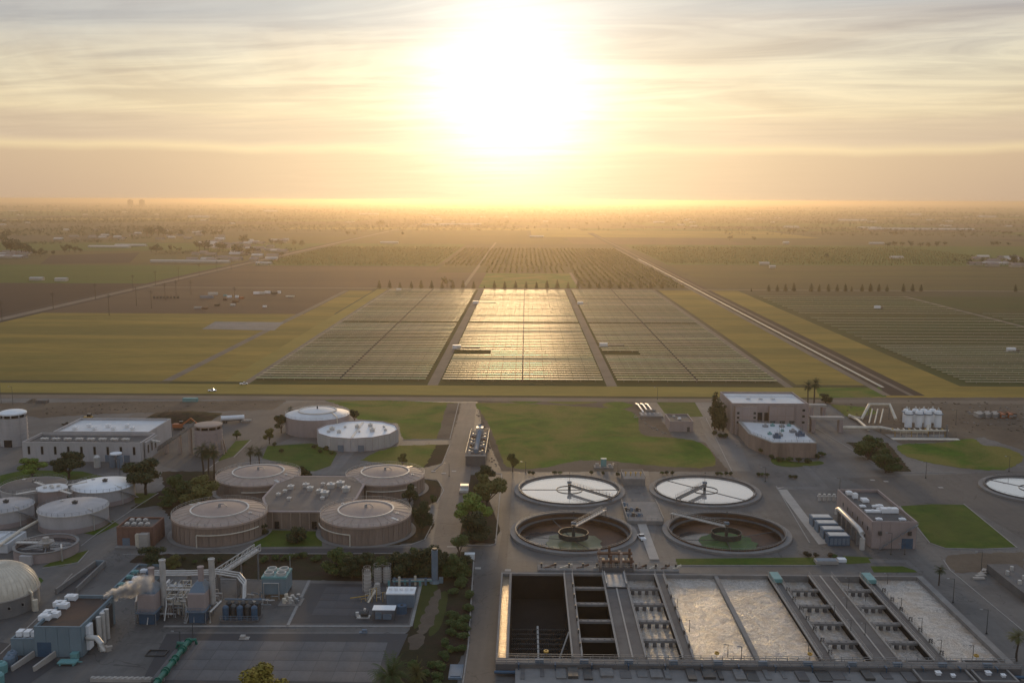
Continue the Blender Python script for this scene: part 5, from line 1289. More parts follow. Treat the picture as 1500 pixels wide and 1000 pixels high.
# ================================================================== CLARIFIERS
def clarifier(cx, cy, rxp, label, full, arm_a, seed):
    c = at(cx, cy); r_ = rxp * mpp(cx, cy); t = thing('clarifier', label, 'clarifier', c)
    wi = r_ - 2.4; n_ = 96
    m = MB(); m.ring(0, 0, -.001, .75, wi + .45, r_, n_); part('walkway_ring', m, 'concrete', t)
    m = MB(); m.ring(0, 0, .752, 1.25, wi + .05, wi + .42, n_); part('inner_wall', m, 'dark_concrete', t, True)
    m = MB(); m.rail([(math.cos(a) * (wi + .55), math.sin(a) * (wi + .55), .76) for a in [i * 2 * math.pi / 48 for i in range(49)]], 1.1, 3, .035); part('guard_rail', m, 'steel', t)
    if full:
        m = MB(); m.cyl(0, 0, .14, .62, wi + .4, None, n_); part('water', m, 'still_water', t)
        m = MB(); m.ring(0, 0, .625, .95, wi - .5, wi - .3, n_); part('weir', m, 'dark_concrete', t)
        zb = .62
    else:
        # emptied tank: the wall goes down into the ground
        m = MB(); m.revolve(0, 0, [(wi + .44, 1.2), (wi + .44, -2.7), (wi * .35, -3.0), (0, -3.3)], n_); part('basin', m, 'stained_concrete', t, True)
        m = MB(); m.ring(0, 0, -.9, -.6, wi - .9, wi + .42, n_); part('launder', m, 'dark_concrete', t)
        m = MB(); rg = random.Random(seed)
        pts = [(math.cos(a) * wi * .5 * rg.uniform(.9, 1.1), math.sin(a) * wi * .6 * rg.uniform(.88, 1.1) - wi * .12) for a in [i * math.pi / 14 for i in range(28)]]
        m.poly(pts, -2.55); o = part('sludge', m, 'sludge' if seed == 1 else 'algae', t)
        m = MB(); pts = [(math.cos(a) * wi * .42 * rg.uniform(.9, 1.1) - wi * .45, math.sin(a) * wi * .5 * rg.uniform(.85, 1.1)) for a in [i * math.pi / 12 for i in range(24)]]
        m.poly(pts, -2.62); part('puddle', m, 'dark_water', t)
        zb = -.1
    # centre well, bridge, rake arms
    m = MB(); m.ring(0, 0, zb - (0 if full else 1.1), zb + (.22 if full else .7), 5.0 - (.1 if full else .2), 5.0, 48); part('centre_well', m, 'dark_steel', t)
    m = MB(); m.cyl(0, 0, -3 if not full else .2, 2.2, .55, None, 16); m.cyl(0, 0, 2.55, 3.0, .65, .6, 16); part('centre_column', m, 'dark_steel', t, True)
    ca, sa = math.cos(arm_a), math.sin(arm_a); q = Vector((ca, sa, 0)); s_ = Vector((-sa, ca, 0)); z1 = 2.4
    m = MB(); m.beam(q * 0 + Vector((0, 0, z1)), q * (r_ + .3) + Vector((0, 0, z1)), 1.2, .16)
    for k in range(24):
        a_ = q * ((r_ + .2) * k / 24); m.beam(a_ - s_ * .75 + Vector((0, 0, z1 + .09)), a_ + s_ * .75 + Vector((0, 0, z1 + .09)), .08)
    for sg in (-1, 1):
        e = s_ * .8 * sg; m.beam(e + Vector((0, 0, z1 + .1)), q * (r_ + .3) + e + Vector((0, 0, z1 + .1)), .14, .4)
    part('bridge_deck', m, 'bridge_steel' if full else 'galv_pipe', t)
    m = MB()
    for sg in (-1, 1): m.rail([s_ * .85 * sg + Vector((0, 0, z1 + .3)), q * (r_ + .3) + s_ * .85 * sg + Vector((0, 0, z1 + .3))], 1.1, 1.6, .045)
    part('bridge_rail', m, 'steel', t)
    m = MB(); e = q * (r_ - .3)
    m.beam(e - s_ * .8, e - s_ * .8 + Vector((0, 0, z1)), .3); m.beam(e + s_ * .8, e + s_ * .8 + Vector((0, 0, z1)), .3); part('bridge_leg', m, 'concrete', t)
    m = MB()
    for a in ((0.9, 0.9 + math.pi) if full else (0.95 + arm_a, arm_a + 2.2, arm_a + 4.1)):
        zq = .72 if full else -2.3
        if full: a = {1: (0.02, 3.16), 2: (2.35, 5.5), 3: (2.3, 5.4)}[seed][0 if a < 2 else 1]
        m.beam((0, 0, zq), (math.cos(a) * wi * .97, math.sin(a) * wi * .97, zq + (0 if full else 1.6)), .13 if full else .35, .14)
    part('rake_arm', m, 'dark_steel', t)
    m = MB(); m.beam((0, 0, 3), (0, 0, 7.5), .12); m.box(-.3, .3, -.1, .1, 7.4, 7.6); part('lamp_mast', m, 'dark_steel', t)
    m = MB(); m.box(-.8, .8, -.5, .5, 3.2, 4.0); part('drive_unit', m, 'slate_blue', t)
    return t
# the empty tanks go below ground level, so ground sheets are cut there by building the plant yard with real holes (see cut_holes)
HOLES = []
for cx, cy, rx_ in ((840, 781, 93.0), (1064, 781, 93.0)):
    c = at(cx, cy); HOLES.append((c.x, c.y, rx_ * mpp(cx, cy) - 1.5))
clarifier(834, 719.5, 81, 'water-filled round clarifier at the back left, its bridge pointing to the near right', True, R(-47), 1)
clarifier(1032, 720, 81, 'water-filled round clarifier at the back right, its bridge pointing to the near left', True, R(-127), 2)
clarifier(840, 781, 93, 'drained brown round clarifier at the front left with a dull green floor patch', False, R(57), 1)
clarifier(1064, 781, 93, 'drained brown round clarifier at the front right with bright algae', False, R(140), 2)
clarifier(1513, 718, 73, 'water-filled round clarifier cut by the right edge of the photo', True, R(-60), 3)
# service deck between them
p = at(929, 711); t = thing('splitter_box', 'concrete splitter box with railings between the two rear clarifiers', 'structure', (p.x, p.y, 0))
X0, X1, Y0, Y1, h = frame_box(913, 945, 712, 702, 694)
W = X1 - X0; m = MB(); m.box(-W / 2, W / 2, 0, 10, 0, h); part('block', m, 'concrete', t); m = MB(); m.rail([(-W / 2, 0, h), (W / 2, 0, h), (W / 2, 10, h), (-W / 2, 10, h), (-W / 2, 0, h)], 1.1, 2, .045); part('guard_rail', m, 'steel', t)
for i in range(4): m = MB(); m.cyl(-W * .35 + i * W * .23, 4, h, h + 1.8, .15, None, 8); m.cyl(-W * .35 + i * W * .23, 4, h + 1.2, h + 1.4, .5, None, 10); part('valve', m, 'yellow_paint', t)
p = at(940, 768); t = thing('service_platform', 'grey service platform with pumps and railings between the front clarifiers', 'platform', (p.x, p.y, 0))
m = MB(); m.box(-5, 7.5, 0, 22, 0, 1.3); part('deck', m, 'concrete', t); m = MB(); m.rail([(-5, 0, 1.3), (7.5, 0, 1.3), (7.5, 22, 1.3), (-5, 22, 1.3), (-5, 0, 1.3)], 1.1, 2, .05); part('guard_rail', m, 'steel', t)
for i in range(7): m = MB(); x = -3.6 + (i % 3) * 2.0 - .8; y = 5 + (i // 3) * 6; m.cyl(x, y, 1.3, 2.6, .6, .5, 10); m.tube([(x, y, 2), (x + 1.2, y, 2), (x + 1.2, y, 1.3)], .22, 6); part('pump', m, 'dark_steel' if i % 2 else 'slate_blue', t)
m = MB(); m.box(-1.5, 1.5, -34, -.2, .0, .35); part('duct_cover', m, 'light_concrete', t)
p = at(884, 684); t = thing('control_cabinet', 'teal control cabinet on a concrete slab at the edge of the big green field', 'cabinet', (p.x, p.y, 0))
m = MB(); m.box(-4, 4, -2.5, 2.5, 0, .4); part('slab', m, 'concrete', t); m = MB(); m.box(-1.1, 1.1, -.9, .9, .4, 3.6); m.box(-1.2, 1.2, -1, 1, 3.6, 3.75); part('cabinet', m, 'teal_paint', t)
m = MB(); m.rail([(-4, -2.4, .4), (4, -2.4, .4), (4, 2.4, .4)], 1, 2, .05); part('guard_rail', m, 'steel', t); m = MB(); m.box(-3.4, -2, -.6, .6, .4, 1.6); m.box(2, 3.2, -.6, .6, .4, 1.3); part('pump', m, 'light_concrete', t)

# --- pump island between the roads (pixels 682-716, 632-682)
X0, X1, Y0, Y1, h = frame_box(682, 711, 682, 668, 631)
t = thing('pump_station', 'raised concrete pump station crowded with pipes on the road island behind the tree island', 'structure', ((X0 + X1) / 2, Y0, 0)); W = X1 - X0; D = Y1 - Y0
m = MB(); m.box(-W / 2, W / 2, 0, D, 0, h); part('block', m, 'dark_concrete', t)
m = MB(); m.box(-W / 2 - .3, W / 2 + .3, -.3, .3, h + .003, h + .5); part('coping', m, 'light_concrete', t)
m = MB(); m.rail([(-W / 2, .2, h + .5), (-W / 2, D, h + .1), (W / 2, D, h + .1), (W / 2, .2, h + .5)], 1.1, 2.5, .06); part('guard_rail', m, 'steel', t)
m = MB(); m.tube([(0, 3, h + 1.4), (0, D - 6, h + 1.4), (0, D - 3, h + 3.2)], 1.0, 12); part('duct', m, 'slate_blue', t, True)
for i in range(14):
    s_ = -1 if i % 2 else 1; y = 4 + i // 2 * (D - 10) / 7
    m = MB(); m.cyl(s_ * W * .33, y, h, h + 1.6, .55, .45, 9); m.tube([(s_ * W * .33, y, h + 1), (s_ * W * .15, y, h + 1)], .2, 6); part('pump', m, ('steel', 'galv_pipe', 'rust')[i % 3], t)
m = MB(); m.box(-1.6, 1.6, D - 8, D - 5, h + .003, h + 3.4); part('hoist_box', m, 'galv_pipe', t)
p = at(688, 700); t = thing('service_unit', 'white service unit parked at the far end of the tree island', 'equipment', (p.x - 1, at(688, 720).y, 0))
m = MB(); m.box(-1.6, 1.6, -3, 3, .4, 1.4); m.box(-1.6, 1.6, 0, 2.8, 1.4, 2.4); part('body', m, 'galv_pipe', t); m = MB()
for sx in (-1.4, 1.4):
    for sy in (-2, 2): m.cyl(sx, sy, 0, .8, .4, None, 10)
part('base', m, 'dark_steel', t)
# ================================================================== AERATION BASINS
BX0, BX1 = at(742, 963, 0).x, at(1463, 963, 0).x
ZT = 2.6                                    # top of the walls above the yard
BY0, BY1 = at(1100, 966, ZT).y, at(1050, 842, ZT).y
def bxz(px): return at(px, 960, ZT).x
basin = thing('aeration_basin', 'long concrete aeration basin block with foaming cells, dark empty cells and walkways', 'basin', ((BX0 + BX1) / 2, BY0, 0))
OX, OY = (BX0 + BX1) / 2, BY0; LY = BY1 - BY0
HOLES_RECT = [(bxz(726), bxz(1474), BY0 - .6, BY1 + .8)]
def lx(px): return bxz(px) - OX
FL = -5.0
def bpart(name, mb, mat, **k): return part(name, mb, mat, basin, **k)
m = MB()
m.box(lx(726) + .02, lx(1474) - .02, -.55, 0, FL, ZT); m.box(lx(726) + .02, lx(1474) - .02, LY, LY + .7, FL, ZT)
m.box(lx(741), lx(745), 0, LY, FL, ZT); m.box(lx(726) + .02, lx(729), 0, LY, FL, ZT); m.box(lx(1463), lx(1474) - .02, 0, LY, FL, ZT)
bpart('outer_wall', m, 'concrete')
m = MB(); m.box(lx(726), lx(1474), -.5, LY + .6, FL - .5, FL); bpart('floor', m, 'near_black')
m = MB(); m.box(lx(729) + .01, lx(741) - .01, .01, LY - .01, ZT - 1.4, ZT - 1.0); bpart('channel_water', m, 'gold_lit_water')
m = MB(); m.box(lx(745) + .01, lx(906), LY - .12, LY - .002, FL, ZT - .6); m.box(lx(745) + .002, lx(745) + .1, .01, LY - .13, FL, ZT - .6); bpart('black_lining', m, 'near_black')  # thin near-black sheets on the far and left cell walls
def walk(px0, px1, rails=True, mat='dark_concrete', z=ZT, centre=False):
    m = MB(); m.box(lx(px0), lx(px1), .01, LY - .01, z - .4, z + .02); bpart('walkway', m, mat)
    m = MB(); m.box(lx(px0) + .05, lx(px0) + .35, .01, LY - .01, FL, z - .41); m.box(lx(px1) - .35, lx(px1) - .05, .01, LY - .01, FL, z - .41); bpart('cell_wall', m, 'near_black')
    m = MB(); m.box(lx(px0) - .15, lx(px0) + .25, .01, LY - .01, z + .022, z + .32); m.box(lx(px1) - .25, lx(px1) + .15, .01, LY - .01, z + .022, z + .32)
    if centre: m.box((lx(px0) + lx(px1)) / 2 - .2, (lx(px0) + lx(px1)) / 2 + .2, .01, LY - .01, z + .022, z + .25)
    bpart('curb', m, 'light_concrete')
    if rails:
        m = MB()
        for x in (lx(px0) + .05, lx(px1) - .05): m.rail([(x, .1, z + .3), (x, LY - .1, z + .3)], 1.1, 2.4, .045)
        bpart('guard_rail', m, 'light_concrete')
def water(px0, px1, mat, z):
    m = MB(); m.box(lx(px0) + .02, lx(px1) - .02, .012, LY - .012, z - .3, z); bpart('water', m, mat)
def cells(px0, px1, wet):
    n_ = 4
    for i in range(n_):
        y = LY * (.195 + i * .205) + .4
        m = MB(); m.box(lx(px0) + .01, lx(px1) - .01, y - .65, y + .65, ZT - .75, ZT - .15)
        for k in range(5): m.box(lx(px0) + (lx(px1) - lx(px0)) * (k + .5) / 5 - .2, lx(px0) + (lx(px1) - lx(px0)) * (k + .5) / 5 + .2, y - .25, y + .25, ZT - .148, ZT + .05)
        bpart('cross_beam', m, 'concrete')
        m = MB(); n2 = 4
        for k in range(n2):
            xx = lx(px0) + (lx(px1) - lx(px0)) * (k + .7) / (n2 + .4); m.box(xx - .42, xx + .42, y - .6, y + .3, FL, ZT - .76)
        if wet: bpart('pier', m, 'dark_concrete')
        else:
            m = MB(); m.box(lx(px0) + .01, lx(px1) - .01, y + .1, y + .5, FL, ZT - .76); bpart('baffle', m, 'near_black')
walk(838, 853); walk(906, 946, centre=True); walk(999, 1015); walk(1200, 1217); walk(1272, 1312, centre=True); walk(1362, 1379)
m = MB(); m.box(lx(1105), lx(1112), .01, LY - .01, FL, ZT - .2); bpart('divider_wall', m, 'concrete')
cells(853, 906, False); cells(946, 999, True); cells(1217, 1272, True); cells(1312, 1362, True)
water(946, 999, 'foam_water', ZT - 1.9); water(1217, 1272, 'foam_water', ZT - 1.9); water(1312, 1362, 'foam_water', ZT - 1.9)
water(1015, 1105, 'foam_water', ZT - 1.1); water(1112, 1200, 'foam_water', ZT - 1.1); water(1379, 1463, 'foam_water', ZT - 1.1)
# empty dark basin with its air pipe grid
for i in range(11):
    m = MB(); y = 1.5 + i * LY * .6 / 11; m.tube([(lx(747), y, FL + .7), (lx(836), y, FL + .7)], .09, 6)
    for k in range(26): xx = lx(747) + (lx(836) - lx(747)) * (k + .5) / 26; m.box(xx - .13, xx + .13, y - .13, y + .13, FL + .02, FL + .95)
    bpart('air_pipe', m, 'dark_steel')
m = MB(); m.tube([(lx(790), 1, FL + .5), (lx(790), LY * .62, FL + .5)], .3, 8); bpart('header_pipe', m, 'galv_pipe', smooth=True)
m = MB(); m.poly([(lx(795), 1.5), (lx(832), 1.2), (lx(834), 5), (lx(825), 7), (lx(800), 6)], FL + .05); bpart('puddle', m, 'still_water')
m = MB(); m.beam((lx(837), LY * .27, ZT), (lx(813), LY * .1, FL + 1), .35); bpart('ramp_beam', m, 'light_concrete')
# pale machinery across the walkways
m = MB(); m.box(lx(908), lx(944), LY * .80, LY * .97, ZT + .35, ZT + .6); m.box(lx(908), lx(910), LY * .8, LY * .97, ZT + .61, ZT + 1.6); m.box(lx(942), lx(944), LY * .8, LY * .97, ZT + .61, ZT + 1.6); bpart('bridge_crane', m, 'steel')
for px in (1200, 1362):
    m = MB(); m.box(lx(px + 1), lx(px + 16), LY * .88, LY * .985, ZT + .34, ZT + 1.5); bpart('gate_housing', m, 'teal_paint')
    m = MB()
    for k in range(7):
        y = LY * (.06 + k * .12); m.tube([(lx(px + 15), y, ZT + .4), (lx(px + 15), y, ZT + 1.2), (lx(px + 19), y, ZT + 1.2), (lx(px + 19), y, ZT - .6)], .22, 6)
    bpart('air_drop_pipe', m, 'dark_steel')
for px in (840, 1002):
    m = MB()
    for k in range(6): y = LY * (.1 + k * .14); m.box(lx(px + 10), lx(px + 12), y, y + .8, ZT + .35, ZT + 1.3)
    bpart('gate_actuator', m, 'dark_steel')
# head works along the far edge and the gallery along the near edge
m = MB(); m.box(lx(726) + .02, lx(1474) - .02, LY + .71, LY + 2.4, .02, ZT - .3); bpart('gallery', m, 'dark_concrete')
fy = at(1100, 975, .5).y - OY
m = MB(); m.box(lx(727), lx(1476), -3.4, -.6, .02, ZT + .05); bpart('front_gallery', m, 'dark_concrete')
m = MB(); m.rail([(lx(727), -3.3, ZT + .05), (lx(1476), -3.3, ZT + .05)], 1.1, 2.5, .05); m.rail([(lx(727), -.3, ZT + .01), (lx(1476), -.3, ZT + .01)], 1.1, 2.5, .05); bpart('guard_rail', m, 'steel')
m = MB(); m.tube([(lx(725), -4.1, 1.0), (lx(1478), -4.1, 1.0)], .38, 10)
for k in range(14): x = lx(760) + k * (lx(1440) - lx(760)) / 13; m.tube([(x, -4.1, 1.0), (x, -4.1, 2.9), (x, -2.8, 2.9)], .22, 8)
bpart('blue_header', m, 'blue_paint', smooth=True)
m = MB()
for k in range(11): x = lx(790) + k * (lx(1430) - lx(790)) / 10; m.box(x - 1, x + 1, -2.9, -2.1, ZT + .052, ZT + .9)
bpart('valve_cabinet', m, 'slate_blue')
for px in (1049, 1184, 1424, 800): 
    m = MB(); m.ring(lx(px), 1.2, ZT + .9, ZT + 1.3, .35, .6, 12); m.beam((lx(px), 1.2, ZT - .3), (lx(px), 1.2, ZT + .9), .1); bpart('life_ring', m, 'yellow_paint')
# head structure behind the empty cells
p = at(900, 838); t = thing('head_works', 'tangled concrete and rust-coloured gate structure behind the basin walkways', 'structure', (p.x, BY1 + 2.5, 0))
m = MB(); m.box(-5, 5, 0, 7, 0, 3.6); part('block', m, 'dark_concrete', t)
for i in range(8):
    x = -4.6 + (i % 4) * 3.0; y = .5 + (i // 4) * 5.5; m = MB(); m.box(x - .35, x + .35, y - .35, y + .35, 3.6, 6.6 + (i % 3) * .7); part('column', m, 'rust' if i % 2 else 'pink_roof', t)
m = MB(); m.box(-5.2, 5.2, 5.3, 6.6, 5.6, 6.1); m.box(-5.2, 5.2, .2, 1.1, 5.2, 5.6); part('beam', m, 'rust', t)
for i in range(5): m = MB(); m.box(-4 + i * 1.9, -3.1 + i * 1.9, 2, 4.4, 3.61, 5.0); part('gate', m, 'steel' if i % 2 else 'dark_steel', t)
m = MB(); m.rail([(-5, 0, 3.6), (5, 0, 3.6), (5, 7, 3.6), (-5, 7, 3.6), (-5, 0, 3.6)], 1.1, 1.6, .05); part('guard_rail', m, 'light_concrete', t)
for px0, px1, lb, yy in ((787, 878, 'long raised slab with railings left of the rusty gate structure', 2.6), (925, 990, 'raised slab with railings right of the rusty gate structure', 2.6)):
    a, b = at(px0, 838), at(px1, 838); t = thing('channel_deck', lb, 'platform', ((a.x + b.x) / 2, BY1 + yy, 0)); w = b.x - a.x
    m = MB(); m.box(-w / 2, w / 2, 0, 4.6, 0, 2.7); part('deck', m, 'concrete', t); m = MB(); m.rail([(-w / 2, .1, 2.7), (w / 2, .1, 2.7)], 1.1, 2, .05); m.rail([(-w / 2, 4.5, 2.7), (w / 2, 4.5, 2.7)], 1.1, 2, .05); part('guard_rail', m, 'light_concrete', t)
    for i in range(4): m = MB(); x = -w * .4 + i * w * .26; m.beam((x, 1.4, 2.75), (x + w * .2, 3.2, 3.3), .35, .5); part('stop_log', m, 'cream_pipe' if i % 2 else 'rust', t)
    for i in range(5): m = MB(); x = -w * .45 + i * w * .22; m.box(x, x + .5, 2, 2.5, 2.7, 4.0); part('gate_stem', m, 'dark_steel', t)
# inverted boxes on lawn strip
p = at(1210, 824); t = thing('hatch_block', 'pale concrete hatch block in the gap of the lawn strip', 'hatch', (p.x, p.y, 0))
m = MB(); m.box(-3.4, 3.4, -1.5, 1.5, 0, 1.0); part('block', m, 'light_concrete', t); m = MB(); m.box(-3, 3, -1.2, 1.2, 1.002, 1.15); part('cover', m, 'slate_blue', t); m = MB(); m.box(4, 6.5, .5, 2.5, 0, .9); part('side_box', m, 'bright_white', t)
for p4 in ([(1272, 818), (1330, 820), (1350, 838), (1344, 838), (1326, 824), (1276, 824)],): G('walkway', p4, 'concrete_pave', 5)
# lower structures at the bottom edge right of centre
t = thing('lower_basin', 'row of railed concrete channels along the bottom edge of the photo', 'basin', (at(1100, 985).x, at(1100, 1008).y, 0)); bx = t.location.x; dy2 = at(1100, 981).y - t.location.y
x0_, x1_ = at(755, 985).x - bx, at(1320, 985).x - bx
m = MB(); m.box(x0_, x1_, dy2 - .6, dy2, 0, 2.0); m.box(x0_, x1_, -3, dy2 - 2.6, 0, 1.6); part('wall', m, 'concrete', t); m = MB(); m.rail([(x0_, dy2 - .3, 2), (x1_, dy2 - .3, 2)], 1.1, 2.2, .06); m.rail([(x0_, dy2 - 2.7, 1.6), (x1_, dy2 - 2.7, 1.6)], 1.1, 2.2, .06); part('guard_rail', m, 'light_concrete', t)
for i in range(24): m = MB(); x = x0_ + (x1_ - x0_) * (i + rnd.random() * .6) / 24; m.box(x, x + rnd.uniform(.7, 3.2), rnd.uniform(0, 2), dy2 - rnd.uniform(3.0, 4.5), 1.603, 1.7 + rnd.uniform(0, .6)); part('cover_slab', m, rnd.choice(('dark_concrete', 'dark_concrete', 'bridge_steel', 'dark_steel')), t)
for a, b, lb in ((1350, 1430, 'dark flat-roofed pump room at the bottom edge left of the palm'), (1437, 1492, 'dark flat roof at the bottom right corner of the photo')):
    q, w2 = at(a, 1012), at(b, 1012); yb_ = at(a, 968).y - 1.5
    t = thing('pump_room', lb, 'building', ((q.x + w2.x) / 2, q.y, 0)); W = w2.x - q.x; shell(t, -W / 2, W / 2, 0, yb_ - q.y - 3, 2.4, 'concrete', 'dark_roof', .3, npan=4)
    vent(t, -1, 4, 2.1, 1.0, mat='bright_white'); vent(t, 2, 3, 2.1, .8, mat='bright_white')
t = thing('equipment_slab', 'long dark concrete channel with rubble beside it at the right edge of the photo', 'channel', (at(1486, 870).x, at(1486, 888).y, 0))
m = MB(); m.box(0, 9, 0, 26, 0, 2.4); part('wall', m, 'dark_concrete', t)
for i in range(6): m = MB(); m.cyl(2 + (i % 2) * 3, 3 + i * 3.6, 2.4, 3.6, .5, None, 10); part('valve', m, 'galv_pipe', t)
for i in range(4): m = MB(); m.cbox(-5 + i * 1.4, 20 + i * 2, 0, 3.4, 1.2, .5, .3 * i); part('slab', m, 'light_concrete', t)

# ================================================================== POWER PLANT
X0, X1, Y0, Y1, h = frame_box(52, 121, 962, 918, 871)
t = thing('engine_building', 'blue-grey building with a flat brown roof and white rooftop boxes along its left edge', 'building', ((X0 + X1) / 2, Y0, 0)); W = X1 - X0; D = Y1 - Y0
shell(t, -W / 2, W / 2, 0, D, h, 'slate_wall', 'brown_roof', .7, npan=4, nside=6)
for i, (x, y) in enumerate(((-.42, .93), (-.52, .72), (-.40, .66), (-.5, .42), (-.38, .38), (-.5, .30))): ac_unit(t, W * x, D * y, h - .7, 2.8, 1.9, 1.3)
door(t, -W * .30, 0, 0, 3.4, 3.8)
for i in range(4):
    m = MB(); m.box(W / 2 + .1, W / 2 + .9, D * (.12 + .2 * i), D * (.24 + .2 * i), .8, h * .9); part('louvre', m, 'dark_steel' if i % 2 else 'bright_white', t)
for i in range(3): m = MB(); m.cyl(W / 2 + 1.8, D * (.3 + .12 * i), 0, h * 1.02, .6, None, 14); part('exhaust', m, 'galv_pipe', t, True)
m = MB(); m.tube([(W / 2 + .5, 2, h * .55), (W / 2 + 3, 1.6, h * .55), (W / 2 + 4.4, 1, h * .4), (W / 2 + 4.8, .6, h * .18)], .7, 12); part('intake_duct', m, 'galv_pipe', t, True)
m = MB()
for i in range(6): m.cbox(W / 2 + 2 + rnd.uniform(0, 3), 1 + rnd.uniform(0, 6), 0, 1.1, .9, rnd.uniform(.5, 1.4), rnd.random())
part('pump_group', m, 'light_concrete', t)
shell(t, -W / 2 - 6.2, -W / 2 - .1, .6, D * .25, h * .55, 'slate_wall', 'white_roof', .4, npan=2)
m = MB()
for i in range(3): m.box(-W / 2 - 5.6 + i * 1.9, -W / 2 - 4.2 + i * 1.9, 2, 4, h * .55, h * .55 + 1.2)
part('annex_unit', m, 'bright_white', t)
for k in (-1, 1): m = MB(); m.beam((-W * .30 + k * 2.6, -.1, .9), (-W * .30 + k * 2.6 - 1.6, -7.5, .5), .5, 1.6); part('ramp_wall', m, 'light_concrete', t)
# ramp walls
def wall_thing(name, label, pix, w, h, mat, cat='wall'):
    pts = [at(*q) for q in pix]; t = thing(name, label, cat, pts[0]); m = MB()
    for a, b in zip(pts[:-1], pts[1:]):
        a = a - pts[0]; b = b - pts[0]; m.beam((a.x, a.y, h / 2), (b.x, b.y, h / 2), w, h)
    part('wall', m, mat, t); return t
wall_thing('retaining_wall', 'left retaining wall of the sunken ramp behind the blue-grey building', [(82, 870), (140, 828)], .5, 1.6, 'concrete')
wall_thing('retaining_wall', 'right retaining wall of the sunken ramp behind the blue-grey building', [(112, 868), (154, 828)], .5, 1.6, 'concrete')
wall_thing('retaining_wall', 'cross wall at the far end of the sunken ramp', [(140, 828), (154, 828)], .5, 1.6, 'slate_wall')
G('dark_patch', [(84, 869), (110, 869), (152, 829), (141, 829)], 'dark_patch', 6)
X0, X1, Y0, Y1, h = frame_box(146, 184, 870, 860, 826)
t = thing('switchgear_building', 'low dark-roofed building crowded with rooftop units behind the blue-grey building', 'building', ((X0 + X1) / 2 + 4, Y0, 0)); W = X1 - X0; D = Y1 - Y0
shell(t, -W / 2, W / 2 + 1, 0, D, h, 'slate_wall', 'dark_roof', .5, npan=4, nside=6)
for i in range(9): ac_unit(t, -W * .3 + (i % 3) * W * .3, D * (.12 + .27 * (i // 3)) + i % 2, h - .5, 1.8, 1.5, .9, ('teal_paint', 'bright_white', 'slate_blue')[i % 3])
def cogen(px, yb, label):
    p = at(px, yb); t = thing('cogeneration_unit', label, 'equipment', (p.x, p.y, 0))
    m = MB(); m.box(-2.0, 2.0, 0, 4, 0, 3.0); part('base', m, 'blue_paint', t)
    m = MB(); m.box(-2.6, 2.6, -.6, 6, 3.0, 3.3); m.rail([(-2.6, -.6, 3.3), (2.6, -.6, 3.3)], 1, 1.2, .05); part('platform', m, 'slate_blue', t)
    m = MB(); m.box(-2.2, 2.2, .2, 9, 3.31, 7.8); part('housing', m, 'mauve_wall', t)
    m = MB(); m.add([(-2.2, 1.2, 7.81), (2.2, 1.2, 7.81), (2.2, 7, 7.81), (-2.2, 7, 7.81), (-.9, 3, 10), (.9, 3, 10), (.9, 5.4, 10), (-.9, 5.4, 10)], [(0, 1, 5, 4), (1, 2, 6, 5), (2, 3, 7, 6), (3, 0, 4, 7), (4, 5, 6, 7)]); part('hood', m, 'slate_blue', t)
    m = MB(); m.cyl(.2, 4.2, 10.01, 13.6, .75, None, 16); m.cyl(.2, 4.2, 13.6, 13.9, .9, None, 16); part('short_stack', m, 'mauve_wall', t, True)
    m = MB(); m.cyl(2.9, 5, 3.3, 15.6, .78, None, 18); m.ring(2.9, 5, 15.3, 15.8, .7, .9, 18); part('stack', m, 'galv_pipe', t, True)
    m = MB()
    for k in range(8): x = rnd.uniform(-3.5, 4); m.tube([(x, rnd.uniform(-1, 4), .2), (x, rnd.uniform(0, 4), rnd.uniform(2, 7)), (x + rnd.uniform(-3, 3), rnd.uniform(2, 8), rnd.uniform(3, 8))], rnd.uniform(.1, .28), 7)
    part('piping', m, 'galv_pipe', t, True)
    m = MB()
    for k in (-2.6, 2.6):
        for y in (-.5, 5.9): m.beam((k, y, 0), (k, y, 3), .2)
    for k in range(7): m.beam((-3.3, -.5 + .1 * k, .4 + k * .42), (-2.7, -.5 + .1 * k, .4 + k * .42), .08)
    part('ladder', m, 'steel', t)
cogen(215, 914, 'left cogeneration unit with pale stack and blue base')
cogen(288, 912, 'right cogeneration unit with pale stack and blue base')
p = at(250, 905); t = thing('process_piping', 'maze of cream and grey pipes and vessels between the two cogeneration units', 'pipes', (p.x, p.y, 0))
rg = random.Random(3)
for i in range(95):
    x, y = rg.uniform(-6, 5.5), rg.uniform(0, 14); z = rg.uniform(1, 5.5)
    d_ = rg.choice(((1, 0), (0, 1), (1, 0))); L_ = rg.uniform(2, 6)
    m = MB(); m.tube([(x, y, 0), (x, y, z), (x + d_[0] * L_, y + d_[1] * L_, z), (x + d_[0] * L_, y + d_[1] * L_, 0 if rg.random() < .5 else z - 1)], rg.uniform(.1, .3), 7); part('pipe', m, rg.choice(('galv_pipe', 'cream_pipe', 'steel', 'bright_white', 'cream_pipe')), t, True)
for i in range(12):
    x, y = -5.4 + (i % 6) * 2.1, 3 + (i // 6) * 6 + rg.uniform(-1, 1); r_ = rg.uniform(.5, .95); hh = rg.uniform(2, 5)
    m = MB()
    if i % 3 == 0: m.tube([(x - 1.6, y, hh * .7), (x + 1.6, y, hh * .7)], r_, 12); m.box(x - .2, x + .2, y - .3, y + .3, 0, hh * .7)
    else: m.revolve(x, y, [(r_, 0), (r_, hh), (r_ * .6, hh + .4), (0, hh + .5)], 14)
    part('vessel', m, ('cream_pipe', 'galv_pipe', 'mauve_wall')[i % 3], t, True)
m = MB()
for k in range(6):
    for y in (0, 13): m.beam((-6 + k * 2.3, y, 0), (-6 + k * 2.3, y, 5.5), .2)
    m.beam((-6 + k * 2.3, 0, 5.5), (-6 + k * 2.3, 13, 5.5), .18)
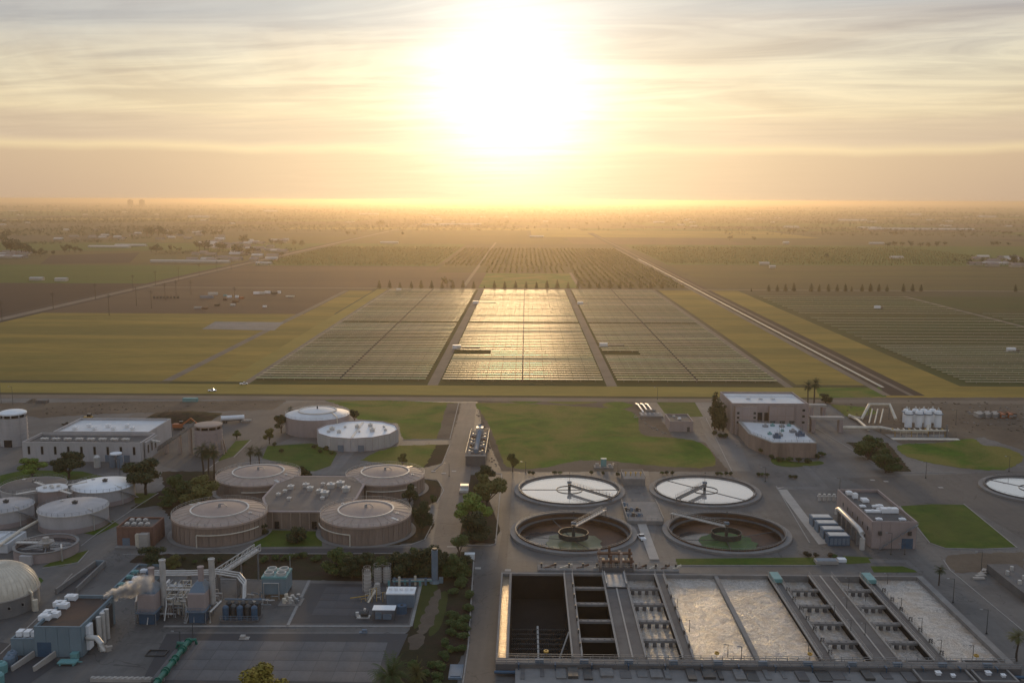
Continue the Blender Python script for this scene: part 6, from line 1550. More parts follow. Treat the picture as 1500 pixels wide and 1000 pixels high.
m.box(-6, 5.5, 5, 6.5, 5.6, 5.7); m.rail([(-6, 5, 5.7), (5.5, 5, 5.7)], 1, 1.5, .04); part('rack', m, 'steel', t)
pts = [A_(228, 868, 6.5), A_(280, 868, 6.5), A_(322, 866, 6.5), A_(352, 870, 6.3), A_(361, 880, 6.0), A_(360, 890, 3.0)]
for k in range(3):
    q = [v_ + Vector((0, -k * 1.1, -.2 * k)) for v_ in pts]
    pipe('overhead_pipe', ['back', 'middle', 'front'][k] + ' one of the three pale overhead pipes running right from the stacks', q, .24, 'galv_pipe')
a, b = at(316, 868), at(330, 846)
t = thing('inclined_gallery', 'pale steel truss gallery climbing to the right behind the cogeneration units', 'conveyor', (a.x, a.y, 0)); E = Vector((9.5, 10, 9.0)); S0 = Vector((0, 0, 4.5)); m = MB()
for s_ in (-1, 1):
    for dz_ in (0, 1.8):
        o = Vector((s_ * .9, 0, dz_)); m.beam(S0 + o, E + o, .22)
    for k in range(9):
        q = S0.lerp(E, k / 8) + Vector((s_ * .9, 0, 0)); q2 = S0.lerp(E, min(1, (k + 1) / 8)) + Vector((s_ * .9, 0, 1.8)); m.beam(q, q2, .14); m.beam(q, q + Vector((0, 0, 1.8)), .12)
part('truss', m, 'galv_pipe', t); m = MB(); m.beam(S0 + Vector((0, 0, .2)), E + Vector((0, 0, .2)), 1.6, .3); part('belt', m, 'galv_pipe', t)
m = MB(); m.beam(E, (E.x, E.y, 0), .4); m.beam(E * .6 + Vector((0, 0, 1.5)), (E.x * .6, E.y * .6, 0), .4); part('leg', m, 'steel', t)
p = at(352, 908); t = thing('radiator_bank', 'bank of dark blue upright cylinders beside the right cogeneration unit', 'equipment', (p.x, p.y, 0))
for i in range(5): m = MB(); m.revolve(-3.8 + i * 1.9, (i % 2) * .8, [(.85, .4), (.85, 3.6), (.5, 4.0), (0, 4.1)], 12); part('cylinder', m, 'dark_steel' if i % 2 else 'blue_paint', t, True)
for i in range(5): m = MB(); m.revolve(-3.6 + i * 1.9, 2.6, [(.85, .4), (.85, 3.8), (.5, 4.2), (0, 4.3)], 12); part('cylinder', m, 'dark_steel', t, True)
m = MB(); m.box(-5, 5, -1.2, 3.8, .0, .4); part('pad', m, 'dark_concrete', t); m = MB(); m.rail([(-5, -1.1, .4), (5, -1.1, .4)], 1.2, 1.3, .06); m.tube([(-5, 3.4, 4.4), (5, 3.4, 4.4)], .25, 8); part('manifold', m, 'slate_blue', t)
p = at(403, 876); t = thing('cooling_tower', 'boxy blue-green cooling tower with round fans on its roof', 'equipment', (p.x, p.y, 0))
m = MB(); m.box(-3.6, 3.2, 0, 7, 1.2, 5.6); part('housing', m, 'slate_wall', t); m = MB(); m.box(-3.7, 3.3, -.1, 7.1, 5.61, 6.2); part('roof', m, 'teal_paint', t)
for x, y in ((-1.9, 1.8), (1.5, 1.8), (-1.9, 5), (1.5, 5)): m = MB(); m.ring(x, y, 6.21, 7.0, 1.1, 1.35, 18); m.cyl(x, y, 6.21, 6.4, .3, None, 8); part('fan', m, 'galv_pipe', t)
m = MB(); m.tube([(-3, -.4, 0), (-3, -.4, 4.6), (1.2, -.4, 4.6), (1.2, -.4, 0)], .2, 8); part('pipe', m, 'galv_pipe', t, True); m = MB(); m.beam((2.6, 7.5, 0), (2.6, 7.5, 9.5), .18); part('mast', m, 'steel', t)
for x in (-3.2, 2.8):
    for y in (.4, 6.6): m = MB(); m.box(x - .25, x + .25, y - .25, y + .25, 0, 1.2); part('leg', m, 'dark_concrete', t)
p = at(425, 884); t = thing('pump_skid', 'skid of cream pumps on the kerbed pad corner right of the cooling tower', 'equipment', (p.x, p.y, 0))
for i in range(6): m = MB(); m.cyl(-1.6 + (i % 3) * 1.7, (i // 3) * 2.4, .2, 1.6 + .3 * (i % 2), .55, None, 10); m.tube([(-1.6 + (i % 3) * 1.7, (i // 3) * 2.4, 1.2), (-.6 + (i % 3) * 1.7, (i // 3) * 2.4 - .9, 1.2)], .22, 6); part('pump', m, ('cream_pipe', 'galv_pipe', 'steel')[i % 3], t)
m = MB(); m.box(-3, 3.2, -1.6, 3.6, 0, .2); part('pad', m, 'concrete', t)
p = at(320, 880); t = thing('pipe_field', 'low rows of valves and grey pipes right of the cogeneration units', 'pipes', (at(385, 884).x - 2, at(385, 892).y, 0))
for i in range(14): m = MB(); y = rg.uniform(-1, 9); x = -4 + i * .6; m.tube([(x, y, 0), (x, y, rg.uniform(.8, 1.8)), (x + rg.uniform(1, 3), y, 1.0)], .16, 6); m.cyl(x, y, .9, 1.2, .35, None, 8); part('valve', m, rg.choice(('galv_pipe', 'steel', 'slate_blue')), t)
# --- tank compound
def vert_tank(px, yb, yt, rpx, label, mat='light_concrete', cage=True):
    p = at(px, yb); h = hgt(px, yb, yt); r_ = rpx * mpp(px, yb); t = thing('chemical_tank', label, 'tank', p)
    m = MB(); m.revolve(0, 0, [(r_, 0), (r_, h * .9), (r_ * .8, h * .96), (0, h)], 24); part('shell', m, mat, t, True)
    m = MB()
    for i in range(5): m.ring(0, 0, h * (.1 + .17 * i), h * (.1 + .17 * i) + .12, r_ + .003, r_ + .06, 24)
    part('band', m, 'galv_pipe', t)
    if cage:
        m = MB(); m.rail([(math.cos(a) * r_, math.sin(a) * r_, h * .9) for a in [i * math.pi / 5 for i in range(11)]], 1.3, 1.4, .05); part('guard_rail', m, 'light_concrete', t)
        m = MB()
        for k in (-.25, .25): m.beam((-r_ - .3, k, 0), (-r_ - .3, k, h), .08)
        for i in range(int(h / .6)): m.beam((-r_ - .3, -.25, i * .6 + .3), (-r_ - .3, .25, i * .6 + .3), .06)
        part('ladder', m, 'light_concrete', t)
    return t
vert_tank(538.5, 866, 833, 5.5, 'tall cream tank, leftmost of the kerbed tank compound')
vert_tank(554, 852, 830, 6.2, 'left one of the pair of cream tanks at the back of the compound')
vert_tank(567, 852, 830, 6.2, 'right one of the pair of cream tanks at the back of the compound')
vert_tank(553, 870, 853, 4.2, 'short cream tank in front of the pair in the compound', cage=False)
p = at(587, 890); t = thing('equipment_house', 'blue steel housing with five white roof vents in the tank compound', 'building', (p.x, p.y, 0))
m = MB(); m.box(-3.8, 3.6, 0, 4.5, 0, 3.8); part('housing', m, 'slate_blue', t); m = MB(); m.box(-4, 3.8, -.2, 4.7, 3.81, 4.2); part('roof', m, 'bright_white', t)
for i in range(5): m = MB(); m.cyl(-3.0 + i * 1.45, 2.2, 4.21, 4.9, .5, .4, 12); part('roof_vent', m, 'bright_white', t)
for i in range(7): m = MB(); m.box(-3.7 + i * 1.04, -3.7 + i * 1.04 + .9, -.07, -.003, .2, 3.6); part('wall_panel', m, 'slate_blue', t)
p = at(590, 893); t = thing('blue_tank', 'low blue round tank in front of the blue housing', 'tank', (p.x, p.y - .3, 0)); m = MB(); m.cyl(0, -1.6, 0, 2.2, 1.4, 1.3, 20); part('shell', m, 'blue_paint', t, True); m = MB(); m.cyl(0, -1.6, 2.2, 2.4, .4, None, 8); part('lid', m, 'dark_steel', t)
p = at(563, 906); t = thing('canopy', 'small flat white canopy on posts over machinery in the compound', 'canopy', (p.x, p.y, 0))
m = MB(); m.box(-3, 3, -1.3, 1.8, 2.9, 3.1); part('roof', m, 'bright_white', t)
for x in (-2.8, 2.8):
    for y in (-1.1, 1.6): m = MB(); m.box(x - .08, x + .08, y - .08, y + .08, 0, 2.9); part('post', m, 'dark_steel', t)
m = MB(); m.cbox(-1.6, .2, 0, 1.6, 1.2, 1.6, .1); m.cbox(.8, 0, 0, 2.2, 1.1, 1.2, 0); part('machine', m, 'slate_blue', t)
p = at(533, 904); t = thing('compressor', 'black compressor skid left of the white canopy', 'equipment', (p.x, p.y, 0)); m = MB(); m.tube([(-.8, 0, 1.2), (1.2, 0, 1.2)], .8, 14); part('vessel', m, 'dark_steel', t, True); m = MB(); m.box(-1.8, 1.6, -1, 1, 0, .35); m.cbox(-1.8, .3, .35, .8, .8, 1.0, .3); m.cyl(.3, 0, 1.9, 2.5, .35, None, 8); part('skid', m, 'galv_pipe', t)
p = at(545, 882); t = thing('yellow_stair', 'yellow and cream pipe frames and stair around the compound tanks', 'pipes', (p.x, p.y, 0))
for i in range(9): m = MB(); x = -3 + i * 1.0; m.tube([(x, (i % 3), 0), (x, (i % 3), 1 + (i % 4)), (x + 1.2, (i % 3) + .6, 1 + (i % 4)), (x + 1.2, (i % 3) + .6, 0)], .1, 6); part('pipe', m, 'yellow_paint' if i % 3 == 0 else 'cream_pipe', t)
m = MB(); m.beam((-1.0, -.5, .2), (.6, 2.5, 2.6), .6, .1); m.rail([(-1.3, -.5, .3), (.3, 2.5, 2.7)], 1, 1, .04); part('stair', m, 'cream_pipe', t)
pipe('yellow_pipe', 'yellow pipe run at the left end of the compound', [A_(513, 880, .9), A_(528, 878, .9), A_(540, 876, .9)], .13, 'yellow_paint')
p = at(637, 853); h = hgt(637, 853, 805); t = thing('flare_stack', 'tall blue-grey flare stack in front of the hedge', 'stack', p); m = MB(); m.cyl(0, 0, .8, h, .95, None, 20); part('tube', m, 'slate_blue', t, True); m = MB(); m.cyl(0, 0, h, h + .5, .7, None, 14); part('tip', m, 'dark_steel', t); m = MB(); m.cyl(0, 0, 0, .8, 1.6, 1.2, 16); m.cbox(1.8, 0, 0, 1.2, 1.2, 1.6); part('base', m, 'slate_wall', t)
for k in range(3): pipe('low_pipe', ['back', 'middle', 'front'][k] + ' of the low pipes leading to the flare stack', [A_(575, 852 + k * 3, 1.0 + .2 * k), A_(600, 852 + k * 3, 1.0 + .2 * k), A_(633, 851 + k * 2, 1.0)], .17, ('slate_blue', 'galv_pipe', 'teal_paint')[k])
p = at(585, 858); t = thing('valve_group', 'teal valves between the tank pair and the flare stack', 'valves', (p.x, p.y, 0))
for i in range(8): m = MB(); m.cyl(-3 + i * 1.5, (i % 2) * .8, 0, 1.6 + .6 * (i % 3), .35, None, 8); part('valve', m, ('teal_paint', 'slate_blue', 'cream_pipe')[i % 3], t)
# --- green pipe
a, b = at(278, 944), at(226, 1012); d_ = b - a; t = thing('green_pipe', 'fat green flanged pipe lying diagonally on the dark apron', 'pipe', a)
m = MB(); m.tube([Vector((0, 0, 1.3)), d_ + Vector((0, 0, 1.3))], .62, 14); part('pipe', m, 'pipe_green', t, True)
u_ = d_.normalized()
mf = MB(); mf.tube([u_ * -.12, u_ * .12], .95, 14); me = mesh('flange', mf, 'pipe_green', True)
for k in (.04, .2, .24, .42, .5, .68, .72, .9): link('flange', me, t, d_ * k + Vector((0, 0, 1.3)))
m = MB(); m.tube([d_ * .1 + Vector((0, 0, 1.3)), d_ * .1 + Vector((-2.2, .3, 1.4)), d_ * .1 + Vector((-2.4, .4, .2))], .5, 12); part('branch', m, 'pipe_green', t, True)
m = MB(); m.tube([Vector((0, 0, 1.3)), Vector((1.4, .3, 1.3)), Vector((1.6, .3, 0))], .4, 10); part('elbow', m, 'pipe_green', t, True)
for k in (.12, .45, .8): m = MB(); q = d_ * k; m.box(q.x - .6, q.x + .6, q.y - .3, q.y + .3, 0, .7); part('support', m, 'concrete', t)
# misc ground objects
def small(name, px, py, boxes, mat, label, cat, rz=0.0):
    p = at(px, py); m = MB()
    for b in boxes: m.box(*b)
    return solo(name, m, mat, label, cat, p, rz=rz)
small('concrete_barrier', 178, 997, [(-7, 7, -.6, .6, 0, .8)] + [(-7 + i * 1.3, -6.4 + i * 1.3, -.45, .45, .801, 1.0) for i in range(11)], 'light_concrete', 'long pale slotted concrete barrier at the bottom edge', 'barrier')
small('flat_trailer', 100, 972, [(-2.2, 2.2, -1.1, 1.1, .5, .8), (-1.8, -1.4, -1, 1, 0, .5), (1.4, 1.8, -1, 1, 0, .5), (2.2, 3.4, -.1, .1, .5, .7)], 'teal_paint', 'small pale flat trailer in front of the blue-grey building', 'trailer')
small('utility_box', 110, 965, [(-.8, .8, -.7, .7, 0, 1.6), (-.9, .9, -.8, .8, 1.6, 1.7)], 'teal_paint', 'teal utility box at the foot of the blue-grey building', 'box')
for i, (px, py) in enumerate(((14, 974), (3, 984), (18, 968), (-2, 1000))):
    p = at(px, py); t = thing('blue_drum', ['frontmost wide', 'second', 'rearmost', 'lowest'][i] + ' blue-green drum tank at the lower left corner', 'tank', p); m = MB(); m.revolve(0, 0, [(1.3, 0), (1.3, 2), (.9, 2.5), (.3, 2.6), (.3, 2.9), (0, 2.9)], 18); part('shell', m, 'teal_paint' if i % 2 else 'slate_blue', t, True)
small('crate_pallet', 358, 935, [(-1.2, 1.2, -.8, .8, 0, .25), (-1, .2, -.6, .6, .251, .9)], 'light_concrete', 'small pallet with a pale crate on the open yard', 'pallet')
small('crate_pallet', 532, 926, [(-1.0, 1.0, -.6, .6, 0, .2), (-.3, .9, -.3, .5, .201, .8)], 'slate_blue', 'small blue-grey pallet below the compound kerb', 'pallet')
small('inspection_pit', 230, 957, [(-2.4, 2.4, -1.6, -1.4, 0, .4), (-2.4, 2.4, 1.4, 1.6, 0, .4), (-2.4, -2.2, -1.4, 1.4, 0, .4), (2.2, 2.4, -1.4, 1.4, 0, .4), (-2.2, 2.2, -1.4, 1.4, 0, .05)], 'dark_steel', 'dark rectangular pit frame on the apron left of the green pipe', 'pit')
small('white_box', 688, 818, [(-1.5, 1.5, -.9, .9, 0, 1.6), (-1.6, 1.6, -1, 1, 1.6, 1.75)], 'bright_white', 'white utility box on the corner right of the hedge', 'box')
small('valve_pit', 668, 985, [(-1.6, 1.6, -3.4, 3.4, 0, .5), (-1.2, 1.2, -2.8, 2.8, .501, .7)], 'slate_blue', 'blue valve pit in the kerbed pad by the road at the bottom', 'pit')
small('teal_container', 279, 588, [(-4, 4, -1.3, 1.3, .1, 2.0), (-3.8, 3.8, -1.2, 1.2, 2.001, 2.1)], 'teal_paint', 'small teal container at the road behind the paved yard', 'container')
small('small_shed', 62, 590, [(-3, 3, -1.5, 1.5, 0, 1.6)], 'dark_concrete', 'low grey trough beside the dirt yard at far left', 'trough')
small('skylight_frame', 12, 800, [(-9, 3, -6, -5.6, 0, 3), (-9, 3, 5.6, 6, 0, 3), (2.6, 3, -5.6, 5.6, 0, 3), (-9, 2.6, -5.6, 5.6, 2.2, 2.5), (-6, -5.7, -5.6, 5.6, 2.5, 3.2), (-2, -1.7, -5.6, 5.6, 2.5, 3.2)], 'white_roof', 'pale flat-topped basin cover at the left edge above the ribbed dome', 'cover')
pipe('long_pipe', 'long pale pipe on supports beside the left white tanks', [A_(0, 812, 3), A_(30, 790, 3), A_(62, 772, 3)], .5, 'cream_pipe')
# vehicles
def car(px, py, rz, label, mat='bright_white', L_=4.6, van=False):
    p = at(px, py); t = thing('parked_car', label, 'car', (p.x, p.y, 0), rz)
    m = MB(); m.add([(-L_ / 2, -.9, .35), (L_ / 2, -.9, .35), (L_ / 2, .9, .35), (-L_ / 2, .9, .35), (-L_ / 2, -.9, .95), (L_ / 2, -.85, .85), (L_ / 2, .85, .85), (-L_ / 2, .9, .95)], [(0, 3, 2, 1), (4, 5, 6, 7), (0, 1, 5, 4), (1, 2, 6, 5), (2, 3, 7, 6), (3, 0, 4, 7)]); part('body', m, mat, t)
    m = MB(); a0, a1 = (-L_ * .46, L_ * .3) if van else (-L_ * .1, L_ * .28)
    m.add([(a0, -.85, .96), (a1, -.85, .9), (a1, .85, .9), (a0, .85, .96), (a0 + .25, -.7, 1.55), (a1 - .6, -.7, 1.55), (a1 - .6, .7, 1.55), (a0 + .25, .7, 1.55)], [(4, 5, 6, 7), (0, 1, 5, 4), (1, 2, 6, 5), (2, 3, 7, 6), (3, 0, 4, 7)]); part('cabin', m, 'glass_dark', t)
    m = MB(); m.box(a0 + .22, a1 - .58, -.72, .72, 1.552, 1.62); part('car_roof', m, mat, t)
    for x in (-L_ * .32, L_ * .32):
        for y in (-.86, .86): m = MB(); m.tube([(x, y - .1, .34), (x, y + .1, .34)], .34, 12); part('wheel', m, 'rubber', t)
car(940, 789, R(100), 'white pickup between the two drained clarifiers', van=False)
car(311, 573, R(10), 'white car on the dirt lane below the left solar block')
car(357, 563, R(20), 'small white car at the lower left corner of the left solar block')
car(98, 634 - 12, R(5), 'dark car parked behind the white-roofed block', 'dark_steel')
p = at(131, 616); t = thing('wheel_loader', 'yellow wheel loader on the dirt yard behind the long white building', 'loader', (p.x, p.y, 0))
m = MB(); m.box(-2.6, 1.6, -1.1, 1.1, .9, 2.2); part('body', m, 'yellow_paint', t); m = MB(); m.box(-.8, .9, -.9, .9, 2.2, 3.6); part('cab', m, 'glass_dark', t); m = MB(); m.beam((1.6, 0, 1.6), (3.6, 0, .8), .8, .4); m.box(3.4, 4.4, -1.4, 1.4, .2, 1.4); part('bucket', m, 'dark_steel', t)
for x in (-1.8, 1.4):
    for y in (-1.2, 1.2): m = MB(); m.tube([(x, y - .25, .8), (x, y + .25, .8)], .8, 14); part('wheel', m, 'rubber', t)
p = at(262, 629); t = thing('excavator', 'orange excavator with a long boom behind the long white building', 'excavator', (p.x, p.y, 0))
m = MB(); m.box(-2.2, 2.2, -1.6, -.9, 0, 1.1); m.box(-2.2, 2.2, .9, 1.6, 0, 1.1); part('track', m, 'dark_steel', t); m = MB(); m.box(-2.6, 1.6, -1.4, 1.4, 1.15, 2.9); part('body', m, 'orange_paint', t); m = MB(); m.box(.2, 1.9, .1, 1.3, 2.9, 4.0); part('cab', m, 'glass_dark', t)
m = MB(); m.beam((1.6, 0, 2.4), (6, 0, 5.6), .6, .8); part('boom', m, 'orange_paint', t); m = MB(); m.beam((6, 0, 5.6), (9, 0, 3.0), .45, .6); m.box(8.6, 9.8, -.7, .7, 1.8, 3.1); part('stick', m, 'orange_paint', t)
p = at(245, 630); t = thing('screening_machine', 'rust-orange screening machine beside the excavator', 'machine', (p.x - 3, p.y + 3, 0)); m = MB(); m.box(-3, 3, -1.2, 1.2, 1, 2.4); m.beam((-3, 0, 1.5), (-6, 0, 4), 1, .3); part('body', m, 'orange_paint', t); m = MB(); m.box(-2.6, 2.6, -1, 1, 0, 1); part('chassis', m, 'dark_steel', t)
p = at(341, 618); t = thing('tanker_trailer', 'white tank trailer parked beside the beige silo', 'trailer', (p.x, p.y, 0), R(18)); m = MB(); m.tube([(-5.6, 0, 2.2), (5.6, 0, 2.2)], 1.25, 18); part('tank', m, 'bright_white', t, True); m = MB(); m.box(-5.2, 5, -.6, .6, .7, 1.1); m.rail([(-4.5, 0, 3.4), (4.5, 0, 3.4)], .5, 2, .05); part('chassis', m, 'dark_steel', t)
for x in (-4.2, -3.0, 3.8):
    for y in (-1.05, 1.05): m = MB(); m.tube([(x, y - .14, .5), (x, y + .14, .5)], .5, 12); part('wheel', m, 'rubber', t)
small('trailer_box', 362, 618, [(-2, 2, -1, 1, .3, 1.3), (-3, -1.6, -1, 1, .3, .8)], 'light_concrete', 'pale low box trailer right of the white tank trailer', 'trailer')
p = at(140, 682); t = thing('odor_unit', 'white and blue-grey filter vessels in front of the long white building', 'equipment', (at(148, 684).x, at(148, 684).y, 0))
for x, hh, mt_ in ((-1.5, 5, 'galv_pipe'), (5, 5.5, 'slate_blue'), (8, 5.5, 'slate_blue')): m = MB(); m.revolve(x, 0, [(1.3, 0), (1.3, hh * .85), (.7, hh), (0, hh)], 16); part('vessel', m, mt_, t, True)
m = MB(); m.cyl(6.5, 0, 5.6, 6.1, 2.4, None, 16); part('cap', m, 'bright_white', t)
# light poles
def pole(px, yb, yt, label, arm=1.6, grp='light poles'):
    p = at(px, yb); h = hgt(px, yb, yt); t = thing('light_pole', label, 'light pole', p, group=grp)
    m = MB(); m.cyl(0, 0, 0, .4, .3, None, 8); m.cyl(0, 0, .4, h, .11, .07, 7); m.beam((0, 0, h - .1), (-arm, 0, h), .1); part('post', m, 'dark_steel', t)
    m = MB(); m.box(-arm - .5, -arm + .2, -.18, .18, h - .08, h + .08); part('lamp_head', m, 'steel', t)
for i, (x, b, tt, l_) in enumerate(((1396, 882, 847, 'light pole on the pavement right of the far basin corner'), (1445, 928, 892, 'light pole on the pavement halfway down the right side of the basins'), (1437, 838, 808, 'light pole at the edge of the bare dirt plot on the right'),
    (658, 697, 678, 'light pole at the road junction by the pump station'), (770, 692, 676, 'light pole behind the back left clarifier'), (963, 585, 567, 'light pole on the far road near the green lawn'), (1121, 705, 684, 'light pole in front of the pink office building'),
    (1356, 700, 676, 'light pole on the wide road below the rough grass'), (1230, 716, 700, 'light pole at the far corner of the mauve building'), (1478, 690, 668, 'light pole by the right-hand clarifier'), (1400, 622, 600, 'light pole right of the white vessels'),
    (176, 700, 672, 'light pole in front of the long white building'), (283, 940, 912, 'light pole at the top end of the green pipe'), (264, 948, 924, 'light pole left of the green pipe'), (19, 592, 566, 'utility pole at the left edge by the far road'),
    (2, 590, 562, 'leftmost utility pole by the far road'), (1325, 812, 796, 'light pole in front of the mauve building'), (905, 690, 678, 'short light pole behind the splitter box'), (1305, 812, 780, 'light pole at the near wall of the mauve building'))):
    pole(x, b, tt, l_)
basin_poles = [(1222, 902, 888), (1246, 925, 912), (1268, 880, 868), (1184, 958, 944), (1240, 892, 880), (1300, 855, 842), (1320, 892, 880), (1350, 922, 910), (1378, 955, 940), (1425, 963, 950), (1066, 962, 948), (1086, 965, 952), (1010, 925, 912), (992, 893, 880), (1243, 862, 850), (1267, 930, 918)]
for x, b, tt in basin_poles:
    q = at(x, b, ZT); t = thing('light_pole', 'short light pole on a basin walkway', 'light pole', (q.x, q.y, ZT), group='short poles on the basins'); m = MB(); m.cyl(0, 0, 0, 3.2, .09, .06, 6); m.beam((0, 0, 3.1), (-.8, 0, 3.2), .08); part('post', m, 'dark_steel', t); m = MB(); m.box(-1.1, -.7, -.12, .12, 3.12, 3.26); part('lamp_head', m, 'steel', t)
# transmission poles along the left road and around the substation
for i, (x, b, tt) in enumerate([(3, 470, 440), (78, 452, 428), (140, 438, 415), (195, 426, 402), (228, 418, 396), (262, 412, 390), (292, 405, 386), (318, 399, 381), (339, 395, 378), (200, 448, 420), (222, 452, 425), (242, 440, 414), (258, 432, 410), (280, 432, 410), (160, 462, 430), (344, 440, 420)]):
    p = at(x, b); h = hgt(x, b, tt); t = thing('power_pole', 'thin wooden power pole near the substation left of the solar farm', 'pole', p, group='power poles by the substation')
    m = MB(); m.cyl(0, 0, 0, h, .28, .18, 6); part('post', m, 'bark', t); m = MB(); m.box(-2.4, 2.4, -.12, .12, h - 1.8, h - 1.5); m.box(-1.8, 1.8, -.1, .1, h - 3.4, h - 3.1); part('cross_arm', m, 'bark', t)
for i in range(8):
    x = 226 + i * 5; p = at(x, 437); t = thing('transformer', 'grey transformer in the row of the substation', 'transformer', (p.x, p.y, 0), group='substation transformers'); m = MB(); m.box(-1.2, 1.2, -1, 1, 0, 2.4); part('tank', m, 'dark_steel', t); m = MB()
    for k in (-.7, 0, .7): m.cyl(k, 0, 2.4, 3.6, .14, None, 6)
    part('bushing', m, 'rust', t)
# yard of containers and trucks by the substation
cl = [(303, 437, 12, 3, 'slate_blue', 'long blue-grey shed roof'), (312, 432, 9, 3, 'galv_pipe', 'pale blue container'), (330, 440, 3, 2.5, 'rust', 'rusty box'), (336, 436, 4, 2.5, 'bright_white', 'white truck'), (345, 443, 5, 2.5, 'rust', 'rust-brown container'),
      (347, 436, 3, 2.5, 'bright_white', 'small white cabin'), (354, 438, 4, 2.5, 'orange_paint', 'orange machine'), (330, 434, 3, 2, 'teal_paint', 'teal container'), (376, 431, 6, 3, 'bright_white', 'long white container'), (384, 431, 5, 3, 'galv_pipe', 'grey container'),
      (392, 430, 5, 3, 'bright_white', 'white trailer'), (402, 431, 6, 3, 'dark_steel', 'dark covered trailer'), (409, 430, 3, 3, 'bright_white', 'bright white box truck'), (425, 435, 8, 1.5, 'cream_pipe', 'yellow-cream heap of beams'), (290, 452, 6, 2, 'light_concrete', 'pale low trailer'),
      (300, 453, 5, 2, 'rust', 'brown trailer'), (318, 448, 4, 2, 'bark', 'brown heap of scrap'), (388, 450, 3, 1.8, 'bright_white', 'small white truck'), (341, 448, 4, 2, 'galv_pipe', 'grey flat trailer')]
for px, py, l_, hh, mt_, lb in cl:
    p = at(px, py); t = thing('yard_unit', lb + ' in the storage yard near the substation', 'container', (p.x, p.y, 0)); m = MB(); m.box(-l_ / 2 * 1.2, l_ / 2 * 1.2, -1.8, 1.8, .2, hh); part('body', m, mt_, t); m = MB(); m.box(-l_ / 2, l_ / 2, -1.6, 1.6, 0, .2); part('chassis', m, 'dark_steel', t)
# ------------------------------------------------------------------ houses and sheds on the plain
hs = random.Random(9)
def house(px, py, w, d, h, label, group, shed=False):
    p = at(px, py); t = thing('shed' if shed else 'house', label, 'shed' if shed else 'house', (p.x, p.y, 0), hs.uniform(-.1, .1), group)
    m = MB(); m.box(-w / 2, w / 2, 0, d, 0, h); part('wall', m, 'house_wall' if not shed else 'shed_roof', t)
    m = MB(); e = .6; rh = h + (d * .12 if shed else d * .28)
    m.add([(-w / 2 - e, -e, h), (w / 2 + e, -e, h), (w / 2 + e, d + e, h), (-w / 2 - e, d + e, h), (-w / 2 - e, d / 2, rh), (w / 2 + e, d / 2, rh)], [(0, 1, 5, 4), (2, 3, 4, 5), (0, 4, 3), (1, 2, 5)]); part('roof', m, 'shed_roof' if shed or hs.random() < .25 else 'house_roof', t)
for i in range(64):
    x = hs.uniform(290, 420); y = hs.uniform(352, 384); x += (y - 365) * -.6
    house(x, y, hs.uniform(14, 22), hs.uniform(9, 13), 3.4, 'small house in the settlement between trees left of the solar farm', 'houses of the settlement')
for i in range(20): house(hs.uniform(0, 40), hs.uniform(371, 379), hs.uniform(14, 22), 10, 3.4, 'house under the grove at the left edge', 'houses at the left edge')
for i in range(26): house(hs.uniform(0, 330), hs.uniform(338, 352), hs.uniform(16, 26), 12, 3.6, 'far house among trees on the left plain', 'far houses on the left')
for i in range(14): house(hs.uniform(1430, 1500), hs.uniform(378, 392), hs.uniform(14, 24), 12, 3.6, 'farm house at the right edge beyond the green fields', 'houses at the right edge')
for px, py, wpx, lb in ((158, 363, 62, 'long pale shed beyond the green field on the left'), (190, 361, 45, 'second long pale shed beyond the green field'), (52, 411, 18, 'white barn on the green field at far left'), (88, 412, 16, 'grey barn on the green field beside the white barn'), (385, 388, 22, 'bluish white shed where the left road meets the fields'),
        (310, 357, 14, 'bright shed left of the settlement trees'), (277, 385, 118, 'very long low pale greenhouse along the green field'), (675, 330, 60, 'long bright roof on the hazy plain left of the sun'), (570, 357, 26, 'pale roof left of the bright ditch'), (780, 305, 38, 'very distant bright roof right below the sun'), (786, 348, 20, 'row of small bright roofs under the sun'),
        (1275, 335, 34, 'long white shed on the right plain'), (1350, 337, 150, 'very long pale shed row on the right plain'), (1160, 334, 22, 'pale shed among dark trees right of the sun'), (1120, 388, 14, 'white house in the brown field right of the canal'), (1132, 393, 8, 'small white house nearer in the brown field'), (1152, 357, 8, 'tiny white farm roof right of the canal'), (1285, 358, 20, 'pale farm shed before a dark tree belt'),
        (1315, 379, 18, 'white farm roof in the green field right'), (1460, 388, 44, 'long pale farm shed at the right edge'), (290, 319, 30, 'tiny pale roof far off on the left'), (395, 311, 20, 'tiny bright roof far off left of the sun'), (636, 331, 36, 'dull pale roof left of the long bright one'), (1448, 319, 26, 'tiny pale roof far off on the right'), (1340, 316, 20, 'faint white roof far off right'), (1250, 324, 40, 'faint pale shed on the right plain'),
        (540, 315, 28, 'faint pale roof in the left haze'), (965, 327, 16, 'faint pale roof in the right haze'), (1035, 303, 10, 'brightest dot-like roof on the right horizon')):
    mp = mpp(px, py); house(px, py, wpx * mp, min(60, max(10, 1.6 * mp * 6)), max(3.5, 1.6 * mp), lb, None, True)
for i in range(60):
    y = hs.uniform(306, 334); px = hs.uniform(0, 1500); mp = mpp(px, y); house(px, y, hs.uniform(4, 14) * mp, 20, max(4, .8 * mp), 'tiny pale roof scattered on the hazy plain', 'roofs on the hazy plain', True)
for px, lb, w, pt in ((190, 'left one of two distant blocks on the skyline', 6, 292), (207, 'right one of two distant blocks on the skyline', 6, 292)):
    p = at(px, 303.5); h = hgt(px, 303.5, pt) ; mp = mpp(px, 303.5); t = thing('tall_building', lb, 'building', p); m = MB(); m.box(-w * mp / 2, w * mp / 2, 0, 60, 0, h * .9); part('tower', m, 'dark_concrete', t); m = MB(); m.box(-w * mp / 4, w * mp / 4, 10, 40, h * .9, h); part('penthouse', m, 'dark_concrete', t)

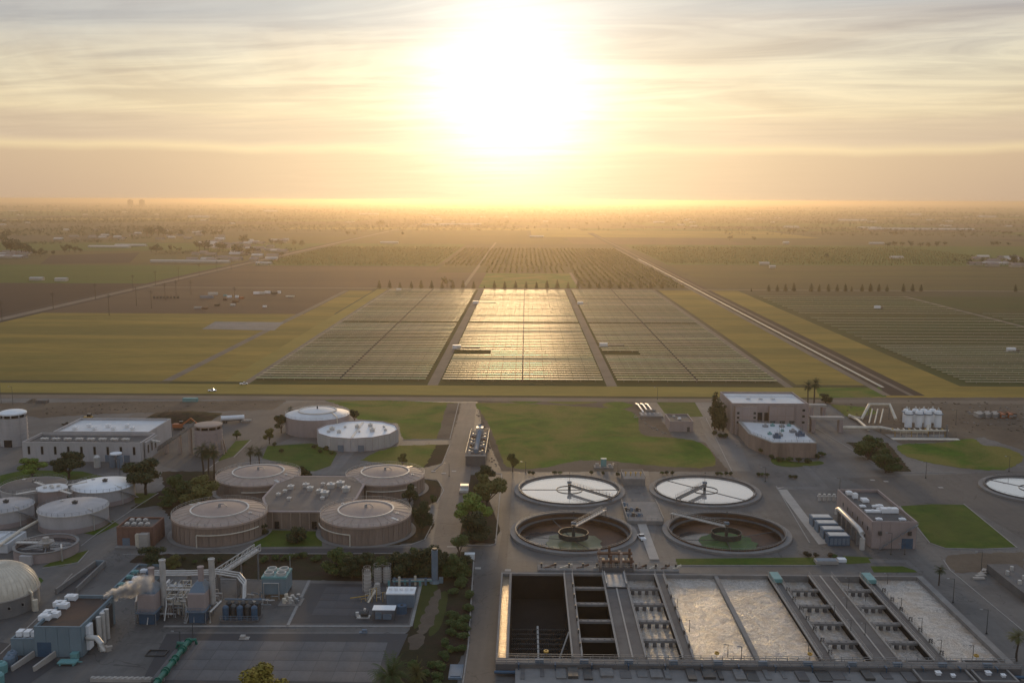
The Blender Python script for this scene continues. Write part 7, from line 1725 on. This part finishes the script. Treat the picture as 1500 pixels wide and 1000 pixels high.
# ------------------------------------------------------------------ steam plume
def steam():
    a, b = at(130, 915), at(208, 905)
    x0 = a.x; y0 = a.y; L_ = 17.0; z0 = 5.2
    m = MB(); m.box(-1.5, L_, -4.5, 5.5, -3, 11.5)
    mt = bpy.data.materials.new('steam'); mt.use_nodes = True; t = mt.node_tree; t.nodes.clear()
    tcn = t.nodes.new('ShaderNodeTexCoord').outputs['Object']
    sp = t.nodes.new('ShaderNodeSeparateXYZ'); t.links.new(tcn, sp.inputs[0]); x, y, z = sp.outputs
    wn = noise(t, tcn, .35, 4, .6, 0, True)
    wp = vmath(t, 'ADD', tcn, vmath(t, 'SCALE', vmath(t, 'SUBTRACT', wn, (.5, .5, .5)), s=7.0))
    s2_ = t.nodes.new('ShaderNodeSeparateXYZ'); t.links.new(wp, s2_.inputs[0]); x2, y2, z2 = s2_.outputs
    axis = fmath(t, 'MULTIPLY', x2, .38)
    rad = fmath(t, 'ADD', fmath(t, 'MULTIPLY', fmath(t, 'MAXIMUM', x2, 0), .12), .75)
    dz_ = fmath(t, 'SUBTRACT', z2, axis)
    dist = fmath(t, 'POWER', fmath(t, 'ADD', fmath(t, 'MULTIPLY', dz_, dz_), fmath(t, 'MULTIPLY', y2, y2)), .5)
    body = fmath(t, 'SUBTRACT', 1.0, fmath(t, 'DIVIDE', dist, rad), clamp=True)
    fade = fmath(t, 'SUBTRACT', 1.0, fmath(t, 'DIVIDE', x, L_), clamp=True)
    st = fmath(t, 'MULTIPLY', fmath(t, 'ADD', x, 1.2), 1.2, clamp=True)
    nn = fmath(t, 'MULTIPLY', fmath(t, 'SUBTRACT', noise(t, tcn, .8, 5, .65), .34), 3.0, clamp=True)
    dens = fmath(t, 'MULTIPLY', fmath(t, 'MULTIPLY', fmath(t, 'MULTIPLY', body, fade), st), fmath(t, 'MULTIPLY', nn, 26.0))
    vol = t.nodes.new('ShaderNodeVolumePrincipled'); vol.inputs['Color'].default_value = (1, 1, 1, 1); vol.inputs['Anisotropy'].default_value = .55
    t.links.new(dens, vol.inputs['Density'])
    out = t.nodes.new('ShaderNodeOutputMaterial'); t.links.new(vol.outputs[0], out.inputs['Volume'])
    MT['steam'] = mt
    o = solo('steam_plume', m, 'steam', 'pale steam plume drifting right from the blue-grey building', 'steam', (x0, y0 + 1, z0)); o['kind'] = 'stuff'
steam()

# ------------------------------------------------------------------ real holes in the yard for the basins
def cut_holes():
    """every flush sheet that lies over a sunken basin is rebuilt with an opening there"""
    import bmesh
    targets = [o for o in scene.objects if o.get('kind') == 'structure' and o.type == 'MESH']
    circ = [('c', x, y, r) for x, y, r in HOLES]; rect = [('r',) + r for r in HOLES_RECT]
    for o in targets:
        xs = [v.co.x for v in o.data.vertices]; ys = [v.co.y for v in o.data.vertices]
        for hl in circ + rect:
            if hl[0] == 'c': bx0, bx1, by0, by1 = hl[1] - hl[3], hl[1] + hl[3], hl[2] - hl[3], hl[2] + hl[3]
            else: _, bx0, bx1, by0, by1 = hl
            if min(xs) > bx1 or max(xs) < bx0 or min(ys) > by1 or max(ys) < by0: continue
            if hl[0] == 'c': P = [(hl[1] + hl[3] * math.cos(i * math.pi / 32), hl[2] + hl[3] * math.sin(i * math.pi / 32)) for i in range(64)]
            else: P = [(bx0, by0), (bx1, by0), (bx1, by1), (bx0, by1)]
            bm = bmesh.new(); bm.from_mesh(o.data)
            n_ = len(P)
            for i in range(n_):
                a, b = P[i], P[(i + 1) % n_]; nx, ny = (b[1] - a[1]), -(b[0] - a[0])
                bmesh.ops.bisect_plane(bm, geom=bm.verts[:] + bm.edges[:] + bm.faces[:], plane_co=(a[0], a[1], 0), plane_no=(nx, ny, 0), dist=1e-5) if True else None
            kill = []
            for f in bm.faces:
                c = f.calc_center_median()
                if hl[0] == 'c': inside = (c.x - hl[1]) ** 2 + (c.y - hl[2]) ** 2 < (hl[3] * .9988) ** 2
                else: inside = bx0 < c.x < bx1 and by0 < c.y < by1
                if inside: kill.append(f)
            bmesh.ops.delete(bm, geom=kill, context='FACES')
            bm.to_mesh(o.data); bm.free()
cut_holes()

# ------------------------------------------------------------------ haze: a closed box of thin air round everything
hz = bpy.data.materials.new('haze'); hz.use_nodes = True; t = hz.node_tree; t.nodes.clear()
vol = t.nodes.new('ShaderNodeVolumePrincipled'); vol.inputs['Color'].default_value = (.84, .70, .54, 1); vol.inputs['Density'].default_value = HAZE_D; vol.inputs['Anisotropy'].default_value = .76
out = t.nodes.new('ShaderNodeOutputMaterial'); t.links.new(vol.outputs[0], out.inputs['Volume']); MT['haze'] = hz
top = max([CAM_H + 4] + [(o.matrix_world.translation.z) for o in scene.objects if o.type == 'MESH' and o.parent])
bpy.context.view_layer.update()
for o in scene.objects:
    if o.type == 'MESH': top = max(top, max((o.matrix_world @ Vector(c)).z for c in o.bound_box) + 2)
mb = MB(); mb.box(-46000, 46000, -46000, 46000, -7.5, top); o = link('haze', mesh('haze', mb, 'haze')); o['kind'] = 'stuff'; o['label'] = 'thin warm evening haze over the plain'
print('objects', len(scene.objects), 'haze top', top, 'sun el', math.degrees(SUN_EL))
